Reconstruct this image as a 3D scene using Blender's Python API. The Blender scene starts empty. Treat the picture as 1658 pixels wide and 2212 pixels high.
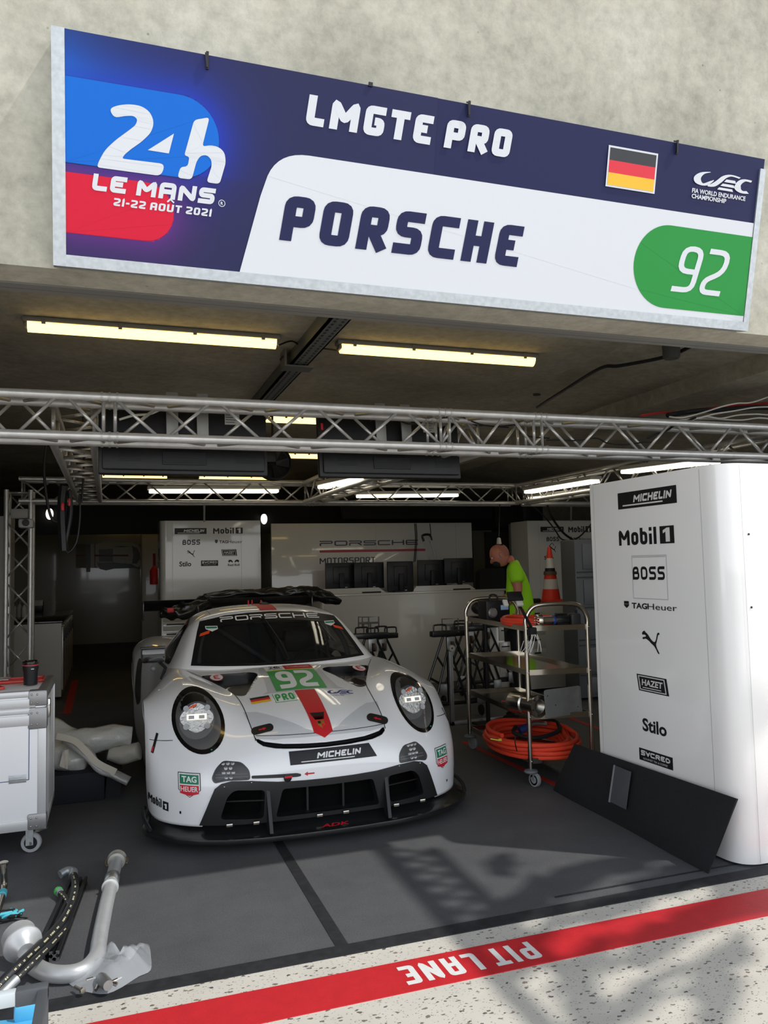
import bpy, bmesh, math, random
from mathutils import Vector, Matrix
from mathutils.bvhtree import BVHTree
from mathutils.geometry import tessellate_polygon
random.seed(7)
scene = bpy.context.scene
COL = scene.collection
PI = math.pi

# ---------------------------------------------------------------- camera
W, H = 1658, 2212
FPX = 1699.757
CAMH = 1.6
RM = Matrix(((0.945059872, 0.000384639753, 0.326897064),
             (-0.326085514, 0.0715391690, 0.942629505),
             (-0.0230233715, -0.997437717, 0.0677342233)))
cam_d = bpy.data.cameras.new('camera')
cam = bpy.data.objects.new('camera', cam_d)
COL.objects.link(cam)
cm = Matrix(((RM[0][0], -RM[0][1], -RM[0][2], 0), (RM[1][0], -RM[1][1], -RM[1][2], 0),
             (RM[2][0], -RM[2][1], -RM[2][2], CAMH), (0, 0, 0, 1)))
cam.matrix_world = cm
cam_d.sensor_fit = 'HORIZONTAL'
cam_d.sensor_width = 36.0
cam_d.lens = FPX * 36.0 / W
cam_d.clip_start = 0.05
cam_d.clip_end = 300
scene.camera = cam

# ---------------------------------------------------------------- light
world = bpy.data.worlds.new('sky')
scene.world = world
world.use_nodes = True
wn = world.node_tree
wn.nodes.clear()
w_out = wn.nodes.new('ShaderNodeOutputWorld')
w_bg = wn.nodes.new('ShaderNodeBackground')
w_tc = wn.nodes.new('ShaderNodeTexCoord')
w_sp = wn.nodes.new('ShaderNodeSeparateXYZ')
w_rp = wn.nodes.new('ShaderNodeValToRGB')
w_rp.color_ramp.elements[0].position = 0.0
w_rp.color_ramp.elements[0].color = (2.0, 2.05, 2.12, 1)
w_rp.color_ramp.elements[1].position = 0.9
w_rp.color_ramp.elements[1].color = (0.20, 0.26, 0.36, 1)
_e = w_rp.color_ramp.elements.new(0.30); _e.color = (1.35, 1.40, 1.50, 1)
_e = w_rp.color_ramp.elements.new(0.55); _e.color = (0.45, 0.52, 0.62, 1)
wn.links.new(w_tc.outputs['Generated'], w_sp.inputs[0])
wn.links.new(w_sp.outputs['Z'], w_rp.inputs[0])
wn.links.new(w_rp.outputs[0], w_bg.inputs[0])
w_bg.inputs[1].default_value = 1.3
wn.links.new(w_bg.outputs[0], w_out.inputs[0])
SUN = Vector((-0.58, 0.42, -1.0))
sun_d = bpy.data.lights.new('sun', 'SUN')
sun_d.energy = 2.6
sun_d.angle = math.radians(0.8)
sun_d.color = (1.0, 0.965, 0.91)
sun = bpy.data.objects.new('sun', sun_d)
sun.rotation_euler = SUN.to_track_quat('-Z', 'Y').to_euler()
sun.location = (6, -4, 10)
COL.objects.link(sun)
scene.view_settings.view_transform = 'Standard'
scene.view_settings.look = 'None'
scene.view_settings.gamma = 1.0
scene.view_settings.use_curve_mapping = False
scene.view_settings.exposure = 0.0

# ---------------------------------------------------------------- helpers
def ray(px, py):
    return RM @ Vector((px - 829.0, py - 1106.0, FPX))
def at(px, py, X=None, Y=None, Z=None):
    """point of the place seen at a pixel, on the plane X=.., Y=.. or Z=.."""
    r = ray(px, py)
    if X is not None: t = X / r.x
    elif Y is not None: t = Y / r.y
    else: t = (Z - CAMH) / r.z
    return Vector((r.x * t, r.y * t, CAMH + r.z * t))

def srgb(c):
    if isinstance(c, str):
        c = [int(c[i:i + 2], 16) / 255 for i in (0, 2, 4)]
    return tuple(x / 12.92 if x <= 0.04045 else ((x + 0.055) / 1.055) ** 2.4 for x in c)
MATS = {}
def mat(name, color, rough=0.5, metal=0.0, coat=0.0, spec=0.5, noise=0.0, nscale=8.0, bump=0.0, bscale=60.0,
        trans=0.0, alpha=1.0, emis=None, estr=0.0, ior=1.45, var=None, aniso=0.0):
    if name in MATS: return MATS[name]
    m = bpy.data.materials.new(name); m.use_nodes = True
    nt = m.node_tree; b = nt.nodes['Principled BSDF']
    c = srgb(color)
    b.inputs['Base Color'].default_value = (*c, 1)
    b.inputs['Roughness'].default_value = rough
    b.inputs['Metallic'].default_value = metal
    b.inputs['Coat Weight'].default_value = coat
    b.inputs['Coat Roughness'].default_value = 0.04
    b.inputs['Specular IOR Level'].default_value = spec
    b.inputs['Transmission Weight'].default_value = trans
    b.inputs['Alpha'].default_value = alpha
    b.inputs['IOR'].default_value = ior
    if emis:
        b.inputs['Emission Color'].default_value = (*srgb(emis), 1)
        b.inputs['Emission Strength'].default_value = estr
    tc = nt.nodes.new('ShaderNodeTexCoord')
    if noise > 0:
        n = nt.nodes.new('ShaderNodeTexNoise'); n.inputs['Scale'].default_value = nscale
        n.inputs['Detail'].default_value = 6
        nt.links.new(tc.outputs['Object'], n.inputs['Vector'])
        mp = nt.nodes.new('ShaderNodeMapRange')
        mp.inputs['From Min'].default_value = 0.3; mp.inputs['From Max'].default_value = 0.7
        mp.inputs['To Min'].default_value = 1 - noise; mp.inputs['To Max'].default_value = 1 + noise
        nt.links.new(n.outputs['Fac'], mp.inputs['Value'])
        vm = nt.nodes.new('ShaderNodeVectorMath'); vm.operation = 'SCALE'
        vm.inputs[0].default_value = c
        nt.links.new(mp.outputs[0], vm.inputs['Scale'])
        nt.links.new(vm.outputs[0], b.inputs['Base Color'])
    if bump > 0:
        n2 = nt.nodes.new('ShaderNodeTexNoise'); n2.inputs['Scale'].default_value = bscale
        n2.inputs['Detail'].default_value = 5
        nt.links.new(tc.outputs['Object'], n2.inputs['Vector'])
        bp = nt.nodes.new('ShaderNodeBump'); bp.inputs['Strength'].default_value = bump
        bp.inputs['Distance'].default_value = 0.01
        nt.links.new(n2.outputs['Fac'], bp.inputs['Height'])
        nt.links.new(bp.outputs[0], b.inputs['Normal'])
    MATS[name] = m
    return m

def tag(o, label=None, cat=None, group=None, kind=None):
    if label: o['label'] = label
    if cat: o['category'] = cat
    if group: o['group'] = group
    if kind: o['kind'] = kind
    return o
ROOT = {}
def thing(name, label, cat, loc=(0, 0, 0), rotz=0.0, group=None):
    o = bpy.data.objects.new(name, None); COL.objects.link(o)
    o.location = loc; o.rotation_euler = (0, 0, rotz)
    o.empty_display_size = 0.05
    ROOT[o.name] = Matrix.Translation(Vector(loc)) @ Matrix.Rotation(rotz, 4, 'Z')
    return tag(o, label, cat, group)
def world_matrix(p):
    M = Matrix.Identity(4)
    while p is not None:
        M = (Matrix.Translation(p.location) @ p.rotation_euler.to_matrix().to_4x4() @ Matrix.Diagonal((*p.scale, 1))) @ M
        p = p.parent
    return M
def link_mesh(name, me, m, parent=None, smooth=False, local=False, origin=True):
    """vertices are in world space unless local (= in the parent's space)"""
    if parent is not None and not local:
        me.transform(world_matrix(parent).inverted())
    o = bpy.data.objects.new(name, me)
    if origin and len(me.vertices):
        n = len(me.vertices)
        xs = [v.co for v in me.vertices]
        lo = Vector((min(v.x for v in xs), min(v.y for v in xs), min(v.z for v in xs)))
        hi = Vector((max(v.x for v in xs), max(v.y for v in xs), max(v.z for v in xs)))
        c = (lo + hi) / 2
        if parent is None: c.z = lo.z
        me.transform(Matrix.Translation(-c)); o.location = c
    COL.objects.link(o)
    if parent is not None: o.parent = parent
    if m is not None:
        for mm in (m if isinstance(m, (list, tuple)) else [m]): me.materials.append(mm)
    if smooth:
        for p in me.polygons: p.use_smooth = True
        if smooth != 'all':
            ang = math.radians(38)
            bm = bmesh.new(); bm.from_mesh(me)
            for e in bm.edges:
                if len(e.link_faces) == 2 and e.calc_face_angle(0) > ang: e.smooth = False
            bm.to_mesh(me); bm.free()
    return o

class MB:
    """collects shapes into one mesh"""
    def __init__(s): s.v = []; s.f = []; s.mi = []
    def add(s, vs, fs, mi=0):
        b = len(s.v); s.v += [Vector(v) for v in vs]
        s.f += [tuple(b + i for i in f) for f in fs]; s.mi += [mi] * len(fs); return s
    def box(s, lo, hi, mi=0, M=None, bev=0.0):
        x0, y0, z0 = lo; x1, y1, z1 = hi
        if bev > 0:
            b = min(bev, abs(x1 - x0) / 2.01, abs(y1 - y0) / 2.01, abs(z1 - z0) / 2.01)
            bm = bmesh.new(); bmesh.ops.create_cube(bm, size=1)
            for v in bm.verts:
                v.co = Vector(((x0 + x1) / 2 + v.co.x * (x1 - x0), (y0 + y1) / 2 + v.co.y * (y1 - y0), (z0 + z1) / 2 + v.co.z * (z1 - z0)))
            bmesh.ops.bevel(bm, geom=bm.edges[:], offset=b, segments=2, profile=0.5, affect='EDGES')
            bmesh.ops.recalc_face_normals(bm, faces=bm.faces)
            vs = [v.co.copy() for v in bm.verts]; fs = [[v.index for v in f.verts] for f in bm.faces]; bm.free()
        else:
            vs = [(x0, y0, z0), (x1, y0, z0), (x1, y1, z0), (x0, y1, z0), (x0, y0, z1), (x1, y0, z1), (x1, y1, z1), (x0, y1, z1)]
            fs = [(3, 2, 1, 0), (4, 5, 6, 7), (0, 1, 5, 4), (1, 2, 6, 5), (2, 3, 7, 6), (3, 0, 4, 7)]
        if M is not None: vs = [M @ Vector(v) for v in vs]
        return s.add(vs, fs, mi)
    def tube(s, pts, r, seg=10, mi=0, cap=True, closed=False):
        pts = [Vector(p) for p in pts]; n = len(pts)
        rr = r if isinstance(r, (list, tuple)) else [r] * n
        up = None; vs = []; fs = []
        for i, p in enumerate(pts):
            if closed: t = pts[(i + 1) % n] - pts[i - 1]
            elif i == 0: t = pts[1] - pts[0]
            elif i == n - 1: t = pts[-1] - pts[-2]
            else: t = (pts[i + 1] - p).normalized() + (p - pts[i - 1]).normalized()
            if t.length < 1e-9: t = Vector((0, 0, 1))
            t.normalize()
            if up is None:
                up = Vector((0, 0, 1)) if abs(t.z) < 0.9 else Vector((1, 0, 0))
            a = (up - t * up.dot(t)); a.normalize(); b = t.cross(a); up = a
            for k in range(seg):
                th = 2 * PI * k / seg
                vs.append(p + (a * math.cos(th) + b * math.sin(th)) * rr[i])
        m = n if closed else n - 1
        for i in range(m):
            j = (i + 1) % n
            for k in range(seg):
                k2 = (k + 1) % seg
                fs.append((i * seg + k, j * seg + k, j * seg + k2, i * seg + k2))
        if cap and not closed:
            fs.append(tuple(range(seg))); fs.append(tuple((n - 1) * seg + k for k in reversed(range(seg))))
        return s.add(vs, fs, mi)
    def lathe(s, prof, M=None, seg=24, mi=0):
        """prof: list of (r, z)"""
        vs = []; fs = []; n = len(prof)
        for r, z in prof:
            for k in range(seg):
                th = 2 * PI * k / seg
                vs.append(Vector((r * math.cos(th), r * math.sin(th), z)))
        for i in range(n - 1):
            for k in range(seg):
                k2 = (k + 1) % seg
                fs.append((i * seg + k, i * seg + k2, (i + 1) * seg + k2, (i + 1) * seg + k))
        if prof[0][0] > 1e-5: fs.append(tuple(reversed(range(seg))))
        if prof[-1][0] > 1e-5: fs.append(tuple((n - 1) * seg + k for k in range(seg)))
        if M is not None: vs = [M @ v for v in vs]
        return s.add(vs, fs, mi)
    def prism(s, poly, d, M=None, mi=0):
        """poly: 2D outline (x, y), extruded from z=0 to z=d"""
        n = len(poly)
        tris = tessellate_polygon([[Vector((x, y, 0)) for x, y in poly]])
        vs = [Vector((x, y, 0)) for x, y in poly] + [Vector((x, y, d)) for x, y in poly]
        fs = [tuple(reversed(t)) for t in tris] + [tuple(i + n for i in t) for t in tris]
        for i in range(n):
            j = (i + 1) % n; fs.append((i, j, j + n, i + n))
        if M is not None: vs = [M @ v for v in vs]
        return s.add(vs, fs, mi)
    def quad(s, a, b, c, d, mi=0): return s.add([a, b, c, d], [(0, 1, 2, 3)], mi)
    def sphere(s, c, r, seg=16, rings=10, mi=0, M=None, sc=(1, 1, 1)):
        prof = [(math.sin(PI * i / rings), -math.cos(PI * i / rings)) for i in range(rings + 1)]
        T = Matrix.Translation(Vector(c)) @ (M or Matrix.Identity(4)) @ Matrix.Diagonal((r * sc[0], r * sc[1], r * sc[2], 1))
        return s.lathe(prof, T, seg, mi)
    def mesh(s, name='m', fix=True):
        me = bpy.data.meshes.new(name)
        me.from_pydata([tuple(v) for v in s.v], [], s.f)
        for p, i in zip(me.polygons, s.mi): p.material_index = i
        if fix:
            bm = bmesh.new(); bm.from_mesh(me)
            bmesh.ops.remove_doubles(bm, verts=bm.verts, dist=1e-6)
            bmesh.ops.recalc_face_normals(bm, faces=bm.faces)
            bm.to_mesh(me); bm.free()
        me.update(); return me
    def build(s, name, m, parent=None, smooth=True, local=False, label=None, fix=True, kind=None):
        o = link_mesh(name, s.mesh(name, fix), m, parent, smooth, local)
        if label: o['label'] = label
        if kind: o['kind'] = kind
        return o

def align(p, d, up=(0, 0, 1)):
    """matrix whose +z axis points along d, at p"""
    d = Vector(d).normalized(); up = Vector(up)
    if abs(d.dot(up)) > 0.98: up = Vector((0, 1, 0))
    x = up.cross(d).normalized(); y = d.cross(x)
    return Matrix(((x.x, y.x, d.x, p[0]), (x.y, y.y, d.y, p[1]), (x.z, y.z, d.z, p[2]), (0, 0, 0, 1)))
def frame_matrix(o, ex, ey):
    """x, y plane axes at origin o; +z = ex x ey"""
    ex = Vector(ex).normalized(); ey = Vector(ey); ey = (ey - ex * ey.dot(ex)).normalized(); ez = ex.cross(ey)
    return Matrix(((ex.x, ey.x, ez.x, o[0]), (ex.y, ey.y, ez.y, o[1]), (ex.z, ey.z, ez.z, o[2]), (0, 0, 0, 1)))
def smooth_path(pts, n=6, closed=False):
    """Catmull-Rom"""
    P = [Vector(p) for p in pts]; out = []; m = len(P)
    rng = range(m if closed else m - 1)
    for i in rng:
        if closed: p0, p1, p2, p3 = P[i - 1], P[i], P[(i + 1) % m], P[(i + 2) % m]
        else: p0, p1, p2, p3 = P[max(i - 1, 0)], P[i], P[i + 1], P[min(i + 2, m - 1)]
        for k in range(n):
            t = k / n
            out.append(0.5 * ((2 * p1) + (p2 - p0) * t + (2 * p0 - 5 * p1 + 4 * p2 - p3) * t * t + (3 * p1 - p0 - 3 * p2 + p3) * t ** 3))
    if not closed: out.append(P[-1])
    return out
def copy_tree(o, parent=None, loc=None, label=None):
    c = o.copy(); COL.objects.link(c); c.parent = parent
    if loc is not None: c.location = loc
    if label: c['label'] = label
    for ch in list(o.children): copy_tree(ch, c)
    return c

# ---------------------------------------------------------------- flat shapes and lettering
def round_poly(poly, r, seg=4, closed=True):
    """round the corners of a 2D polyline / polygon"""
    out = []; n = len(poly); P = [Vector((p[0], p[1])) for p in poly]
    for i, p in enumerate(P):
        if not closed and i in (0, n - 1): out.append((p.x, p.y)); continue
        a = P[i - 1]; b = P[(i + 1) % n]
        da = a - p; db = b - p
        if da.length < 1e-9 or db.length < 1e-9: out.append((p.x, p.y)); continue
        k = min(r, da.length * 0.49, db.length * 0.49)
        s = p + da.normalized() * k; e = p + db.normalized() * k
        if da.normalized().dot(db.normalized()) < -0.995: out.append((p.x, p.y)); continue
        for j in range(seg + 1):
            t = j / seg; q = s * (1 - t) ** 2 + p * (2 * t * (1 - t)) + e * t * t
            out.append((q.x, q.y))
    return out
def ribbon(pl, w):
    """flat stroke of width w along a 2D polyline: one rectangle per segment and a mitred wedge per joint"""
    P = [Vector((p[0], p[1])) for p in pl]
    Q = [P[0]]
    for p in P[1:]:
        if (p - Q[-1]).length > 1e-7: Q.append(p)
    P = Q
    closed = len(P) > 2 and (P[0] - P[-1]).length < 1e-6
    if closed: P = P[:-1]
    n = len(P); vs = []; fs = []; h = w / 2
    def face(pts):
        fs.append(tuple(range(len(vs), len(vs) + len(pts)))); vs.extend([(p.x, p.y) for p in pts])
    for i in range(n if closed else n - 1):
        a, b = P[i], P[(i + 1) % n]; d = (b - a).normalized(); m = Vector((-d.y, d.x)) * h
        face([a - m, b - m, b + m, a + m])
    for i in range(n):
        if not closed and i in (0, n - 1): continue
        d1 = (P[i] - P[i - 1]).normalized(); d2 = (P[(i + 1) % n] - P[i]).normalized()
        cr = d1.x * d2.y - d1.y * d2.x
        if abs(cr) < 1e-4: continue
        s = -1 if cr > 0 else 1
        n1 = Vector((-d1.y, d1.x)) * h * s; n2 = Vector((-d2.y, d2.x)) * h * s
        mm = (n1 + n2)
        if mm.length < 1e-6: continue
        mm.normalize(); k = h / max(mm.dot(n1) / h, 0.45)
        pts = [P[i], P[i] + n1, P[i] + mm * k, P[i] + n2]
        if s > 0: pts.reverse()
        face(pts)
    return vs, fs
# glyphs: strokes in a box 0..w, 0..1 (centre lines are inset by half the stroke when drawn)
G = {
 'A': (1, [[(0, 0), (0, 1), (1, 1), (1, 0)], [(0, .42), (1, .42)]]),
 'B': (1, [[(0, 0), (0, 1), (.88, 1), (.88, .53), (0, .53)], [(0, 0), (1, 0), (1, .53), (.5, .53)]]),
 'C': (1, [[(1, 1), (0, 1), (0, 0), (1, 0)]]),
 'D': (1, [[(0, 0), (0, 1), (.62, 1), (1, .72), (1, .28), (.62, 0), (0, 0)]]),
 'E': (.92, [[(1, 1), (0, 1), (0, 0), (1, 0)], [(0, .52), (.9, .52)]]),
 'F': (.9, [[(1, 1), (0, 1), (0, 0)], [(0, .5), (.88, .5)]]),
 'G': (1, [[(1, 1), (0, 1), (0, 0), (1, 0), (1, .48), (.5, .48)]]),
 'H': (1, [[(0, 0), (0, 1)], [(1, 0), (1, 1)], [(0, .52), (1, .52)]]),
 'I': (0, [[(0, 0), (0, 1)]]),
 'J': (.8, [[(1, 1), (1, 0), (0, 0)]]),
 'K': (1, [[(0, 0), (0, 1)], [(1, 1), (.1, .5), (1, 0)]]),
 'L': (.85, [[(0, 1), (0, 0), (1, 0)]]),
 'M': (1.35, [[(0, 0), (0, 1), (.5, .3), (1, 1), (1, 0)]]),
 'N': (1.05, [[(0, 0), (0, 1), (1, 0), (1, 1)]]),
 'O': (1, [[(0, .5), (0, 1), (1, 1), (1, 0), (0, 0), (0, .5)]]),
 'P': (1, [[(0, 0), (0, 1), (1, 1), (1, .42), (0, .42)]]),
 'R': (1, [[(0, 0), (0, 1), (1, 1), (1, .45), (0, .45)], [(.45, .45), (1, 0)]]),
 'S': (1, [[(1, 1), (0, 1), (0, .52), (1, .52), (1, 0), (0, 0)]]),
 'T': (.95, [[(0, 1), (1, 1)], [(.5, 1), (.5, 0)]]),
 'U': (1, [[(0, 1), (0, 0), (1, 0), (1, 1)]]),
 'V': (1, [[(0, 1), (.5, 0), (1, 1)]]),
 'W': (1.4, [[(0, 1), (.25, 0), (.5, .7), (.75, 0), (1, 1)]]),
 'X': (1, [[(0, 0), (1, 1)], [(0, 1), (1, 0)]]),
 'Y': (1, [[(0, 1), (.5, .5), (1, 1)], [(.5, .5), (.5, 0)]]),
 'Z': (1, [[(0, 1), (1, 1), (0, 0), (1, 0)]]),
 '0': (.95, [[(0, .5), (0, 1), (1, 1), (1, 0), (0, 0), (0, .5)]]),
 '1': (.35, [[(0, .85), (1, 1), (1, 0)]]),
 '2': (.95, [[(0, 1), (1, 1), (1, .53), (0, .28), (0, 0), (1, 0)]]),
 '9': (.95, [[(0, 0), (1, 0), (1, 1), (0, 1), (0, .45), (1, .45)]]),
 '-': (.5, [[(0, .45), (1, .45)]]),
 '/': (.5, [[(0, 0), (1, 1)]]), ' ': (.45, []),
 'o': (.85, [[(0, .35), (0, .72), (1, .72), (1, 0), (0, 0), (0, .35)]]), 'b': (.85, [[(0, 1), (0, 0), (1, 0), (1, .72), (0, .72)]]),
 'i': (0, [[(0, 0), (0, .66)], [(0, .86), (0, 1)]]), 'l': (0, [[(0, 0), (0, 1)]]),
}
def letters(text, h, w, sw, gap=None, shear=0.0, r=0.25, glyphs=None):
    """2D stroke lettering -> (verts, faces, total width). h height, w nominal width, sw stroke"""
    vs = []; fs = []; x = 0.0; gap = sw * 0.7 if gap is None else gap
    gl = glyphs or G
    for ch in text:
        hat = ch == 'Û'
        gw, st = gl['U' if hat else ch]
        cw = max(w * gw - sw, 0) if gw > 0 else 0.0
        if hat: st = st + [[(.15, 1.22), (.5, 1.42), (.85, 1.22)]]
        for pl in st:
            pts = [(x + sw / 2 + px * cw, sw / 2 + py * (h - sw)) for px, py in pl]
            closed = pl[0] == pl[-1]
            if closed:
                pts = round_poly(pts[:-1], r * w, 4, True); pts.append(pts[0])
            elif len(pts) > 2: pts = round_poly(pts, r * w, 4, False)
            # square the open ends out to the letter's edge
            if not closed and len(pts) >= 2:
                for e, q in ((0, 1), (-1, -2)):
                    a = Vector(pts[e]); b = Vector(pts[q]); d = (a - b).normalized()
                    on_edge = (abs(d.y) > 0.5 and (pl[e][1] in (0, 1))) or (abs(d.x) > 0.5 and pl[e][0] in (0, 1))
                    if on_edge: a = a + d * sw / 2; pts[e] = (a.x, a.y)
            v, f = ribbon(pts, sw if not hat or pl[0][1] < 1.1 else sw * .8)
            b = len(vs); vs += v; fs += [tuple(b + i for i in q) for q in f]
        x += (cw + sw + gap) if st else (w * gw)
    vs = [(a + b * shear, b) for a, b in vs]
    return vs, fs, x - gap
def text2d(s, size, bold=0.0, sx=1.0, shear=0.0, align_x='LEFT', spacing=1.0):
    """built-in font lettering as a flat mesh -> (verts, faces, width)"""
    cu = bpy.data.curves.new('t', 'FONT'); cu.body = s; cu.size = size; cu.offset = min(bold, .03); cu.resolution_u = 3
    cu.space_character = spacing
    ob = bpy.data.objects.new('t', cu); COL.objects.link(ob)
    dg = bpy.context.evaluated_depsgraph_get()
    me = bpy.data.meshes.new_from_object(ob.evaluated_get(dg))
    vs = [(v.co.x * sx + v.co.y * shear, v.co.y) for v in me.vertices]
    fs = [tuple(p.vertices) for p in me.polygons]
    bpy.data.objects.remove(ob); bpy.data.curves.remove(cu); bpy.data.meshes.remove(me)
    w = max((v[0] for v in vs), default=0) - min((v[0] for v in vs), default=0)
    x0 = min((v[0] for v in vs), default=0)
    return [(a - x0, b) for a, b in vs], fs, w
def fill2d(polys):
    """filled outlines with holes (even-odd): polys = list of 2D loops -> (verts, faces)"""
    flat = [p for pl in polys for p in pl]
    tris = tessellate_polygon([[Vector((x, y, 0)) for x, y in pl] for pl in polys])
    return list(flat), [tuple(t) for t in tris]
def one2d(): return fill2d([[(.38, 0), (.9, 0), (.9, 1), (.55, 1), (.05, .82), (.05, .60), (.38, .72)]])
def scale2d(vf, sx, sy, ox=0, oy=0):
    return [(x * sx + ox, y * sy + oy) for x, y in vf[0]], vf[1]
def fit2d(vf, x0, y0, x1, y1):
    """stretch a flat shape into the box"""
    xs = [v[0] for v in vf[0]]; ys = [v[1] for v in vf[0]]
    ax, bx, ay, by = min(xs), max(xs), min(ys), max(ys)
    return [(x0 + (x - ax) / (bx - ax) * (x1 - x0), y0 + (y - ay) / max(by - ay, 1e-9) * (y1 - y0)) for x, y in vf[0]], vf[1]
def rect2d(x0, y0, x1, y1): return [(x0, y0), (x1, y0), (x1, y1), (x0, y1)], [(0, 1, 2, 3)]
def join2d(*lst):
    vs = []; fs = []
    for l in lst:
        b = len(vs); vs += list(l[0]); fs += [tuple(b + i for i in f) for f in l[1]]
    return vs, fs
def ell(cx, cy, rx, ry=None, n=24, a0=0.0, a1=2 * PI):
    ry = ry or rx
    full = abs(a1 - a0 - 2 * PI) < 1e-6
    return [(cx + rx * math.cos(a0 + (a1 - a0) * k / (n if full else n - 1)), cy + ry * math.sin(a0 + (a1 - a0) * k / (n if full else n - 1))) for k in range(n)]
def sheet(vf, M, name, m, parent=None, thick=0.0, local=False, label=None, stack=True):
    """a flat sticker / cut-out placed with matrix M (its z axis = outward)"""
    b = MB()
    if stack:                       # overlapping strokes: each facet a hair above the last
        for k, f in enumerate(vf[1]):
            b.add([M @ Vector((vf[0][i][0], vf[0][i][1], (k % 9) * 0.00004)) for i in f], [tuple(range(len(f)))])
    else:
        b.add([M @ Vector((x, y, 0.0)) for x, y in vf[0]], [tuple(f) for f in vf[1]])
    me = b.mesh(name, fix=False)
    if thick > 0:
        bm = bmesh.new(); bm.from_mesh(me)
        bmesh.ops.remove_doubles(bm, verts=bm.verts, dist=1e-6)
        bmesh.ops.recalc_face_normals(bm, faces=bm.faces)
        nz = (M.to_3x3() @ Vector((0, 0, 1))).normalized()
        r = bmesh.ops.extrude_face_region(bm, geom=bm.faces[:])
        for v in [g for g in r['geom'] if isinstance(g, bmesh.types.BMVert)]: v.co += nz * thick
        bmesh.ops.recalc_face_normals(bm, faces=bm.faces)
        bm.to_mesh(me); bm.free()
    o = link_mesh(name, me, m, parent, False, local)
    if label: o['label'] = label
    return o

# ---------------------------------------------------------------- common materials
M_white = mat('white_panel', 'e6e7e8', 0.32, coat=0.4)
M_white_gloss = mat('white_gloss', 'd6d6d4', 0.15, coat=0.8)
M_black = mat('black_plastic', '121316', 0.45)
M_blackrub = mat('black_rubber', '161719', 0.8)
M_blackgloss = mat('black_gloss', '0a0a0c', 0.12, coat=1.0)
M_ink = mat('black_ink', '141417', 0.5)
M_wink = mat('white_ink', 'e4e6e6', 0.5)
M_alu = mat('brushed_aluminium', 'c2c2c0', 0.34, 1.0, bump=0.05, bscale=200)
M_alud = mat('dull_aluminium', 'a4a6a6', 0.45, 0.9, noise=0.08, nscale=30)
M_steel = mat('stainless_steel', 'c9c3b8', 0.22, 1.0)
M_galv = mat('galvanised_steel', 'b3b8bb', 0.45, 0.75, noise=0.12, nscale=40)
M_chrome = mat('chrome', 'dcdcdc', 0.08, 1.0)
M_red = mat('red_paint', 'c3202b', 0.45)
M_orange = mat('orange_rubber', 'e2452b', 0.45, coat=0.1)
M_glass = mat('clear_plastic', 'f2f4f6', 0.05, trans=1.0, ior=1.3)
M_dark = mat('dark_metal', '2a2b2d', 0.5, 0.6)
M_grey = mat('grey_plastic', '6d7073', 0.5)

# ================================================================ THE SETTING
TILT = math.tan(math.radians(12.7))
YW = 3.25                         # foot of the facade beam (its front edge)
ZS = CAMH + 0.365 * YW            # underside of the facade beam
def node_mat(name):
    m = bpy.data.materials.new(name); m.use_nodes = True
    nt = m.node_tree; return m, nt, nt.nodes['Principled BSDF']
def N(nt, t, **kw):
    n = nt.nodes.new(t)
    for k, v in kw.items():
        if k in n.inputs: n.inputs[k].default_value = v
        else: setattr(n, k, v)
    return n
def ramp(nt, fac, stops):
    r = nt.nodes.new('ShaderNodeValToRGB')
    while len(r.color_ramp.elements) < len(stops): r.color_ramp.elements.new(0.5)
    for e, (p, c) in zip(r.color_ramp.elements, stops):
        e.position = p; e.color = (*srgb(c), 1)
    nt.links.new(fac, r.inputs[0]); return r.outputs[0]
def mixc(nt, fac, a, b, mode='MIX'):
    m = nt.nodes.new('ShaderNodeMix'); m.data_type = 'RGBA'; m.blend_type = mode
    for s, v in ((m.inputs[0], fac), (m.inputs[6], a), (m.inputs[7], b)):
        if hasattr(v, 'links') or hasattr(v, 'is_output'): nt.links.new(v, s)
        else: s.default_value = v if not isinstance(v, str) else (*srgb(v), 1)
    return m.outputs[2]
# weathered board-marked concrete
def concrete(name, base, dark, light, spots=True):
    m, nt, b = node_mat(name)
    tc = N(nt, 'ShaderNodeTexCoord')
    n1 = N(nt, 'ShaderNodeTexNoise', Scale=1.4, Detail=8.0, Roughness=0.62)
    n2 = N(nt, 'ShaderNodeTexNoise', Scale=14.0, Detail=8.0, Roughness=0.7)
    n3 = N(nt, 'ShaderNodeTexVoronoi', Scale=7.0)
    for n in (n1, n2, n3): nt.links.new(tc.outputs['Object'], n.inputs['Vector'])
    c1 = ramp(nt, n1.outputs['Fac'], [(0.3, dark), (0.52, base), (0.72, light)])
    c2 = ramp(nt, n2.outputs['Fac'], [(0.3, 'c8c8c8'), (0.62, 'ffffff')])
    c = mixc(nt, 0.75, c1, c2, 'MULTIPLY')
    if spots:
        c3 = ramp(nt, n3.outputs['Distance'], [(0.02, '6d6a60'), (0.05, 'ffffff')])
        c = mixc(nt, 0.55, c, c3, 'MULTIPLY')
    nt.links.new(c, b.inputs['Base Color']); b.inputs['Roughness'].default_value = 0.85
    bp = N(nt, 'ShaderNodeBump', Strength=0.25, Distance=0.01)
    nt.links.new(n2.outputs['Fac'], bp.inputs['Height']); nt.links.new(bp.outputs[0], b.inputs['Normal'])
    return m
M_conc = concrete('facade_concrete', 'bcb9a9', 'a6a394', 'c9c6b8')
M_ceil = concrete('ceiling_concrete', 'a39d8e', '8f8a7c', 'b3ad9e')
M_wallc = concrete('garage_wall_concrete', '7f7b70', '6c685e', '8e8a7e')
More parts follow.
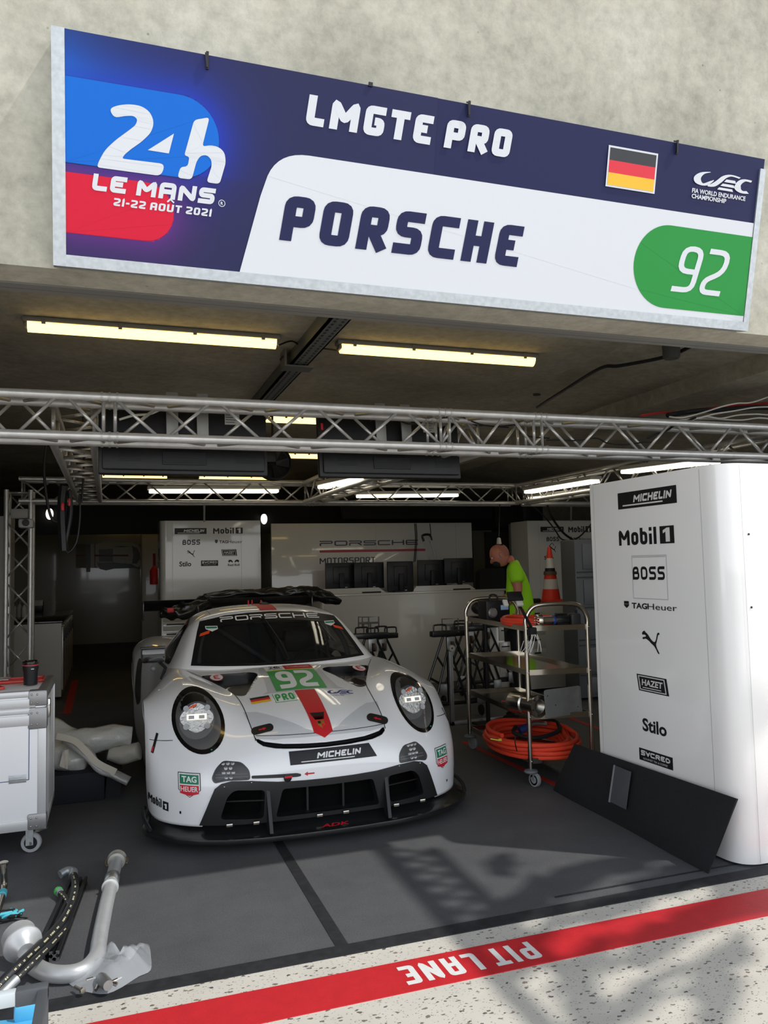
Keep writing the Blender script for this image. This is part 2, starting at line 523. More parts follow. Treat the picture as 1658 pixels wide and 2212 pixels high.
# exposed-aggregate ground
def terrazzo():
    m, nt, b = node_mat('aggregate_ground')
    tc = N(nt, 'ShaderNodeTexCoord')
    v = N(nt, 'ShaderNodeTexVoronoi', Scale=36.0); v2 = N(nt, 'ShaderNodeTexVoronoi', Scale=80.0)
    nn = N(nt, 'ShaderNodeTexNoise', Scale=60.0, Detail=3.0)
    mpn = N(nt, 'ShaderNodeMapping'); mpn.inputs['Scale'].default_value = (1.0, 1.9, 1.0); mpn.inputs['Rotation'].default_value = (0, 0, 0.6)
    add = N(nt, 'ShaderNodeVectorMath', operation='ADD'); sc = N(nt, 'ShaderNodeVectorMath', operation='SCALE'); sc.inputs['Scale'].default_value = 0.02
    nt.links.new(tc.outputs['Object'], nn.inputs['Vector']); nt.links.new(nn.outputs['Color'], sc.inputs[0])
    nt.links.new(tc.outputs['Object'], add.inputs[0]); nt.links.new(sc.outputs[0], add.inputs[1]); nt.links.new(add.outputs[0], mpn.inputs['Vector'])
    for n in (v, v2): nt.links.new(mpn.outputs[0], n.inputs['Vector'])
    sep = N(nt, 'ShaderNodeSeparateColor'); nt.links.new(v.outputs['Color'], sep.inputs[0])
    gt = N(nt, 'ShaderNodeMath', operation='GREATER_THAN'); gt.inputs[1].default_value = 0.5; nt.links.new(sep.outputs[0], gt.inputs[0])
    rr = N(nt, 'ShaderNodeMath', operation='MULTIPLY'); nt.links.new(sep.outputs[1], rr.inputs[0]); rr.inputs[1].default_value = 0.42
    lt = N(nt, 'ShaderNodeMath', operation='LESS_THAN'); nt.links.new(v.outputs['Distance'], lt.inputs[0]); nt.links.new(rr.outputs[0], lt.inputs[1])
    a = N(nt, 'ShaderNodeMath', operation='MULTIPLY'); nt.links.new(gt.outputs[0], a.inputs[0]); nt.links.new(lt.outputs[0], a.inputs[1])
    sep2 = N(nt, 'ShaderNodeSeparateColor'); nt.links.new(v2.outputs['Color'], sep2.inputs[0])
    gt2 = N(nt, 'ShaderNodeMath', operation='GREATER_THAN'); gt2.inputs[1].default_value = 0.6; nt.links.new(sep2.outputs[0], gt2.inputs[0])
    lt2 = N(nt, 'ShaderNodeMath', operation='LESS_THAN'); nt.links.new(v2.outputs['Distance'], lt2.inputs[0]); lt2.inputs[1].default_value = 0.27
    a2 = N(nt, 'ShaderNodeMath', operation='MULTIPLY'); nt.links.new(gt2.outputs[0], a2.inputs[0]); nt.links.new(lt2.outputs[0], a2.inputs[1])
    n1 = N(nt, 'ShaderNodeTexNoise', Scale=3.0, Detail=8.0); nt.links.new(tc.outputs['Object'], n1.inputs['Vector'])
    base = ramp(nt, n1.outputs['Fac'], [(0.3, 'c6c1b6'), (0.7, 'd6d0c4')])
    stone = ramp(nt, sep.outputs[2], [(0.0, '3a3b3e'), (0.4, '625e58'), (0.6, '8a7a6a'), (0.8, '4a4b50'), (1.0, '7a7d80')])
    c = mixc(nt, a2.outputs[0], base, '8f8b84'); c = mixc(nt, a.outputs[0], c, stone)
    nt.links.new(c, b.inputs['Base Color']); b.inputs['Roughness'].default_value = 0.75
    return m
M_terr = terrazzo()
def mat_floor():
    m, nt, b = node_mat('dark_floor_mat')
    tc = N(nt, 'ShaderNodeTexCoord')
    n1 = N(nt, 'ShaderNodeTexNoise', Scale=2.2, Detail=9.0, Roughness=0.7); n2 = N(nt, 'ShaderNodeTexNoise', Scale=160.0, Detail=2.0)
    n3 = N(nt, 'ShaderNodeTexNoise', Scale=9.0, Detail=10.0, Roughness=0.8)
    mp = N(nt, 'ShaderNodeMapping'); mp.inputs['Scale'].default_value = (1.0, 0.25, 1.0); mp.inputs['Rotation'].default_value = (0, 0, 0.5)
    nt.links.new(tc.outputs['Object'], mp.inputs['Vector'])
    for n in (n1, n2): nt.links.new(tc.outputs['Object'], n.inputs['Vector'])
    nt.links.new(mp.outputs[0], n3.inputs['Vector'])
    c = ramp(nt, n1.outputs['Fac'], [(0.3, '525356'), (0.7, '626365')])
    c = mixc(nt, 0.5, c, ramp(nt, n2.outputs['Fac'], [(0.35, 'b0b0b0'), (0.6, 'ffffff')]), 'MULTIPLY')
    c = mixc(nt, ramp(nt, n3.outputs['Fac'], [(0.62, '000000'), (0.8, '3a3a3a')]), c, '8a8b8d')
    nt.links.new(c, b.inputs['Base Color']); b.inputs['Roughness'].default_value = 0.62
    bp = N(nt, 'ShaderNodeBump', Strength=0.15, Distance=0.004)
    nt.links.new(n2.outputs['Fac'], bp.inputs['Height']); nt.links.new(bp.outputs[0], b.inputs['Normal'])
    return m
M_floor = mat_floor()
M_edge = mat('floor_edge_strip', '26272a', 0.7, noise=0.35, nscale=25)
M_redline = mat('red_road_paint', 'c8242c', 0.55, noise=0.06, nscale=18, bump=0.2, bscale=120)
M_wline = mat('white_road_paint', 'e6e6e2', 0.6, noise=0.05, nscale=30)
M_redtape = mat('red_floor_tape', 'c02c20', 0.5)

def struct(name, mb, m, parent=None, smooth=False):
    o = mb.build(name, m, parent, smooth)
    if parent is None: o['kind'] = 'structure'
    return o
# ground outside; a line of red paint and the words on it
MATY = 3.25
b = MB(); b.box((-30, -25, -0.2), (34, MATY + 0.02, 0.0))
struct('floor_pit_lane', b, M_terr)
yl0, yl1 = at(780, 2166, Z=0).y, at(780, 2095, Z=0).y
b = MB(); b.box((-12, yl0, -0.01), (16, yl1, 0.003))
struct('trim_1', b, M_redline)
# the word is read from the garage side: stencilled letters with bridges
def pit_words():
    hgt = (yl1 - yl0) * 0.62
    g = dict(G)
    g['A'] = (1, [[(0, 0), (0, 1), (1, 1), (1, 0)], [(0, .4), (1, .4)], ])
    txt, w0 = 'PIT LANE', None
    v, f, wd = letters(txt, hgt, hgt * 0.52, hgt * 0.19, gap=hgt * 0.16, glyphs=g, r=0.12)
    pr = at(1165, 2060, Z=0).x; pl = at(868, 2110, Z=0).x
    sx = (pr - pl) / wd
    v = [(x * sx, y) for x, y in v]
    M = frame_matrix((pr, (yl0 + yl1) / 2 + hgt / 2, 0.0035), (-1, 0, 0), (0, -1, 0))
    return sheet((v, f), M, 'trim_2', M_wline)
o = pit_words(); o['kind'] = 'structure'
# stencil bridges (bare red paint across the strokes of P, A, A...)
# garage floor mats and the dark strip along their front edge
b = MB(); b.box((-14, MATY, -0.2), (16, 20, 0.0)); struct('floor_garage', b, M_floor)
b = MB(); b.box((-14, MATY - 0.012, -0.02), (16, MATY + 0.075, 0.004)); struct('trim_3', b, M_edge)
b = MB(); b.box((at(680, 1950, Z=0).x - 0.025, MATY + 0.07, -0.01), (at(680, 1950, Z=0).x + 0.03, 18.8, 0.0025)); struct('trim_4', b, M_edge)
b = MB(); b.box((2.0, 3.40, -0.01), (16, 3.415, 0.002)); struct('trim_5', b, M_edge)
# red tape lines on the garage floor
def tape(name, p, q, w=0.05):
    p = Vector(p); q = Vector(q); d = (q - p).normalized(); n = Vector((-d.y, d.x, 0)) * w / 2
    mb = MB(); mb.add([p - n, q - n, q + n, p + n, p - n + Vector((0, 0, .002)), q - n + Vector((0, 0, .002)), q + n + Vector((0, 0, .002)), p + n + Vector((0, 0, .002))],
                      [(3, 2, 1, 0), (4, 5, 6, 7), (0, 1, 5, 4), (1, 2, 6, 5), (2, 3, 7, 6), (3, 0, 4, 7)])
    o = mb.build(name, M_redtape); o['kind'] = 'structure'; return o
tape('trim_6', at(1000, 1602, Z=0), at(1215, 1702, Z=0))
tape('trim_7', at(1222, 1548, Z=0), at(1330, 1588, Z=0))
tape('trim_8', at(162, 1470, Z=0), at(145, 1540, Z=0), 0.09)
tape('trim_9', at(128, 1541, Z=0), at(152, 1541, Z=0), 0.04)

# facade: a beam leaning out towards the lane, with posts left and right of the opening
XL, XR = -2.2, 7.2
def fy(z): return YW - math.tan(math.radians(9)) * (z - ZS)
b = MB()
z1 = ZS + 3.2
b.add([(-14, YW, ZS), (16, YW, ZS), (16, fy(z1), z1), (-14, fy(z1), z1),
       (-14, YW + .19, ZS), (16, YW + .19, ZS), (16, 3.9, z1), (-14, 3.9, z1)],
      [(0, 1, 2, 3), (4, 7, 6, 5), (0, 4, 5, 1), (3, 2, 6, 7), (0, 3, 7, 4), (1, 5, 6, 2)])
struct('wall_front', b, M_conc)
b = MB(); b.box((-14, 3.0, 0), (XL, 3.6, ZS)); struct('wall_front_left_pier', b, M_conc)
b = MB(); b.box((XR, 3.3, 0), (16, 3.6, ZS)); struct('wall_front_right_pier', b, M_conc)
# rolled-up door slat just behind the beam
b = MB(); b.box((XL, 3.445, ZS - 0.005), (XR, 3.50, ZS + 0.12)); struct('trim_10', b, mat('door_slat', '8b8a86', 0.4, 0.4))
b = MB(); b.box((XL, 3.52, ZS + 0.0), (XR, 3.56, ZS + 0.14)); struct('trim_11', b, mat('door_slat', '8b8a86', 0.4, 0.4))
ZC = 3.17
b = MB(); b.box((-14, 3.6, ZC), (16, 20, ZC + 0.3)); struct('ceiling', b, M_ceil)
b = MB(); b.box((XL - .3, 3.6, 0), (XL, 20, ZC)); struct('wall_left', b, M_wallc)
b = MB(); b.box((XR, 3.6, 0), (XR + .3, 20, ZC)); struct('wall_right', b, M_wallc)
b = MB(); b.box((XL - .3, 18.9, 0), (XR + .3, 19.2, ZC)); struct('wall_back', b, mat('back_wall_panel', '94938a', 0.2, coat=0.6))
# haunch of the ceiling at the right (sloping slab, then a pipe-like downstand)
b = MB()
xa = at(1290, 790, Y=5.2).x
b.prism([(3.55, 0), (XR, -.42), (XR, .1), (3.55, .1)], 15.0, Matrix(((1, 0, 0, 0), (0, 0, 1, 3.62), (0, 1, 0, ZC), (0, 0, 0, 1))))
struct('ceiling_haunch', b, M_ceil)
_bx = at(1658, 800, Z=2.93).x
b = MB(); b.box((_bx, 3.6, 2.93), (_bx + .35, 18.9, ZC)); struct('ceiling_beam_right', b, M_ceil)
b = MB(); b.box((XL, 12.2, 2.15), (XR, 12.3, 2.68)); struct('wall_curtain', b, mat('dark_curtain', '1b1c1f', 0.9))
b = MB(); b.box((-1.75, 9.15, 0), (at(21, 1200, Y=9.15).x, 9.6, at(10, 1115, Y=9.15).z)); struct('wall_left_panel', b, mat('pale_board', 'a5a39b', .5))
# pit wall across the lane, outside the picture: bright concrete that throws light back in
b = MB(); b.box((-30, -14, 0), (34, -13.6, 1.2)); struct('wall_pit', b, M_conc)

# ================================================================ SIGN OVER THE DOOR
D_S = 0.062
nS = Vector((0, -1, -TILT)).normalized()
uS = Vector((0, -TILT, 1)).normalized()        # up along the leaning wall
p0S = Vector((0, YW, ZS)) + nS * D_S
def on_sign(px, py, d=0.0):
    r = ray(px, py); o = Vector((0, 0, CAMH)); p = p0S + nS * d
    t = nS.dot(p - o) / nS.dot(r); return o + r * t
TLs, BLs, BRs, TRs = on_sign(118, 57), on_sign(122, 567), on_sign(1608, 712), on_sign(1655, 348)
sx0, sx1 = (TLs.x + BLs.x) / 2, (TRs.x + BRs.x) / 2
SO = Vector((sx0, *(p0S + uS * ((BLs - p0S).dot(uS)))[1:]))
SW = sx1 - sx0; SH = (TLs - BLs).dot(uS)
MS = frame_matrix(SO, (1, 0, 0), uS)           # local sign frame: x right, y up, z out
MSi = MS.inverted()
def s2(px, py):
    v = MSi @ on_sign(px, py); return (v.x, v.y)
sign = thing('garage_sign', 'wide blue and white race sign with large green 92 field, fixed to the concrete beam', 'sign', (SO.x + SW / 2, SO.y, SO.z))
M_navy = mat('sign_navy', '24264c', 0.5, spec=.2)
M_signw = mat('sign_white', 'd2d5da', 0.5, spec=.2)
M_signg = mat('sign_green', '2b8c40', 0.5, spec=.2)
def sign_blue():
    m, nt, bb = node_mat('sign_blue_glow')
    tc = N(nt, 'ShaderNodeTexCoord')
    # printed picture: blue and red pills glowing on navy (object space of the panel, centred)
    sep = N(nt, 'ShaderNodeSeparateXYZ'); nt.links.new(tc.outputs['Object'], sep.inputs[0])
    ca = N(nt, 'ShaderNodeAttribute', attribute_name='paint'); nt.links.new(ca.outputs['Color'], bb.inputs['Base Color'])
    bb.inputs['Roughness'].default_value = 0.5; bb.inputs['Specular IOR Level'].default_value = 0.2
    return m
M_glow = sign_blue()
# printed panel, as a fine grid carrying the print's colours
def sign_panel():
    nx, ny = 300, 90
    vs = []; cols = []
    def lerp(a, b, t): t = max(0, min(1, t)); return [a[i] * (1 - t) + b[i] * t for i in range(3)]
    navy = srgb('24264c'); blue = srgb('0c62c6'); glowb = srgb('1c34a8'); red = srgb('cc1c38'); glowr = srgb('582a76')
    bp1 = s2(350, 195); bp2 = s2(440, 380); rp1 = s2(330, 385); rp2 = s2(330, 519)
    by1 = s2(300, 190)[1]; by0 = s2(420, 388)[1]; br = (by1 - by0) / 2; bxe = s2(473, 300)[0]; bcy = (by1 + by0) / 2
    ry1 = s2(250, 385)[1]; ry0 = s2(300, 519)[1]; rr = (ry1 - ry0) / 2; rxe = s2(375, 450)[0]; rcy = (ry1 + ry0) / 2
    def pill(x, y, xe, cy, r):
        xc = xe - r
        if x <= xc: return abs(y - cy) - r
        return math.hypot(x - xc, y - cy) - r
    for j in range(ny + 1):
        for i in range(nx + 1):
            fx = i / nx; x = (fx ** 1.0) * SW * 0.46; y = SH * j / ny
            c = list(navy)
            db = pill(x, y, bxe, bcy, br); dr = pill(x, y, rxe, rcy, rr)
            if db > 0:
                wgt = math.exp(-db / 0.07) * (1.0 if y > bcy - br * .9 else .65)
                top = math.exp(-max(0, x) / 0.16) * math.exp(-abs(y - SH * .86) / .14) * .8
                c = lerp(c, glowb, max(wgt, 0)); c = lerp(c, blue, top)
            if dr > 0 and db > 0: c = lerp(c, glowr, math.exp(-dr / 0.06) * .9)
            if dr <= 0:
                c = lerp(red, srgb('7b3a8c'), max(0, 1 - (ry1 - y) / 0.09))
            vs.append((x, y, 0)); cols.append(c)
    me = bpy.data.meshes.new('printed_panel')
    fs = [(j * (nx + 1) + i, j * (nx + 1) + i + 1, (j + 1) * (nx + 1) + i + 1, (j + 1) * (nx + 1) + i) for j in range(ny) for i in range(nx)]
    me.from_pydata([tuple(MS @ Vector(v)) for v in vs], [], fs)
    at_ = me.color_attributes.new('paint', 'FLOAT_COLOR', 'POINT')
    for k, c in enumerate(cols): at_.data[k].color = (*c, 1)
    def pill_shape(xe, cy, r, x0=.034): return [(x0, cy - r)] + [(xe - r + r * math.cos(a), cy + r * math.sin(a)) for a in [-PI / 2 + PI * k / 28 for k in range(29)]] + [(x0, cy + r)]
    return me, pill_shape(bxe, bcy, br), pill_shape(rxe, rcy, rr)
b = MB(); b.box((0, 0, -0.045), (SW, SH, -0.003), M=MS, bev=0.0)
o = b.build('panel', M_navy, sign)
_pm, _pb, _pr = sign_panel(); link_mesh('printed_panel', _pm, M_glow, sign)
# galvanised edge: left, right and bottom folded strips
b = MB(); b.box((-0.012, -0.012, -0.05), (0.034, SH - .0, 0.006), M=MS); b.build('frame', M_galv, sign)
b = MB(); b.box((SW - 0.028, -0.012, -0.05), (SW + 0.006, SH * .94, 0.006), M=MS); b.build('frame', M_galv, sign)
b = MB(); b.box((0.034, -0.012, -0.05), (SW - .028, 0.032, 0.006), M=MS); b.build('frame', M_galv, sign)
# side cheeks back to the wall
for xa_, xb_ in ((-0.012, 0.0), (SW - .006, SW + 0.004)):
    b = MB(); b.prism([(0, -.045), (SH, -.045), (SH, -D_S - .055), (0, -D_S)], xb_ - xa_, MS @ Matrix(((0, 0, 1, xa_), (1, 0, 0, 0), (0, 1, 0, 0), (0, 0, 0, 1)))); b.build('bracket', M_galv, sign)
b = MB(); b.box((0, SH - .06, -D_S - .05), (SW, SH - .055, -.045), M=MS); b.build('top_cover', M_galv, sign)
zl = 0.0025
def on(vf, name, m, z=zl, label=None): return sheet(vf, MS @ Matrix.Translation((0, 0, z)), name, m, sign, label=label)
sheet(fill2d([_pr]), MS @ Matrix.Translation((0, 0, .0012)), 'red_pill', mat('pill_red', 'cc1c38', .5, spec=.2), sign)
sheet(fill2d([_pb]), MS @ Matrix.Translation((0, 0, .0018)), 'blue_pill', mat('pill_blue', '0f66c8', .5, spec=.2), sign)
# white field
wl = [s2(517, 591), s2(590, 395), s2(600, 372), s2(618, 352), s2(640, 340), s2(668, 333), s2(1632, 482)]
xr = SW - 0.03
wy = s2(1400, 450)[1]
ytop = s2(900, 372)[1]
pts = [(s2(517, 591)[0], 0.032), (s2(562, 424)[0], s2(562, 424)[1])]
cx_, cy_ = s2(650, 400)
e0 = s2(572, 395); e1 = s2(668, 335)
for k in range(1, 9):
    t = k / 9; q = Vector(e0) * (1 - t) ** 2 + Vector((s2(592, 338)[0], ytop)) * 2 * t * (1 - t) + Vector((e1[0], ytop)) * t * t
    pts.append((q.x, q.y))
pts += [(e1[0], ytop), (xr, ytop), (xr, 0.032)]
on(fill2d([pts]), 'white_field', M_signw)
# green number field
gy0, gy1 = s2(1420, 664)[1], s2(1440, 486)[1]; gx = s2(1366, 583)[0]; gr = (gy1 - gy0) / 2
gp = [(gx + gr + gr * math.cos(a), gy0 + gr + gr * math.sin(a)) for a in [PI / 2 + PI * k / 24 for k in range(25)]] + [(xr, gy0), (xr, gy1)]
on(fill2d([gp]), 'number_field', M_signg, 0.0035)
def fitletters(txt, bl, tr, wr, swr, shear=0.12, gap=None, r=0.28, glyphs=None, adv=None):
    """lettering fitted between bottom-left and top-right points given on the sign"""
    h = tr[1] - bl[1]
    v, f, wd = letters(txt, h, h * wr, h * swr, gap, shear, r, glyphs)
    return fit2d((v, f), bl[0], bl[1], tr[0], tr[1])
def box_px(l, b_, r, t):
    a = s2(*b_); c = s2(*t); return (s2(*l)[0], a[1]), (s2(*r)[0], c[1])
bl, tr = box_px((660, 277), (700, 277), (1106, 300), (680, 207))
on(fitletters('LMGTE PRO', (s2(660, 273)[0], s2(660, 273)[1]), (s2(1106, 290)[0], s2(1100, 281)[1]), .70, .27, r=.16), 'lettering', M_signw)
on(fitletters('PORSCHE', s2(602, 523), (s2(1131, 500)[0], s2(1131, 490)[1]), .63, .245, 0.13, r=.2), 'lettering', M_navy, 0.004)
on(fitletters('92', (s2(1446, 629)[0], s2(1446, 629)[1]), (s2(1574, 560)[0], s2(1574, 543)[1]), .52, .115, 0.2, gap=.025, r=.45), 'lettering', M_signw, 0.005)
# flag
fa = s2(1308, 402); fb = s2(1419, 330)
fx0, fx1 = fa[0], fb[0]; fy0 = s2(1304, 402)[1]; fy1 = s2(1312, 313)[1]
on(rect2d(fx0 - .004, fy0, fx1 + .004, fy1), 'flag_border', M_signw)
i_ = .009
for k, (nm, c) in enumerate((('flag_stripe', 'e8b323'), ('flag_stripe', 'd42336'), ('flag_stripe', '2b2c31'))):
    hh = (fy1 - fy0 - 2 * i_) / 3
    on(rect2d(fx0 + .005, fy0 + i_ + k * hh, fx1 - .005, fy0 + i_ + (k + 1) * hh), nm, mat('flag_' + c, c, 0.45), 0.0035)
# WEC emblem: swooping w, three slanted bars for e, c
def stroke_var(pts, ws):
    P = [Vector(p) for p in pts]; n = len(P); L = []; R = []
    for i in range(n):
        d = (P[min(i + 1, n - 1)] - P[max(i - 1, 0)]).normalized(); nn = Vector((-d.y, d.x)) * ws[i] / 2
        L.append(P[i] + nn); R.append(P[i] - nn)
    return [(v.x, v.y) for v in L + R], [(i, i + 1, n + i + 1, n + i) for i in range(n - 1)]
def wec_shape():
    def cr(p, n=5): return [(v.x, v.y) for v in smooth_path([(a, b, 0) for a, b in p], n)]
    w = cr([(.24, .98), (.10, .86), (.02, .62), (.05, .38), (.16, .34), (.28, .55), (.31, .62)]); a = stroke_var(w, [.02 + .11 * math.sin(PI * min(1, k / len(w) * 1.15)) for k in range(len(w))])
    w2 = cr([(.21, .33), (.30, .36), (.40, .58), (.50, .86), (.62, .98), (.78, .93)]); b2 = stroke_var(w2, [.12 - .05 * k / len(w2) for k in range(len(w2))])
    e = [([(.50, .62), (.72, .62), (.70, .76), (.54, .76)], [(0, 1, 2, 3)]), ([(.44, .40), (.70, .40), (.68, .53), (.48, .53)], [(0, 1, 2, 3)]), ([(.39, .2), (.68, .2), (.66, .32), (.42, .32)], [(0, 1, 2, 3)])]
    c = cr([(1.0, .86), (.86, .86), (.77, .66), (.76, .40), (.84, .27), (.95, .3)]); cc = stroke_var(c, [.10] * (len(c) // 2) + [.12] * (len(c) - len(c) // 2))
    return join2d(a, b2, *e, cc)
on(fit2d(wec_shape(), s2(1495, 405)[0], s2(1497, 401)[1], s2(1624, 380)[0], s2(1515, 367)[1]), 'emblem', M_signw)
l1 = text2d('FIA WORLD ENDURANCE', .02, .0006, 1); l2 = text2d('CHAMPIONSHIP', .02, .0006, 1)
on(fit2d(l1, s2(1493, 416)[0], s2(1493, 416)[1], s2(1609, 425)[0], s2(1494, 406)[1]), 'small_lettering', M_signw)
on(fit2d(l2, s2(1492, 428)[0], s2(1492, 428)[1], s2(1567, 435)[0], s2(1493, 418)[1]), 'small_lettering', M_signw)
# 24h emblem
def poly_px(L): return [s2(*p) for p in L]
def cr2(p, n=6, closed=False): return [(v.x, v.y) for v in smooth_path([(a, b_, 0) for a, b_ in p], n, closed)]
A24 = lambda x, y: (100 + x / 2.0725, 40 + y / 2.0725)
two = [A24(*p) for p in [(303, 446), (281, 405)]] + [A24(*p) for p in [(318, 390), (370, 384), (425, 392), (465, 420), (482, 465), (470, 510), (430, 550), (380, 585), (350, 610), (338, 628)]] + [A24(*p) for p in [(531, 652), (514, 706), (226, 667)]] + [A24(*p) for p in [(235, 640), (262, 590), (310, 545), (365, 505), (400, 478), (408, 452), (390, 437), (355, 437)]]
on(fill2d([round_poly(poly_px(two), .022, 4)]), 'numeral', M_signw, 0.003)
on(fill2d([poly_px([A24(*p) for p in [(571, 516), (548, 605), (454, 590)]])]), 'numeral', M_signw, 0.003)
hh_ = [A24(*p) for p in [(661, 455), (730, 443), (697, 575), (730, 568), (770, 575), (797, 600), (803, 645), (775, 742), (716, 734), (740, 660), (738, 632), (718, 612), (690, 615), (672, 640), (650, 722), (586, 714), (600, 665), (632, 664), (640, 620), (617, 614)]]
on(fill2d([round_poly(poly_px(hh_), .015, 4)]), 'numeral', M_signw, 0.003)
wide = dict(G); wide['M'] = (1.15, G['M'][1])
v = letters('LE MANS', .08, .085, .0235, .014, 0.0, .15, wide)[:2]
def slant_fit(vf, BL, BR, TL):
    """fit lettering to a slanted box given by three sign points"""
    xs = [p[0] for p in vf[0]]; ys = [p[1] for p in vf[0]]; ax, bx, ay, by = min(xs), max(xs), min(ys), max(ys)
    BL, BR, TL = Vector(BL), Vector(BR), Vector(TL)
    return [tuple(BL + (BR - BL) * ((x - ax) / (bx - ax)) + (TL - BL) * ((y - ay) / (by - ay))) for x, y in vf[0]], vf[1]
on(slant_fit(v, s2(*A24(202, 768)), s2(*A24(748, 834)), s2(*A24(213, 694))), 'lettering', M_signw, 0.003)
v = letters('21-22 AOUT 2021', .05, .036, .0115, .008, 0.0, .2)[:2]
on(slant_fit(v, s2(*A24(299, 838)), s2(*A24(736, 888)), s2(*A24(305, 800))), 'lettering', M_signw, 0.003)
hat = ribbon([A24(545, 826), A24(555, 814), A24(566, 829)], .1)
pt = [s2(*A24(541, 822)), s2(*A24(555, 810)), s2(*A24(571, 826))]
on(ribbon(pt, .006), 'accent', M_signw, 0.003)
cR = s2(*A24(785, 828)); rg = ell(cR[0], cR[1], .0125, n=20); rg.append(rg[0])
on(join2d(ribbon(rg, .0025), fit2d(text2d('R', .02, .0006), cR[0] - .005, cR[1] - .006, cR[0] + .005, cR[1] + .006)), 'registered_mark', M_signw, 0.003)
# slits with ties along the top edge
for px, py in ((447, 118), (1012, 224), (1461, 308)):
    c = s2(px, py); b = MB()
    b.box((c[0] - .004, c[1] - .055, .001), (c[0] + .006, c[1] + .01, .008), M=MS); b.tube([MS @ Vector((c[0], c[1] + .012, -.02)), MS @ Vector((c[0] - .006, c[1] + .0, .012)), MS @ Vector((c[0], c[1] - .05, .010))], .004, 6)
    b.build('tie', M_black, sign)
c = s2(800, 183); b = MB(); b.box((c[0] - .01, c[1] - .008, .001), (c[0] + .008, c[1] + .008, .007), M=MS); b.build('tie', M_black, sign)

# ================================================================ THE RACE CAR
CARX, CARY = 1.212, 4.473
CM = Matrix.Translation((CARX, CARY, 0))
car = thing('race_car', 'white racing sports car with red centre stripe and green number 92 on its bonnet', 'car', (CARX, CARY, 0))
def paint_mat():
    m, nt, bb = node_mat('car_paint')
    bb.inputs['Base Color'].default_value = (*srgb('edeff1'), 1)
    bb.inputs['Roughness'].default_value = 0.28; bb.inputs['Coat Weight'].default_value = 0.9; bb.inputs['Coat Roughness'].default_value = 0.03
    return m
M_paint = paint_mat()
M_silver = mat('silver_livery', 'c9cccf', 0.3, coat=0.8)
M_hoodw = mat('bonnet_white', 'eceeef', 0.25, coat=0.9)
M_carbon = mat('carbon_black', '17181a', 0.3, coat=0.5)
M_carbonm = mat('carbon_satin', '1d1e20', 0.42)
M_mesh = mat('radiator_mesh', '0b0b0c', 0.55)
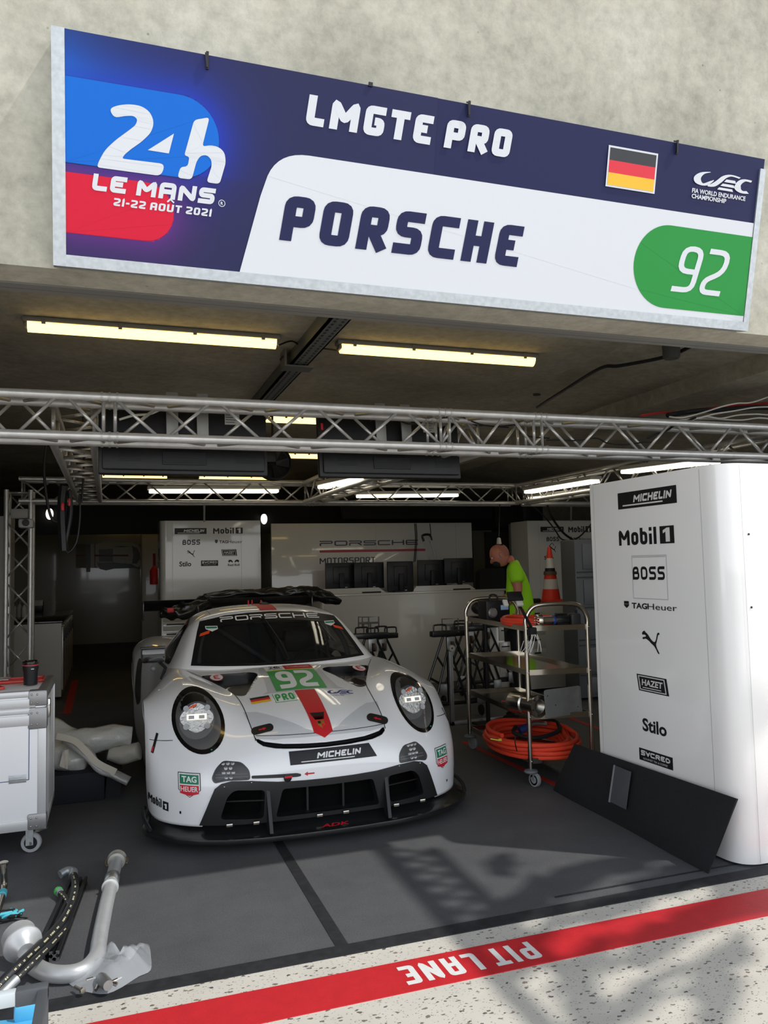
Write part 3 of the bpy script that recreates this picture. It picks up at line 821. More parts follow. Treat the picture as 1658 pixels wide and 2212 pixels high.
rows = [
 [(0,.14,.13),(.15,.141,.13),(.30,.147,.13),(.42,.158,.13),(.56,.18,.13),(.70,.23,.13),(.81,.295,.13),(.90,.385,.13),(.955,.47,.13),(.99,.59,.13),(1.0,.73,.13)],
 [(0,.13,.25),(.15,.131,.25),(.30,.137,.25),(.42,.148,.25),(.56,.17,.25),(.70,.215,.25),(.81,.285,.25),(.90,.375,.25),(.96,.46,.25),(.998,.57,.25),(1.01,.69,.25)],
 [(0,.128,.37),(.15,.129,.37),(.30,.135,.37),(.42,.147,.37),(.56,.172,.37),(.70,.22,.37),(.81,.29,.37),(.90,.385,.37),(.96,.47,.37),(1.0,.57,.37),(1.015,.675,.37)],
 [(0,.142,.47),(.15,.143,.47),(.30,.15,.465),(.42,.165,.46),(.56,.20,.455),(.70,.255,.45),(.81,.33,.445),(.90,.42,.44),(.96,.50,.44),(1.0,.59,.445),(1.015,.69,.46)],
 [(0,.17,.535),(.15,.172,.533),(.30,.18,.53),(.42,.20,.525),(.56,.245,.515),(.70,.305,.505),(.81,.385,.50),(.90,.475,.50),(.958,.55,.50),(1.0,.63,.515),(1.015,.725,.54)],
 [(0,.225,.60),(.15,.228,.598),(.29,.235,.592),(.42,.265,.585),(.55,.32,.58),(.69,.38,.575),(.80,.455,.57),(.895,.55,.57),(.955,.63,.575),(.998,.71,.59),(1.015,.79,.61)],
 [(0,.31,.658),(.15,.312,.656),(.29,.32,.65),(.42,.36,.648),(.55,.43,.655),(.68,.47,.66),(.79,.53,.66),(.885,.62,.655),(.945,.71,.655),(.992,.79,.665),(1.015,.87,.685)],
 [(0,.45,.715),(.15,.453,.713),(.29,.465,.708),(.42,.51,.703),(.54,.565,.735),(.67,.59,.755),(.785,.64,.748),(.88,.715,.73),(.945,.80,.72),(.992,.885,.72),(1.015,.965,.728)],
 [(0,.65,.772),(.15,.65,.77),(.30,.655,.762),(.43,.68,.752),(.54,.735,.79),(.67,.755,.822),(.785,.80,.815),(.875,.865,.795),(.94,.945,.77),(.992,1.01,.755),(1.015,1.07,.745)],
 [(0,.88,.822),(.17,.88,.818),(.34,.88,.803),(.48,.89,.79),(.575,.93,.825),(.69,.96,.856),(.79,1.0,.85),(.87,1.05,.828),(.935,1.1,.795),(.99,1.15,.76),(1.015,1.2,.725)],
 [(0,1.1,.86),(.19,1.1,.855),(.38,1.1,.84),(.56,1.1,.822),(.635,1.13,.848),(.715,1.17,.87),(.795,1.2,.866),(.87,1.24,.84),(.93,1.28,.795),(.985,1.31,.735),(1.012,1.33,.655)],
 [(0,1.33,.884),(.22,1.335,.88),(.45,1.36,.868),(.66,1.40,.862),(.72,1.40,.872),(.785,1.41,.878),(.835,1.42,.865),(.875,1.43,.835),(.92,1.43,.77),(.965,1.43,.67),(1.0,1.42,.55)],
 [(0,1.5,.885),(.22,1.5,.885),(.45,1.5,.885),(.68,1.5,.885),(.74,1.5,.885),(.79,1.5,.88),(.835,1.5,.855),(.865,1.49,.81),(.90,1.48,.72),(.94,1.47,.58),(.975,1.46,.43)],
 [(0,1.65,.885),(.22,1.65,.885),(.45,1.65,.885),(.68,1.65,.885),(.75,1.65,.88),(.80,1.65,.872),(.84,1.64,.85),(.865,1.61,.80),(.89,1.57,.68),(.925,1.52,.48),(.965,1.475,.30)],
 [(0,1.85,.885),(.22,1.85,.885),(.45,1.85,.885),(.68,1.85,.885),(.76,1.85,.88),(.81,1.85,.868),(.845,1.82,.845),(.865,1.76,.78),(.885,1.68,.62),(.925,1.58,.38),(.965,1.48,.13)],
 [(0,2.2,.885),(.22,2.2,.885),(.45,2.2,.885),(.68,2.2,.885),(.77,2.2,.88),(.82,2.2,.868),(.85,2.2,.84),(.87,2.2,.77),(.89,2.18,.58),(.93,2.12,.34),(.975,2.0,.13)],
 [(0,2.6,.89),(.22,2.6,.89),(.45,2.6,.89),(.66,2.6,.89),(.76,2.6,.89),(.82,2.6,.878),(.855,2.6,.85),(.88,2.6,.78),(.90,2.6,.58),(.94,2.6,.34),(.985,2.6,.13)],
 [(0,2.95,.91),(.22,2.95,.91),(.45,2.95,.91),(.62,2.95,.91),(.74,2.95,.925),(.83,2.95,.925),(.90,2.97,.90),(.955,2.99,.83),(.985,3.0,.64),(1.0,3.02,.38),(1.01,3.08,.13)],
 [(0,3.15,.92),(.22,3.15,.92),(.45,3.15,.92),(.60,3.15,.925),(.73,3.15,.95),(.85,3.15,.95),(.94,3.15,.915),(1.0,3.15,.84),(1.02,3.15,.68),(1.025,3.15,.50),(1.022,3.165,.32)],
 [(0,3.3,.925),(.22,3.3,.925),(.45,3.3,.925),(.60,3.3,.93),(.73,3.3,.96),(.85,3.3,.96),(.94,3.3,.925),(1.0,3.28,.855),(1.022,3.26,.76),(1.026,3.22,.62),(1.025,3.20,.50)],
 [(0,3.42,.93),(.22,3.42,.93),(.45,3.42,.93),(.60,3.42,.935),(.73,3.42,.965),(.85,3.42,.965),(.94,3.42,.93),(1.0,3.41,.865),(1.022,3.39,.80),(1.026,3.36,.73),(1.025,3.35,.68)],
 [(0,3.58,.935),(.22,3.58,.935),(.45,3.58,.935),(.60,3.58,.94),(.73,3.58,.965),(.85,3.58,.965),(.94,3.58,.93),(1.0,3.58,.87),(1.022,3.58,.82),(1.026,3.58,.77),(1.025,3.58,.745)],
 [(0,3.74,.94),(.22,3.74,.94),(.45,3.74,.94),(.60,3.74,.94),(.73,3.74,.955),(.85,3.74,.95),(.94,3.74,.92),(1.0,3.75,.865),(1.022,3.77,.80),(1.026,3.80,.73),(1.025,3.81,.68)],
 [(0,3.9,.94),(.22,3.9,.94),(.45,3.9,.94),(.60,3.9,.94),(.73,3.9,.94),(.85,3.9,.925),(.94,3.9,.89),(1.0,3.9,.84),(1.02,3.93,.74),(1.022,3.95,.62),(1.02,3.96,.50)],
 [(0,4.1,.93),(.22,4.1,.93),(.45,4.1,.93),(.60,4.1,.93),(.73,4.1,.92),(.85,4.1,.89),(.92,4.1,.85),(.97,4.07,.78),(1.0,4.05,.62),(1.005,4.02,.45),(1.0,4.0,.32)],
 [(0,4.3,.90),(.22,4.3,.90),(.45,4.29,.90),(.60,4.28,.89),(.72,4.26,.87),(.82,4.23,.83),(.89,4.2,.77),(.94,4.16,.68),(.97,4.12,.50),(.98,4.09,.30),(.975,4.06,.16)],
 [(0,4.45,.78),(.22,4.45,.78),(.45,4.44,.77),(.60,4.42,.75),(.71,4.39,.72),(.80,4.35,.67),(.86,4.31,.60),(.91,4.26,.50),(.94,4.22,.38),(.95,4.17,.26),(.95,4.14,.16)],
 [(0,4.48,.55),(.22,4.48,.55),(.45,4.47,.54),(.60,4.45,.52),(.71,4.42,.50),(.79,4.38,.46),(.85,4.34,.41),(.89,4.30,.34),(.92,4.26,.27),(.93,4.22,.21),(.93,4.2,.16)],
 [(0,4.48,.3),(.22,4.48,.3),(.45,4.47,.3),(.60,4.45,.29),(.71,4.42,.28),(.79,4.38,.26),(.85,4.35,.24),(.89,4.32,.22),(.91,4.28,.19),(.92,4.25,.17),(.92,4.24,.155)],
]
green = [  # greenhouse: centre, two between, pillar inner, pillar outer, side mid, side foot
 [(0,1.33,.872),(.24,1.345,.872),(.48,1.385,.87),(.705,1.47,.868),(.745,1.50,.862),(.775,1.53,.855),(.79,1.55,.84)],
 [(0,1.335,.885),(.24,1.35,.885),(.48,1.395,.885),(.70,1.475,.885),(.735,1.52,.885),(.77,1.56,.872),(.795,1.58,.85)],
 [(0,1.53,1.012),(.23,1.54,1.012),(.45,1.575,1.01),(.655,1.64,.995),(.695,1.70,.99),(.755,1.74,.93),(.82,1.76,.86)],
 [(0,1.735,1.14),(.21,1.745,1.14),(.42,1.765,1.13),(.615,1.80,1.105),(.655,1.87,1.09),(.735,1.90,.99),(.835,1.90,.86)],
 [(0,1.92,1.245),(.20,1.925,1.24),(.39,1.935,1.228),(.575,1.955,1.195),(.625,2.02,1.16),(.72,2.03,1.03),(.84,2.03,.86)],
 [(0,1.99,1.27),(.20,1.99,1.266),(.38,2.0,1.252),(.555,2.02,1.215),(.615,2.09,1.175),(.715,2.1,1.035),(.845,2.1,.86)],
 [(0,2.2,1.295),(.19,2.2,1.292),(.37,2.2,1.277),(.535,2.21,1.24),(.60,2.25,1.19),(.71,2.25,1.04),(.845,2.25,.86)],
 [(0,2.5,1.295),(.18,2.5,1.292),(.36,2.5,1.277),(.52,2.5,1.24),(.59,2.5,1.19),(.70,2.5,1.04),(.85,2.5,.86)],
 [(0,2.85,1.25),(.18,2.85,1.247),(.35,2.85,1.235),(.50,2.85,1.20),(.57,2.85,1.15),(.67,2.85,1.03),(.80,2.85,.87)],
 [(0,3.2,1.15),(.17,3.2,1.147),(.33,3.2,1.135),(.47,3.2,1.10),(.53,3.2,1.06),(.60,3.2,.99),(.70,3.2,.89)],
 [(0,3.6,1.03),(.16,3.6,1.027),(.32,3.6,1.02),(.45,3.6,1.0),(.51,3.6,.98),(.57,3.6,.95),(.63,3.6,.91)],
 [(0,4.0,.95),(.16,4.0,.95),(.31,4.0,.945),(.43,4.0,.94),(.49,4.0,.93),(.54,4.0,.92),(.58,4.0,.90)],
]
def loft(rws, lvl):
    """mirror the rows about the middle plane and smooth (Catmull-Clark) into a bmesh in world space"""
    n = len(rws[0]); vs = []; fs = []
    full = [[(-u, v, z) for u, v, z in reversed(r[1:])] + list(r) for r in rws]
    m = len(full[0])
    for r in full: vs += [CM @ Vector(p) for p in r]
    for i in range(len(full) - 1):
        for j in range(m - 1):
            fs.append((i * m + j, i * m + j + 1, (i + 1) * m + j + 1, (i + 1) * m + j))
    me = bpy.data.meshes.new('loft'); me.from_pydata([tuple(v) for v in vs], [], fs)
    o = bpy.data.objects.new('loft', me); COL.objects.link(o)
    md = o.modifiers.new('s', 'SUBSURF'); md.levels = lvl; md.render_levels = lvl
    dg = bpy.context.evaluated_depsgraph_get()
    me2 = bpy.data.meshes.new_from_object(o.evaluated_get(dg))
    bpy.data.objects.remove(o); bpy.data.meshes.remove(me)
    bm = bmesh.new(); bm.from_mesh(me2); bpy.data.meshes.remove(me2)
    return bm
bmB = loft(rows, 3); bmG = loft(green, 3)
bvhB = BVHTree.FromBMesh(bmB); bvhG = BVHTree.FromBMesh(bmG)
# directions for laying cut-outs and stickers on the skin: 'f' = seen from the front (u, z), 't' = from above (u, v), 'l'/'r' = from the side (v, z)
def proj(bvh, mode, a, b):
    if mode == 'f': o = Vector((CARX + a, CARY - 3, b)); d = Vector((0, 1, 0))
    elif mode == 't': o = Vector((CARX + a, CARY + b, 4)); d = Vector((0, 0, -1))
    elif mode == 'l': o = Vector((CARX - 4, CARY + a, b)); d = Vector((1, 0, 0))
    else: o = Vector((CARX + 4, CARY + a, b)); d = Vector((-1, 0, 0))
    loc, nrm, idx, dist = bvh.ray_cast(o, d)
    if loc is None:
        loc, nrm, idx, dist = bvh.find_nearest(o + d * 3.2)
    if nrm.dot(d) > 0: nrm = -nrm
    return loc, nrm
def dense(vf, step, grid=True):
    """cut a flat mesh into cells no larger than step"""
    bm = bmesh.new()
    vv = [bm.verts.new((x, y, 0)) for x, y in vf[0]]
    for f in vf[1]:
        try: bm.faces.new([vv[i] for i in f])
        except ValueError: pass
    xs = [v.co.x for v in bm.verts]; ys = [v.co.y for v in bm.verts]
    for ax, lo, hi in ((0, min(xs), max(xs)), (1, min(ys), max(ys))):
        k = math.floor(lo / step) + 1
        while k * step < hi:
            co = [0, 0, 0]; no = [0, 0, 0]; co[ax] = k * step; no[ax] = 1
            bmesh.ops.bisect_plane(bm, geom=bm.verts[:] + bm.edges[:] + bm.faces[:], plane_co=co, plane_no=no, dist=1e-6)
            k += 1
    return bm
def patch(vf, bvh, mode, name, m, off=0.0015, step=0.02, thick=0.0, parent=None, smooth=True, depth=None, label=None, rel=None, stack=False):
    """lay a flat shape on the skin; depth: push it this far behind the skin along the view direction"""
    if stack:
        vs = []; fs = []
        for f in vf[1]:
            b0 = len(vs); vs += [vf[0][i] for i in f]; fs.append(tuple(range(b0, b0 + len(f))))
        vf = (vs, fs)
    bm = dense(vf, step)
    bm.normal_update()
    vs2 = {}
    isl = {}
    if stack:
        seen = set(); k = 0
        for v in bm.verts:
            if v.index in seen: pass
        bm.verts.index_update()
        for v in bm.verts:
            if v in isl: continue
            st = [v]; isl[v] = k
            while st:
                q = st.pop()
                for e in q.link_edges:
                    w = e.other_vert(q)
                    if w not in isl: isl[w] = k; st.append(w)
            k += 1
    for v in bm.verts:
        loc, nrm = proj(bvh, mode, v.co.x, v.co.y)
        extra = (isl[v] % 7) * 0.0001 if stack else 0
        if depth: v.co = loc + {'f': Vector((0, depth, 0)), 't': Vector((0, 0, -depth)), 'l': Vector((depth, 0, 0)), 'r': Vector((-depth, 0, 0))}[mode]
        else: v.co = loc + nrm * (off + extra)
        vs2[v] = nrm
    if thick > 0:
        for f in bm.faces:      # face outwards
            n = vs2.get(f.verts[0]) or Vector((0, -1, 0))
            if f.normal.dot(n) < 0: pass
        bmesh.ops.recalc_face_normals(bm, faces=bm.faces)
        old = bm.verts[:]
        r = bmesh.ops.extrude_face_region(bm, geom=bm.faces[:])
        new = [g for g in r['geom'] if isinstance(g, bmesh.types.BMVert)]
        for v in new:
            best = bvh.find_nearest(v.co); nn = best[1]
            d = v.co - best[0]
            if nn.dot(d) < 0: nn = -nn
            v.co += nn * thick
        bmesh.ops.recalc_face_normals(bm, faces=bm.faces)
    me = bpy.data.meshes.new(name); bm.to_mesh(me); bm.free()
    o = link_mesh(name, me, m, parent or car, smooth)
    if label: o['label'] = label
    return o
def cut(bm, poly, mode, lo=-1e9, hi=1e9):
    """remove the skin inside a 2D outline; lo..hi limits the depth coordinate (v for 'f', z for 't', u for sides)"""
    P = [Vector(p) for p in poly]
    ax = {'f': (0, 2, 1), 't': (0, 1, 2), 'l': (1, 2, 0), 'r': (1, 2, 0)}[mode]
    off = (CARX, CARY, 0)
    x0, x1 = min(p.x for p in P), max(p.x for p in P); y0, y1 = min(p.y for p in P), max(p.y for p in P)
    def c2(co): return Vector((co[ax[0]] - off[ax[0]], co[ax[1]] - off[ax[1]])), co[ax[2]] - off[ax[2]]
    def sel():
        out = []
        for f in bm.faces:
            pp = [c2(v.co) for v in f.verts]
            if max(p[0].x for p in pp) < x0 or min(p[0].x for p in pp) > x1 or max(p[0].y for p in pp) < y0 or min(p[0].y for p in pp) > y1: continue
            dz = sum(p[1] for p in pp) / len(pp)
            if lo <= dz <= hi: out.append(f)
        return out
    for i in range(len(P)):
        a, b = P[i], P[(i + 1) % len(P)]
        d = b - a
        if d.length < 1e-6: continue
        nn = Vector((-d.y, d.x)).normalized()
        co = [0, 0, 0]; no = [0, 0, 0]
        co[ax[0]] = a.x + off[ax[0]]; co[ax[1]] = a.y + off[ax[1]]; no[ax[0]] = nn.x; no[ax[1]] = nn.y
        fs = [f for f in sel()]
        # only the faces the edge itself can touch
        ex0, ex1 = min(a.x, b.x) - .004, max(a.x, b.x) + .004; ey0, ey1 = min(a.y, b.y) - .004, max(a.y, b.y) + .004
        fs = [f for f in fs if not (max(c2(v.co)[0].x for v in f.verts) < ex0 or min(c2(v.co)[0].x for v in f.verts) > ex1 or max(c2(v.co)[0].y for v in f.verts) < ey0 or min(c2(v.co)[0].y for v in f.verts) > ey1)]
        g = set(fs)
        for f in fs: g.update(f.edges); g.update(f.verts)
        if fs: bmesh.ops.bisect_plane(bm, geom=list(g), plane_co=co, plane_no=no, dist=1e-5)
    def inside(p):
        r = False; n = len(P); j = n - 1
        for i in range(n):
            if (P[i].y > p.y) != (P[j].y > p.y) and p.x < (P[j].x - P[i].x) * (p.y - P[i].y) / (P[j].y - P[i].y) + P[i].x: r = not r
            j = i
        return r
    kill = []
    for f in sel():
        c, _ = c2(f.calc_center_median())
        if inside(c): kill.append(f)
    bmesh.ops.delete(bm, geom=kill, context='FACES')
def mirror2(poly): return [(-x, y) for x, y in reversed(poly)]
# ---- outlines (front view u, z)
fascia = [(-.735,.14),(-.672,.30),(-.652,.345),(-.615,.372),(-.56,.384),(-.45,.38),(-.30,.364),(-.15,.358),(0,.356),(.15,.358),(.30,.364),(.45,.38),(.56,.384),(.615,.372),(.652,.345),(.672,.30),(.735,.14)]
gr_c = round_poly([(-.315,.165),(-.275,.322),(0,.318),(.275,.322),(.315,.165)], .02)
gr_r = round_poly([(.385,.165),(.375,.325),(.545,.335),(.585,.30),(.625,.175)], .025)
gr_l = mirror2(gr_r)
low_c = [(-.325,.14),(-.32,.158),(.32,.158),(.325,.14)]
slot = [(-.405,.598),(-.36,.578),(-.25,.562),(-.12,.555),(0,.552),(.12,.555),(.25,.562),(.36,.578),(.405,.598),(.40,.575),(.37,.556),(.30,.541),(.15,.53),(0,.527),(-.15,.53),(-.30,.541),(-.37,.556),(-.40,.575)]
fog = round_poly([(.455,.385),(.46,.44),(.50,.482),(.60,.49),(.645,.45),(.67,.40),(.655,.372),(.59,.386),(.50,.386)], .02)
fogl = mirror2(fog)
HL = [(.711 + .148 * math.cos(a), .677 + .158 * math.sin(a) + .0 * math.cos(a)) for a in [2 * PI * k / 32 for k in range(32)]]
HLl = mirror2(HL)
# bonnet outlets seen from above (u, v)
vent = round_poly([(.245,1.19),(.30,1.235),(.60,1.285),(.62,1.24),(.50,.93),(.445,.765),(.385,.75),(.29,1.0),(.235,1.13)], .03)
ventl = mirror2(vent)
for p in (fascia,): cut(bmB, [(x * .985, (z - .14) * .94 + .125) for x, z in p], 'f', -1, .6)
cut(bmB, slot, 'f', -1, .6)
for p in (fog, fogl): cut(bmB, p, 'f', -1, .6)
for p in (HL, HLl): cut(bmB, p, 'f', .1, .9)
for p in (vent, ventl): cut(bmB, p, 't', .6, 1)
scoop = [(-.045,.385),(.045,.385),(.028,.325),(-.028,.325)]
cut(bmB, scoop, 't', .5, 1)
# engine bay under the glass is open
cut(bmB, [(-.62,1.55),(.62,1.55),(.62,2.9),(-.62,2.9)], 't', .7, 1)
# greenhouse openings
ws = [(-.655,.905),(-.62,1.0),(-.575,1.12),(-.545,1.185),(-.36,1.222),(-.18,1.236),(0,1.242),(.18,1.236),(.36,1.222),(.545,1.185),(.575,1.12),(.62,1.0),(.655,.905),(.45,.898),(.2,.893),(0,.892),(-.2,.893),(-.45,.898)]
cut(bmG, ws, 'f', 1.2, 2.05)
sidew = round_poly([(1.80,.90),(2.12,1.13),(2.35,1.165),(2.62,1.155),(2.75,1.10),(2.75,.90)], .04)
cut(bmG, sidew, 'l', -1, 0); cut(bmG, sidew, 'r', 0, 1)
def finish(bm, name, m):
    for f in bm.faces: f.smooth = True
    me = bpy.data.meshes.new(name); bm.to_mesh(me)
    o = link_mesh(name, me, m, car, False)
    for p in me.polygons: p.use_smooth = True
    md = o.modifiers.new('shell', 'SOLIDIFY'); md.thickness = 0.006; md.offset = -1
    return o
body = finish(bmB, 'body', M_paint)
roof = finish(bmG, 'roof', M_paint)
# ---- glass, header band
M_ws = mat('tinted_glass', '16181a', 0.03, coat=1.0, alpha=0.62, spec=0.6)
windscreen = patch(fill2d([ws]), bvhG, 'f', 'windscreen', M_ws, off=-0.002, step=.05)
hb = [(-.57,1.115),(-.545,1.192),(-.36,1.229),(-.18,1.243),(0,1.249),(.18,1.243),(.36,1.229),(.545,1.192),(.57,1.115),(.45,1.15),(.25,1.175),(0,1.185),(-.25,1.175),(-.45,1.15)]
patch(fill2d([hb]), bvhG, 'f', 'sun_strip', M_black, off=0.001, step=.04)
def hbz(x): return 0
rim = [(-.665,.90),(-.63,1.0),(-.585,1.12),(-.552,1.19),(-.36,1.229),(-.18,1.243),(0,1.249),(.18,1.243),(.36,1.229),(.552,1.19),(.585,1.12),(.63,1.0),(.665,.90),(.45,.892),(.2,.887),(0,.886),(-.2,.887),(-.45,.892)]
inner = [(x * .955, (z - 1.05) * .93 + 1.05) for x, z in ws]
patch(fill2d([rim, inner]), bvhG, 'f', 'screen_border', M_black, off=.0012, step=.04)
for mode in 'lr':
    patch(fill2d([sidew]), bvhG, mode, 'side_window', M_ws, off=-.002, step=.05)
    o_ = round_poly([(1.77,.885),(2.10,1.15),(2.35,1.185),(2.64,1.175),(2.78,1.11),(2.78,.885)], .04)
    patch(fill2d([o_, sidew]), bvhG, mode, 'window_border', M_black, off=.001, step=.05)
# stickers in car frame
def sticker(vf, mode, name, m, off=.002, bvh=None, step=.03, parent=None, stack=False, label=None):
    return patch(vf, bvh or bvhB, mode, name, m, off=off, step=step, parent=parent, stack=stack, label=label)
def quadfit(vf, BL, BR, TR, TL):
    xs = [p[0] for p in vf[0]]; ys = [p[1] for p in vf[0]]; ax, bx, ay, by = min(xs), max(xs), min(ys), max(ys)
    BL, BR, TL, TR = map(Vector, (BL, BR, TL, TR)); out = []
    for x, y in vf[0]:
        s = (x - ax) / (bx - ax); t = (y - ay) / max(by - ay, 1e-9)
        p = (BL * (1 - s) + BR * s) * (1 - t) + (TL * (1 - s) + TR * s) * t; out.append((p.x, p.y))
    return out, vf[1]
PO = dict(G)
PO['P'] = (1, [[(0, 0), (0, .52), (1, .52), (1, 1), (0, 1)]]); PO['R'] = (1, [[(0, 0), (0, .5), (1, .5), (1, 1), (0, 1)], [(.7, .5), (1, 0)]])
PO['C'] = (1, [[(1, 1), (0, 1), (0, 0), (1, 0)]]); PO['E'] = (1, [[(1, 1), (0, 1), (0, 0), (1, 0)], [(0, .5), (.95, .5)]])
def porsche_word(h=.05): return letters('PORSCHE', h, h * 1.75, h * .2, gap=h * .22, r=.1, glyphs=PO)[:2]
# word on the sun strip (front view)
wv = porsche_word()
wv = fit2d(wv, -.40, 0, .40, .036)
wv = ([(x, z + 1.221 - .065 * (x / .5) ** 2 - .028) for x, z in dense_pts] if False else [(x, z + 1.193 - .085 * x * x) for x, z in wv[0]], wv[1])
sticker(wv, 'f', 'sun_strip_lettering', M_wink, .0035, bvhG, .05, stack=True)
M_tagr = mat('tag_red', 'cf2238', .4); M_tagg = mat('tag_green', '1f7d5b', .4); M_blue = mat('ink_blue', '2a2f7c', .45)
M_orange2 = mat('sticker_orange', 'e2502a', .45)
M_green92 = mat('number_green', '2f9a4c', .4)
for s in (-1, 1):
    x = .475 * s
    sh = [(x - .045, 1.168 - .012), (x + .045, 1.168 - .012), (x + .045, 1.135), (x, 1.118), (x - .045, 1.135)]
    sticker(fill2d([sh]), 'f', 'shield_sticker', M_wink, .003, bvhG)
    sticker(rect2d(x - .04, 1.138, x + .04, 1.150), 'f', 'shield_sticker_band', M_tagg, .0042, bvhG)
    a = .575 * s
    sticker(fill2d([[(a, 1.085), (a - .012 * s, 1.105), (a - .085 * s, 1.128), (a - .075 * s, 1.105)]]), 'f', 'corner_sticker', M_orange2, .003, bvhG)
# centre stripe over roof, and on bonnet
sticker(rect2d(-.07, 1.96, .07, 2.9), 't', 'roof_stripe', M_red, .002, bvhG, .05)
sticker(fill2d([[(-.068,.72),(.068,.72),(.06,.30),(.058,.235),(0,.205),(-.058,.235),(-.06,.30)], scoop]), 't', 'bonnet_stripe', M_red, .0035, step=.03)
b = MB(); 
sc = [proj(bvhB, 't', *p)[0] for p in scoop]
dn = Vector((0, .06, -.03))
b.add(sc + [p + Vector((0, .05, -.035)) for p in sc[:2]] + [p + Vector((0, .03, -.03)) for p in sc[2:]], [(0, 1, 5, 4), (1, 2, 6, 5), (2, 3, 7, 6), (3, 0, 4, 7)])
b.build('scoop', M_red, car, False)
b = MB(); q = [proj(bvhB, 't', *p)[0] for p in [(-.047,.392),(.047,.392),(.035,.352),(-.035,.352)]]
b.add([p + Vector((0, 0, .0045)) for p in q], [(0, 1, 2, 3)]); b.build('scoop_opening', M_black, car, False)
# livery areas of the bonnet: grey shield behind the number, white band, grey nose
for sg_ in (-1, 1):
    band = [(.067,.705),(.27,.70),(.42,.72),(.40,.62),(.34,.52),(.22,.385),(.10,.275),(.060,.245),(.062,.30)]
    if sg_ < 0: band = mirror2(band)
    sticker(fill2d([band]), 't', 'bonnet_white_band', M_hoodw, .0015, step=.04)
gz = [(-.28,.72),(-.24,.76),(-.22,1.0),(-.22,1.20),(-.2,1.31),(.2,1.31),(.22,1.20),(.22,1.0),(.24,.76),(.28,.72)]
sticker(fill2d([gz]), 't', 'bonnet_grey_panel', M_silver, .0012, step=.04)
nose = [(-.44,.52),(-.36,.50),(-.22,.37),(-.10,.265),(0,.225),(.10,.265),(.22,.37),(.36,.50),(.44,.52),(.415,.36),(.40,.27),(.30,.235),(.15,.22),(0,.215),(-.15,.22),(-.30,.235),(-.40,.27),(-.415,.36)]
sticker(fill2d([nose]), 't', 'nose_grey_panel', M_silver, .0012, step=.03)
# panel gap of the bonnet
gap_pts = [(-.405,.262),(-.42,.40),(-.43,.60),(-.455,.80),(-.53,1.05),(-.62,1.25),(-.70,1.43)]
for s in (1, -1):
    g = [(v.x, v.y) for v in smooth_path([(a * s, b_, 0) for a, b_ in gap_pts], 4)]
    sticker(ribbon(g, .005), 't', 'panel_gap', M_ink, .0022, step=.04)
g = [(v.x, v.y) for v in smooth_path([(x, .605 - .0, 0) for x in (-.40, 0, .40)], 2)]
# number, class, flag, series emblem
NB = (-.185,.745); 
sticker(fill2d([[(-.185,.735),(.16,.735),(.175,1.165),(-.17,1.165)]]), 't', 'number_plate', M_green92, .0035)
num = letters('92', 1, .62, .20, gap=.1, r=.45)[:2]
sticker(quadfit(num, (-.145,.765), (.115,.765), (.135,1.13), (-.13,1.13)), 't', 'number', M_wink, .005, stack=True)
sticker(fill2d([[(-.17,1.165),(.175,1.165),(.178,1.185),(-.168,1.185)]]), 't', 'number_plate_edge', mat('lime', 'c8d64a', .4), .0035)
sticker(fill2d([[(-.17,1.185),(-.03,1.185),(-.03,1.315),(-.168,1.315)]]), 't', 'event_plate', M_wink, .0035)
sticker(fill2d([[(-.03,1.185),(.178,1.185),(.18,1.315),(-.03,1.315)]]), 't', 'sponsor_plate', M_red, .0036)
sticker(quadfit(text2d('24h', 1, .03, 1.2, .2), (-.14,1.225), (-.06,1.225), (-.058,1.295), (-.138,1.295)), 't', 'event_lettering', M_ink, .0048, stack=True)
sticker(quadfit(text2d('LE MANS', 1, .01), (-.15,1.198), (-.05,1.198), (-.05,1.215), (-.15,1.215)), 't', 'event_lettering', M_ink, .0048, stack=True)
sticker(quadfit(text2d('TotalEnergies', 1, .03), (-.01,1.225), (.155,1.225), (.157,1.265), (-.01,1.265)), 't', 'sponsor_lettering', M_wink, .0048, stack=True)
for k, c in enumerate(('e8b323', 'cf2233', '151517')):
    y0 = .60 + k * .03
    sticker(fill2d([[(-.37 , y0 + .0), (-.245, y0), (-.245, y0 + .03), (-.37, y0 + .03)]]), 't', 'flag_stripe', mat('carflag_' + c, c, .4), .0035)
sticker(fill2d([[(-.222,.565),(-.082,.565),(-.082,.70),(-.222,.70)]]), 't', 'class_plate', M_green92, .003)
sticker(fill2d([[(-.219,.568),(-.085,.568),(-.085,.697),(-.219,.697)]]), 't', 'class_plate_field', M_wink, .0042)
sticker(quadfit(letters('PRO', 1, .6, .22, r=.3)[:2], (-.212,.578), (-.090,.578), (-.090,.685), (-.212,.685)), 't', 'class_lettering', M_green92, .0055, stack=True)
sticker(fit2d(wec_shape(), .14, .625, .32, .69), 't', 'series_emblem', M_blue, .003, stack=True)
sticker(fit2d(text2d('FIA WORLD ENDURANCE', 1, 0), .145, .607, .285, .617), 't', 'series_lettering', M_blue, .003, stack=True)
sticker(fit2d(text2d('CHAMPIONSHIP', 1, 0), .145, .593, .24, .603), 't', 'series_lettering', M_blue, .003, stack=True)
for s in (-1, 1):
    c = (.52 * s, 1.17)
    sticker(fill2d([ell(c[0], c[1], .047, .085)]), 't', 'extinguisher_sticker', M_red, .009)
    sticker(fill2d([ell(c[0], c[1], .043, .078)]), 't', 'extinguisher_sticker_face', M_wink, .010)
    sticker(quadfit(letters('E', 1, .7, .2)[:2], (c[0] - .02, c[1] - .05), (c[0] + .02, c[1] - .05), (c[0] + .02, c[1] + .05), (c[0] - .02, c[1] + .05)), 't', 'extinguisher_letter', M_red, .0115, stack=True)
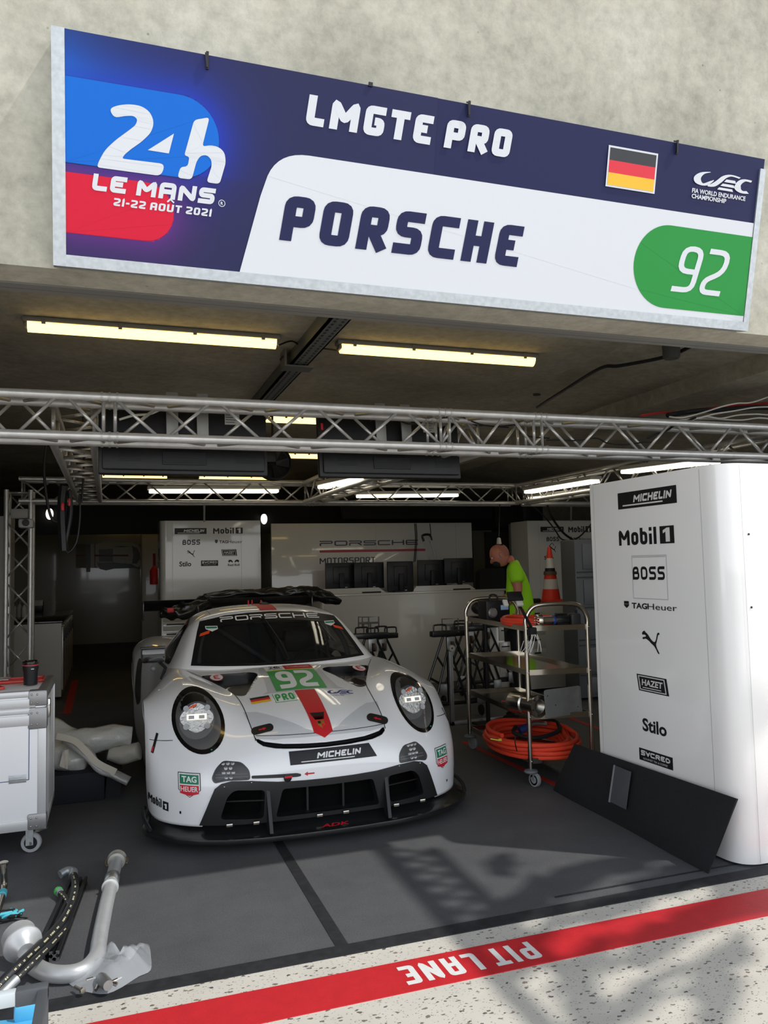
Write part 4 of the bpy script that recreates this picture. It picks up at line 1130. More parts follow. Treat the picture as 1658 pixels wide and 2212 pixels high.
# bonnet outlets: recessed black ducts with a lip
for p in (vent, ventl):
    patch(fill2d([p]), bvhB, 't', 'bonnet_duct', M_carbon, depth=.045, step=.05)
    b = MB(); n = len(p); t_ = [proj(bvhB, 't', *q)[0] for q in p]
    b.add(t_ + [q - Vector((0, 0, .05)) for q in t_], [(i, (i + 1) % n, n + (i + 1) % n, n + i) for i in range(n)]); b.build('duct_wall', M_carbon, car, True)
# bonnet latches, laid where they are seen on the skin
def skin_hit(px, py):
    loc, nrm, ix, ds = bvhB.ray_cast(Vector((0, 0, CAMH)), ray(px, py).normalized())
    return (loc.x - CARX, loc.y - CARY)
for (x0, y0, x1, y1) in ((551, 1580, 582, 1572), (800, 1550, 829, 1557)):
    d = Vector((x1 - x0, y1 - y0)).normalized(); nn = Vector((-d.y, d.x)); pil = []
    for k in range(9): a = -PI / 2 + PI * k / 8; q = Vector((x1, y1)) + d * (8.5 * math.cos(a)) + nn * (8.5 * math.sin(a)); pil.append(skin_hit(q.x, q.y))
    for k in range(9): a = PI / 2 + PI * k / 8; q = Vector((x0, y0)) + d * (8.5 * math.cos(a)) + nn * (8.5 * math.sin(a)); pil.append(skin_hit(q.x, q.y))
    sticker(fill2d([pil]), 't', 'bonnet_latch', M_carbonm, .0035)
    c = Vector(((x0 + x1) / 2, (y0 + y1) / 2)); s_ = 1 if x0 < 700 else -1
    ar = [c - d * 8 * s_ - nn * 1.3, c + d * 2 * s_ - nn * 1.3, c + d * 2 * s_ - nn * 3.2, c + d * 9 * s_, c + d * 2 * s_ + nn * 3.2, c + d * 2 * s_ + nn * 1.3, c - d * 8 * s_ + nn * 1.3]
    sticker(fill2d([[skin_hit(q.x, q.y) for q in ar]]), 't', 'latch_arrow', M_red, .005)
# crest
cr_ = [(-.022,.315),(.022,.315),(.022,.28),(.0,.258),(-.022,.28)]
sticker(fill2d([cr_]), 't', 'bonnet_crest', mat('crest_gold', 'b38a3c', .3, .6), .004)
sticker(fill2d([[(-.018,.310),(0,.310),(0,.290),(-.018,.290)]]), 't', 'crest_field', M_ink, .0052)
sticker(fill2d([[(0,.288),(.018,.288),(.016,.272),(0,.262)]]), 't', 'crest_field', M_tagr, .0052)
# headlights
M_bowl = mat('lamp_black', '0c0c0d', .35)
M_refl = mat('lamp_reflector', 'a9a9a6', .16, 1.0, bump=.9, bscale=55)
M_led = mat('lamp_led', 'f4f1e2', .3, emis='fff6e0', estr=0.8)
M_cap = mat('lamp_grey_disc', '9b9da0', .5)
M_lens = mat('lamp_lens', 'ffffff', .02, alpha=.10, coat=1.0, spec=1.0)
for s in (-1, 1):
    cx0 = .711 * s; cz0 = .677
    hl = bpy.data.objects.new('headlight', None)
    ring_o = [(cx0 + .150 * math.cos(a), cz0 + .160 * math.sin(a)) for a in [2 * PI * k / 40 for k in range(40)]]
    ring_i = [(cx0 + .128 * math.cos(a), cz0 + .138 * math.sin(a)) for a in [2 * PI * k / 40 for k in range(40)]]
    lamp = patch(fill2d([ring_o, ring_i]), bvhB, 'f', 'headlight', M_blackgloss, off=.002, step=.02)
    def hp(a, b_, d=0):
        l, n = proj(bvhB, 'f', a, b_); return l, n
    C0, N0 = hp(cx0, cz0)
    Nf = Vector((0.12 * s, -1, .28)).normalized()
    MF = align(C0 + Vector((0, .095, -.01)), Nf, (0, 0, 1))     # lamp's own frame: x right, y up, z out
    bb = MB(); n = 40
    edge = [hp(cx0 + .130 * math.cos(2 * PI * k / n), cz0 + .140 * math.sin(2 * PI * k / n))[0] for k in range(n)]
    mid = [MF @ Vector((-.108 * math.cos(2 * PI * k / n) * -1, .115 * math.sin(2 * PI * k / n), 0)) for k in range(n)]
    ex_ = (MF @ Vector((1, 0, 0)) - MF @ Vector((0, 0, 0))).x
    if ex_ < 0: mid = [MF @ Vector((-.108 * math.cos(2 * PI * k / n), .115 * math.sin(2 * PI * k / n), 0)) for k in range(n)]
    bb.add(edge + mid + [MF @ Vector((0, 0, -.005))], [(i, (i + 1) % n, n + (i + 1) % n, n + i) for i in range(n)] + [(n + i, n + (i + 1) % n, 2 * n) for i in range(n)])
    bb.build('lamp_housing', M_bowl, lamp)
    sg = 1 if ex_ > 0 else -1
    bb = MB(); n2 = 36
    pr_ = []
    for k in range(n2):
        a = 2 * PI * k / n2; r = .088 + .006 * math.cos(4 * a)
        pr_.append((r * 1.08 * math.cos(a), .012 + r * .95 * math.sin(a)))
    bb.prism(pr_, .03, MF @ Matrix.Translation((0, 0, .002))); bb.build('reflector', M_refl, lamp)
    bb = MB()
    bb.box((-.060, .0, .034), (.060, .034, .040), M=MF)
    bb.build('led_bar', M_led, lamp)
    for xx in (-.032, .030):
        bb = MB(); bb.box((xx - .017, .005, .0402), (xx + .017, .026, .0412), M=MF); bb.build('led_panel', M_cap, lamp)
    for (xx, yy) in ((-.064, .070), (.064, .070), (-.064, -.040), (.064, -.040)):
        if s > 0 and xx < 0 and yy < 0: continue
        bb = MB(); bb.lathe([(.0, .0), (.0175, 0), (.0175, .008), (.0, .0085)], MF @ Matrix.Translation((xx, yy, .036)), 20); bb.build('lamp_disc', M_cap, lamp)
    bb = MB(); bb.box((-.03, -.10, .012), (.03, -.055, .015), M=MF @ Matrix.Rotation(.3, 4, 'X')); bb.build('lamp_deflector', M_dark, lamp)
    bb = MB(); bb.tube([MF @ Vector((-.045, .072, .05)), MF @ Vector((-.02, .082, .05)), MF @ Vector((.0, .092, .046))], [.004, .008, .003], 6); bb.build('lamp_tag', M_orange2, lamp)
    lens_o = [(cx0 + .131 * math.cos(a), cz0 + .141 * math.sin(a)) for a in [2 * PI * k / 40 for k in range(40)]]
    patch(fill2d([lens_o]), bvhB, 'f', 'lens', M_lens, off=.0005, step=.03, parent=lamp)
    bb = MB(); bb.sphere(hp(cx0 + .055, cz0 - .135)[0] + Vector((0, -.006, 0)), .0045); bb.build('green_dot', mat('green_dot', '27a06b', .4), lamp)
# nose slot
patch(fill2d([slot]), bvhB, 'f', 'nose_slot', M_black, depth=.05, step=.04)
b = MB(); n = len(slot); t_ = [proj(bvhB, 'f', *q)[0] for q in slot]
b.add(t_ + [q + Vector((0, .055, 0)) for q in t_], [(i, (i + 1) % n, n + (i + 1) % n, n + i) for i in range(n)]); b.build('slot_wall', M_carbon, car, True)
sticker(ribbon([(x, .600 + .004 * (x / .4) ** 2) for x in [-.40 + .08 * k for k in range(11)]], .003), 'f', 'panel_gap', M_ink, .002)
# black lower front with its openings
fas = patch(fill2d([fascia, gr_c[::-1], gr_r[::-1], gr_l[::-1]]), bvhB, 'f', 'front_grille_surround', M_carbonm, off=.001, step=.025, thick=.007)
def inset_wall(p, d, nm):
    b = MB(); n = len(p); t_ = [proj(bvhB, 'f', *q)[0] for q in p]
    b.add(t_ + [q + Vector((0, d, 0)) for q in t_], [(i, (i + 1) % n, n + (i + 1) % n, n + i) for i in range(n)]); b.build(nm, M_carbonm, fas, True)
for p in (gr_c, gr_r, gr_l): inset_wall(p, .10, 'duct_wall')
def radiator(name, u0, u1, z0, z1, v0, v1, par):
    b = MB()
    for k in range(int((z1 - z0) / .0075)):
        z = z0 + k * .0075
        b.add([CM @ Vector((u0, v0, z)), CM @ Vector((u1, v1, z)), CM @ Vector((u1, v1 + .01, z + .004)), CM @ Vector((u0, v0 + .01, z + .004))], [(0, 1, 2, 3)])
    b.add([CM @ Vector((u0, v0 + .012, z0)), CM @ Vector((u1, v1 + .012, z0)), CM @ Vector((u1, v1 + .012, z1)), CM @ Vector((u0, v0 + .012, z1))], [(0, 1, 2, 3)])
    return b.build(name, M_mesh, par, False)
radiator('radiator_mesh', -.33, .33, .15, .335, .215, .215, fas)
radiator('radiator_mesh', .37, .64, .15, .345, .235, .31, fas)
radiator('radiator_mesh', -.64, -.37, .15, .345, .31, .235, fas)
for u in (-.115, .105):
    b = MB(); b.box(CM @ Vector((u - .006, .19, .16)), CM @ Vector((u + .006, .21, .325))); b.build('grille_post', M_carbonm, fas)
for s in (-1, 1):
    b = MB(); P1 = CM @ Vector((.375 * s, .16, .262)); P2 = CM @ Vector((.62 * s, .235, .262))
    b.tube([P1, P2], .005, 6); b.build('grille_bar', M_carbonm, fas)
    b = MB()
    b.add([CM @ Vector(q) for q in [(.345 * s, .06, .10), (.35 * s, .14, .335), (.35 * s, .22, .335), (.352 * s, .22, .10), (.365 * s, .06, .10), (.37 * s, .14, .335), (.37 * s, .22, .335), (.37 * s, .22, .10)]],
          [(0, 1, 2, 3), (4, 7, 6, 5), (0, 4, 5, 1), (1, 5, 6, 2)])
    b.build('duct_fin', M_carbonm, fas)
# fog lamp pods
for s, p in ((1, fog), (-1, fogl)):
    cx0 = .56 * s
    pod = patch(fill2d([p]), bvhB, 'f', 'auxiliary_lamp', M_bowl, depth=.05, step=.05)
    patch(fill2d([p]), bvhB, 'f', 'lens', mat('smoke_lens', '8a8c8e', .05, alpha=.2, coat=1.0), off=.001, step=.03, parent=pod)
    pin = [(cx0 + (x - cx0) * .92, .432 + (z - .432) * .90) for x, z in p]
    patch(fill2d([p, pin[::-1]]), bvhB, 'f', 'lens_rim', mat('rim_grey', '3b3c3e', .3), off=.0015, step=.03, parent=pod)
    for r_ in range(4):
        for c_ in range(3 if r_ % 2 == 0 else 2):
            u = cx0 + (c_ - (1 if r_ % 2 == 0 else .5)) * .026 + .012 * s; z = .472 - r_ * .024
            l, n_ = proj(bvhB, 'f', u, z)
            bb = MB(); bb.lathe([(0, 0), (.010, 0), (.0115, .006), (.007, .004), (0, .002)], align(l + Vector((0, .03, 0)), (0, -1, .05)), 12); bb.build('lamp_reflector_cell', M_refl, pod)
    for zz in (.40, .415):
        b = MB(); b.tube([proj(bvhB, 'f', cx0 + q * .09 - .005 * s, zz)[0] + Vector((0, .02, 0)) for q in (-1, 1)], .002, 5); b.build('lamp_rib', M_grey, pod)
# tow slot under the left lamp
tw = round_poly([(-.45,.392),(-.45,.408),(-.19,.402),(-.165,.395),(-.165,.383),(-.19,.38)], .008)
sticker(fill2d([tw]), 'f', 'tow_slot', M_carbonm, .003)
b = MB(); l, n_ = proj(bvhB, 'f', -.245, .382); b.lathe([(0, 0), (.022, 0), (.024, .01), (.012, .014), (0, .012)], align(l - Vector((0, .0, 0)), (0, -1, 0)), 20); b.build('tow_hook', M_black, car)
b = MB(); b.box(l + Vector((-.02, -.02, .0)), l + Vector((.025, -.012, .012)), bev=.003); b.build('tow_hook_tab', M_red, car)
arr = [(-.145,.392),(-.125,.404),(-.125,.396),(-.085,.396),(-.085,.388),(-.125,.388),(-.125,.380)]
sticker(fill2d([arr]), 'f', 'tow_arrow', M_red, .003)
# tyre maker's banner (its figure is left out)
sticker(fill2d([[(-.225,.447),(.31,.447),(.268,.523),(-.228,.520)]]), 'f', 'sponsor_banner', M_ink, .003)
mw = letters('MICHELIN', 1, 1.0, .27, .16, .25, .12)[:2]
sticker(quadfit(mw, (-.065,.471), (.212,.471), (.212,.503), (-.065,.503)), 'f', 'banner_lettering', M_wink, .0045, stack=True)
sticker(fill2d([[(-.16,.457),(.165,.457),(.169,.462),(-.16,.462)]]), 'f', 'banner_line', M_wink, .0045)
def tag_heuer(mode, cu, cz, w, bvh=None):
    h = w * 1.12
    def o(k): return [(cu - w * k, cz + h * k), (cu + w * k, cz + h * k), (cu + w * k, cz - h * .38 * k), (cu, cz - h * k), (cu - w * k, cz - h * .38 * k)]
    sticker(fill2d([o(.5)]), mode, 'shield_outline', M_ink, .003)
    sticker(fill2d([o(.47)]), mode, 'shield_sticker', M_wink, .0035)
    t = .42
    sticker(fill2d([[(cu - w * t, cz + h * .42), (cu + w * t, cz + h * .42), (cu + w * t, cz + h * .05), (cu - w * t, cz + h * .05)]]), mode, 'shield_band', M_tagg, .0045)
    sticker(fill2d([[(cu - w * t, cz + h * .0), (cu + w * t, cz + h * .0), (cu + w * t, cz - h * .33), (cu, cz - h * .43), (cu - w * t, cz - h * .33)]]), mode, 'shield_band', M_tagr, .0045)
    sticker(fit2d(text2d('TAG', 1, .03), cu - w * .33, cz + h * .12, cu + w * .33, cz + h * .36), mode, 'shield_lettering', M_wink, .0055, stack=True)
    sticker(fit2d(text2d('HEUER', 1, .02), cu - w * .38, cz - h * .26, cu + w * .38, cz - h * .05), mode, 'shield_lettering', M_wink, .0055, stack=True)
tag_heuer('f', -.786, .36, .118); tag_heuer('f', .795, .36, .118)
for s in (-1, 1):
    # oil maker's word low on the corner
    if s < 0:
        sticker(quadfit(letters('Mobil', 1, .62, .2, .12, 0, .3)[:2], (-1.0,.222), (-.933,.213), (-.933,.262), (-1.0,.272)), 'f', 'corner_lettering', M_ink, .003, stack=True, step=.01)
        sticker(fill2d([[(-.926,.205),(-.897,.200),(-.897,.250),(-.926,.255)]]), 'f', 'corner_plate', M_ink, .003)
        sticker(quadfit(one2d(), (-.918,.214), (-.905,.212), (-.905,.240), (-.918,.243)), 'f', 'corner_numeral', M_wink, .0045, stack=True)
    else:
        sticker(quadfit(letters('Mobil', 1, .62, .2, .12, 0, .3)[:2], (.935,.200), (1.0,.212), (1.0,.262), (.935,.250)), 'f', 'corner_lettering', M_ink, .003, stack=True, step=.01)
    sticker(fill2d([ell(.835 * s, .205, .005, .009, 12)]), 'f', 'screw', M_ink, .003)
# side marks on the fender corners
sticker(fill2d([[(-.985,.50),(-.972,.497),(-.938,.60),(-.950,.603)]]), 'f', 'side_marker', M_ink, .003, step=.01)
sticker(fill2d([[(-.983,.505),(-.974,.503),(-.965,.53),(-.974,.533)]]), 'f', 'side_marker_light', M_red, .0045, step=.01)
sticker(fill2d([[(.96,.60),(.968,.60),(.99,.52),(.983,.52)]]), 'f', 'side_marker', M_ink, .003, step=.01)
for s in (-1, 1):
    sticker(ribbon([(s * x, .575 + .05 * (1 if 0 else 0) - .012 * math.sin((x - .86) * 12)) for x in (.862, .90, .94, .97, .99)], .003), 'f', 'panel_gap', M_ink, .0022, step=.02)
# splitter
plan = [(0,.045),(.2,.05),(.4,.065),(.6,.105),(.75,.165),(.88,.255),(.97,.35),(1.02,.43),(1.04,.52),(1.035,.64)]
pl = [(-a, b_) for a, b_ in reversed(plan[1:])] + plan
inn = [(a * .955, b_ + .115) for a, b_ in pl]
b = MB(); n = len(pl)
prof = [(0.0, .055), (-.004, .064), (0.0, .082), (.02, .09), (.06, .098), (.115, .135)]
vs = []
for i in range(n):
    for (t, z) in prof:
        k = max(t, 0) / .115; ou = pl[i]; iu = inn[i]
        fx = ou[0] + (iu[0] - ou[0]) * k; fv = ou[1] + (iu[1] - ou[1]) * k - (.004 if t < 0 else 0)
        vs.append(CM @ Vector((fx, fv, z)))
    vs.append(CM @ Vector((inn[i][0], inn[i][1] + .1, .055)))
m = len(prof) + 1
b.add(vs, [(i * m + k, (i + 1) * m + k, (i + 1) * m + k + 1, i * m + k + 1) for i in range(n - 1) for k in range(m - 1)] + [(i * m + m - 1, (i + 1) * m + m - 1, (i + 1) * m, i * m) for i in range(n - 1)] + [tuple(range(m)), tuple(reversed(range((n - 1) * m, n * m)))])
spl = b.build('splitter', M_carbon, car)
for s in (-1, 1):
    b = MB(); b.tube(smooth_path([CM @ Vector(q) for q in [(1.0 * s, .40, .10), (1.025 * s, .50, .125), (1.03 * s, .62, .14), (1.02 * s, .72, .14)]], 4), [.012] * 12 + [.014], 8); b.build('splitter_fence', M_carbonm, car)
lg = text2d('ADK', 1, .06, 1.6, .4)
lv = fit2d(lg, -.075, .0, .10, .022)
vsL = [CM @ Vector((x + .01, .060 + y * 1.6, .0995 - .0)) for x, y in lv[0]]
b = MB(); b.add([CM @ Vector((x + .012, .072 + y * 1.5, .0935 + y * .35)) for x, y in lv[0]], lv[1]); b.build('splitter_lettering', M_red, car, False)
for u in (-.58, -.43, -.06, .10, .42, .60):
    v_ = .16 + .12 * max(0, abs(u) - .35); b = MB(); b.box(CM @ Vector((u - .018, v_ - .045, .140)), CM @ Vector((u + .018, v_ - .038, .158)), bev=.004); b.build('quick_clip', M_steel, car)
for u, z in ((-.451,.372), (.451,.372), (.60,.366), (-.60,.355)):
    l, n_ = proj(bvhB, 'f', u, z); b = MB(); b.sphere(l + n_ * .008, .0055, 10, 6); b.build('rivet', M_steel, car)
# mirrors
for s in (-1,):
    x = .925 * s
    b = MB(); c = CM @ Vector((x, 1.58, .985))
    b.box(c + Vector((-.085, -.045, -.055)), c + Vector((.085, .05, .055)), bev=.022)
    mr = b.build('wing_mirror', M_blackgloss, car)
    b = MB(); b.box(c + Vector((-.09, -.04, .046)), c + Vector((.09, .05, .060)), bev=.006); b.build('mirror_cap', M_carbon, mr)
    b = MB(); b.tube([c + Vector((-.04 * s, 0, -.05)), c + Vector((-.09 * s, .03, -.10)), CM @ Vector((.865 * s, 1.62, .80))], .012, 8); b.build('mirror_stalk', M_black, mr)
    b = MB(); b.sphere(c + Vector((-.0, .02, -.10)), .02, 12, 8); b.build('camera_pod', M_grey, mr)
# wipers
b = MB(); P = [proj(bvhG, 'f', u, z) for u, z in ((.03,.90), (.0,1.0), (-.04,1.1), (-.075,1.2))]
b.tube(smooth_path([p[0] + p[1] * d for p, d in zip(P, (.03, .04, .035, .015))], 4), .009, 8); b.build('wiper', M_black, car)
b = MB(); P = [proj(bvhG, 'f', u, z) for u, z in ((.005,.91), (-.01,.98), (-.025,1.05))]
b.tube([p[0] + p[1] * .02 for p in P], .006, 6); b.build('wiper_blade', M_black, car)
# aerials and hatch on the roof
for u, v_ in ((-.10, 2.35), (-.06, 2.4), (.0, 2.3)):
    l, n_ = proj(bvhG, 't', u, v_); b = MB(); b.tube([l, l + Vector((0, 0, .035))], .006, 8); b.build('aerial', M_red, car)
l, n_ = proj(bvhG, 't', .02, 2.28); b = MB(); b.box(l + Vector((-.035, -.05, -.01)), l + Vector((.035, .05, .016)), bev=.01); b.build('roof_sensor', M_black, car)
sticker(ribbon([(-.46, 2.04), (-.46, 2.3), (-.44, 2.6)], .004), 't', 'panel_gap', M_ink, .002, bvhG)
# wheels
M_tyre = mat('tyre', '18181a', .75)
for s in (-1, 1):
    for v_ in (1.07, 3.58):
        wm = align(CM @ Vector((.98 * s, v_, .345)), (s, 0, 0))
        b = MB(); b.lathe([(.20, -.30), (.33, -.30), (.345, -.27), (.345, -.03), (.33, 0), (.23, 0.0), (.225, -.02)], wm, 40); w = b.build('wheel', M_tyre, car)
        b = MB(); b.lathe([(.225, -.02), (.21, -.03), (.20, -.10), (.05, -.06), (.0, -.05)], wm, 30)
        for k in range(10):
            a = 2 * PI * k / 10
            b.add([wm @ Vector((r * math.cos(a + o), r * math.sin(a + o), z)) for r, o, z in ((.04, -.25, -.03), (.215, -.05, -.015), (.215, .05, -.015), (.04, .25, -.03), (.04, -.25, -.06), (.215, -.05, -.06), (.215, .05, -.06), (.04, .25, -.06))],
                  [(0, 1, 2, 3), (4, 7, 6, 5), (0, 4, 5, 1), (1, 5, 6, 2), (2, 6, 7, 3), (3, 7, 4, 0)])
        b.build('rim', M_dark, w)
# black intake ahead of the rear wheel, sill
for s, md in ((-1, 'l'), (1, 'r')):
    patch(fill2d([round_poly([(2.86, .45), (2.95, .80), (3.08, .82), (3.10, .50), (3.0, .40)], .05)]), bvhB, md, 'side_intake', M_carbon, off=.003, step=.04)
    b = MB(); b.box(CM @ Vector((.90 * s - .03, 1.5, .06)), CM @ Vector((.96 * s + .03, 3.1, .14)), bev=.01); b.build('side_sill', M_carbonm, car)
    # dark opening on the face of the rear fender that looks forward
    pts_ = [CM @ Vector((s * u, 2.935 + .0, z)) for u, z in ((.87, .42), (.90, .80), (.97, .82), (.985, .50))]
# floor tub, cage and seat seen through the glass
b = MB(); b.box(CM @ Vector((-.86, .5, .07)), CM @ Vector((.86, 4.3, .11))); b.build('underfloor', M_black, car)
b = MB(); b.box(CM @ Vector((-.62, 1.42, .80)), CM @ Vector((.62, 1.62, .87)), bev=.03); b.build('dashboard', M_black, car)
for s in (-1, 1):
    b = MB(); b.tube(smooth_path([CM @ Vector(q) for q in [(.60 * s, 1.62, .7), (.58 * s, 1.75, .98), (.50 * s, 2.05, 1.17), (.48 * s, 2.6, 1.2), (.5 * s, 3.0, .9)]], 6), .022, 10); b.build('roll_cage_bar', M_grey, car)
    b = MB(); b.tube([CM @ Vector((.48 * s, 2.6, 1.18)), CM @ Vector((.55 * s, 2.62, .4))], .022, 10); b.build('roll_cage_bar', M_grey, car)
b = MB(); b.tube([CM @ Vector((-.50, 2.05, 1.17)), CM @ Vector((.50, 2.05, 1.17))], .022, 10); b.build('roll_cage_bar', M_grey, car)
b = MB(); b.tube([CM @ Vector((-.48, 2.6, 1.18)), CM @ Vector((.50, 2.62, .5))], .022, 10); b.build('roll_cage_bar', M_grey, car)
b = MB(); b.box(CM @ Vector((.10, 2.25, .25)), CM @ Vector((.60, 2.45, .98)), bev=.06); b.box(CM @ Vector((.18, 2.22, .86)), CM @ Vector((.52, 2.42, 1.08)), bev=.06); b.build('seat', M_dark, car)
b = MB(); R_ = [CM @ Vector((.35 + .15 * math.cos(2 * PI * k / 20), 1.86 + .03 * math.sin(2 * PI * k / 20), .82 + .12 * math.sin(2 * PI * k / 20))) for k in range(20)]
b.tube(R_, .016, 8, closed=True); b.build('steering_wheel', M_black, car)
b = MB(); b.box(CM @ Vector((-.60, 2.7, .2)), CM @ Vector((.60, 2.74, 1.1))); b.build('bulkhead', M_dark, car)
# rear wing
def wing_section(u, zc, ch=.34, vv=4.35):
    out = []
    for k in range(16):
        a = 2 * PI * k / 16; x = math.cos(a) * ch / 2; t = .018 * (1 + .6 * math.cos(a)); out.append(CM @ Vector((u, vv - x, zc + math.sin(a) * t + .10 * (x / ch) ** 2 - .12 * x / ch * -1)))
    return out
b = MB(); vs = []; us = [-.90 + .18 * k for k in range(11)]
for u in us: vs += wing_section(u, 1.20)
b.add(vs, [(i * 16 + k, (i + 1) * 16 + k, (i + 1) * 16 + (k + 1) % 16, i * 16 + (k + 1) % 16) for i in range(10) for k in range(16)] + [tuple(range(16)), tuple(reversed(range(160, 176)))])
b.build('rear_wing', M_carbon, car)
for s in (-1, 1):
    b = MB(); b.box(CM @ Vector((.90 * s - .008, 4.12, 1.08)), CM @ Vector((.90 * s + .008, 4.58, 1.28)), bev=.006); b.build('wing_end_plate', M_carbon, car)
    b = MB()
    b.tube(smooth_path([CM @ Vector(q) for q in [(.35 * s, 3.95, .92), (.35 * s, 4.05, 1.10), (.35 * s, 4.22, 1.25), (.35 * s, 4.38, 1.23)]], 5), .02, 8); b.build('wing_support', M_carbon, car)

# black cover thrown over the wing, with a loose flap at the left
def sack(path, radii, seed, seg=22, flat=.7):
    random.seed(seed); P = smooth_path(path, 6); n = len(P); vs = []; fs = []; ph = [random.uniform(0, 6.3) for _ in range(6)]
    for i, p in enumerate(P):
        f = i / (n - 1) * (len(radii) - 1); k = min(int(f), len(radii) - 2); r = radii[k] + (radii[k + 1] - radii[k]) * (f - k)
        t = (P[min(i + 1, n - 1)] - P[max(i - 1, 0)]).normalized(); s_ = t.cross(Vector((0, 0, 1))).normalized(); u_ = s_.cross(t)
        for j in range(seg):
            a = 2 * PI * j / seg; q = 1 + .16 * math.sin(3 * a + ph[0] + f * 3) + .10 * math.sin(7 * a + ph[1] - f * 5) + .12 * math.sin(2 * a + ph[2] + f * 9)
            vs.append(p + s_ * (math.cos(a) * r * q) + u_ * (math.sin(a) * r * q * flat))
    for i in range(n - 1):
        for j in range(seg): fs.append((i * seg + j, i * seg + (j + 1) % seg, (i + 1) * seg + (j + 1) % seg, (i + 1) * seg + j))
    fs.append(tuple(range(seg))); fs.append(tuple((n - 1) * seg + j for j in reversed(range(seg))))
    b = MB(); b.add(vs, fs); return b
YWG = CARY + 4.3
wc = thing('wing_cover', 'crumpled black cover thrown over the rear wing of the car', 'cover', at(600, 1285, Y=YWG))
sack([at(440, 1290, Y=YWG), at(500, 1284, Y=YWG), at(560, 1282, Y=YWG), at(620, 1280, Y=YWG), at(660, 1281, Y=YWG), at(700, 1290, Y=YWG), at(735, 1300, Y=YWG)], [.04, .07, .075, .08, .12, .10, .04], 4).build('cover_top', mat('cover_black', '0d0e0f', .35, coat=.3), wc, 'all')
sack([at(345, 1322, Y=YWG - .1), at(375, 1322, Y=YWG - .1), at(410, 1318, Y=YWG - .1), at(450, 1300, Y=YWG)], [.05, .085, .10, .09], 6, flat=.9).build('cover_flap', mat('cover_black', '0d0e0f', .35, coat=.3), wc, 'all')
b = MB(); q = at(368, 1318, Y=YWG - .21); b.box(q - Vector((.035, .01, .025)), q + Vector((.035, .01, .025)), bev=.005); b.build('red_tab', M_red, wc)

# ================================================================ TRUSSWORK
M_truss = mat('truss_aluminium', 'c6c5c2', 0.38, 0.6, noise=0.08, nscale=20)
M_trussb = mat('truss_aluminium_dull', 'b5b4b0', 0.42, 0.6)
_br = MB(); _br.tube([(0, 0, 0), (0, 0, 1)], 0.0095, 8); BR_ME = _br.mesh('brace'); BR_ME.materials.append(M_truss)
for p in BR_ME.polygons: p.use_smooth = True
def brace(root, a, b_):
    """one diagonal: a copy of the unit rod stretched between two points"""
    o = bpy.data.objects.new('brace', BR_ME); COL.objects.link(o); o.parent = root
    inv = world_matrix(root).inverted(); a = inv @ Vector(a); b_ = inv @ Vector(b_); d = b_ - a
    o.location = a; o.rotation_euler = d.to_track_quat('Z', 'Y').to_euler(); o.scale = (1, 1, d.length)
S_ = 0.22
def truss(label, A, B, side, up, step=.27, s=S_, group=None, faces=(0, 1, 2, 3), collars=(), chord_r=.024, start=0, name='lattice_truss'):
    """square lattice truss: A, B centre line ends; side, up = unit vectors across"""
    A = Vector(A); B = Vector(B); side = Vector(side); up = Vector(up); L = (B - A).length; d = (B - A) / L
    root = thing(name, label, 'truss', (A + B) / 2 - up * s / 2 if abs(d.z) < .5 else A, 0, group)
    h = s / 2; cs = [side * -h + up * h, side * h + up * h, side * h - up * h, side * -h - up * h]
    for c in cs:
        mb = MB(); mb.tube([A + c, B + c], chord_r, 12); mb.build('chord', M_truss, root)
    n = max(2, int(round(L / step))); st = L / n
    for f in faces:
        c1, c2 = cs[f], cs[(f + 1) % 4]
        for k in range(n):
            p, q = (c1, c2) if (k + f) % 2 == 0 else (c2, c1)
            brace(root, A + p + d * (st * k + .02), A + q + d * (st * (k + 1) - .02))
    for t in (0.0, 1.0):
        for f in range(4): brace(root, A + cs[f] + d * (L * t + (.03 if t == 0 else -.03)), A + cs[(f + 1) % 4] + d * (L * t + (.03 if t == 0 else -.03)))
    for t in collars:
        for c in cs:
            mb = MB()
            for dd in (-.045, -.005, .035): mb.lathe([(chord_r, 0), (chord_r + .004, 0), (chord_r + .004, .012), (chord_r, .012)], align(A + c + d * (t + dd), d), 12)
            mb.build('coupler', M_trussb, root)
    return root
YF = 4.45
zt = at(829, 885, Y=YF).z - .0; zb = at(829, 961, Y=YF).z
ZT = (zt + zb) / 2; SF = zt - zb
xl = at(190, 900, Y=YF).x
GR = 'overhead lattice trusses of the lighting gantry'
X0 = at(236, 900, Y=YF).x; X1 = at(960, 900, Y=YF).x; X2 = at(1160, 900, Y=YF).x; X3 = 7.15
yc = YF + SF / 2
truss('front gantry truss crossing above the car nose, long middle section', (X0, yc, ZT), (X1, yc, ZT), (0, 1, 0), (0, 0, 1), s=SF, step=.285, group=GR, collars=(.0, X1 - X0))
truss('short corner section of the front gantry truss at its left end', (-2.15, yc, ZT), (X0, yc, ZT), (0, 1, 0), (0, 0, 1), s=SF, step=.25, group=GR)
truss('short joint section of the front gantry truss right of the screens', (X1, yc, ZT), (X2, yc, ZT), (0, 1, 0), (0, 0, 1), s=SF, step=.2, group=GR)
truss('front gantry truss section running above the large sponsor cabinet', (X2, yc, ZT), (X3, yc, ZT), (0, 1, 0), (0, 0, 1), s=SF, step=.26, group=GR, collars=(.02,))
YB = 8.9
zbt, zbb = at(300, 1040, Y=YB).z, at(300, 1085, Y=YB).z
ZB = (zbt + zbb) / 2; SB = zbt - zbb
xpl = at(42, 1200, Y=YB).x
truss('rear gantry truss crossing behind the car with long white lamp on it', (xpl, YB, ZB), (at(1110, 1070, Y=YB).x, YB, ZB), (0, 1, 0), (0, 0, 1), s=SB, step=.30, group=GR, collars=(.5, 3.1))
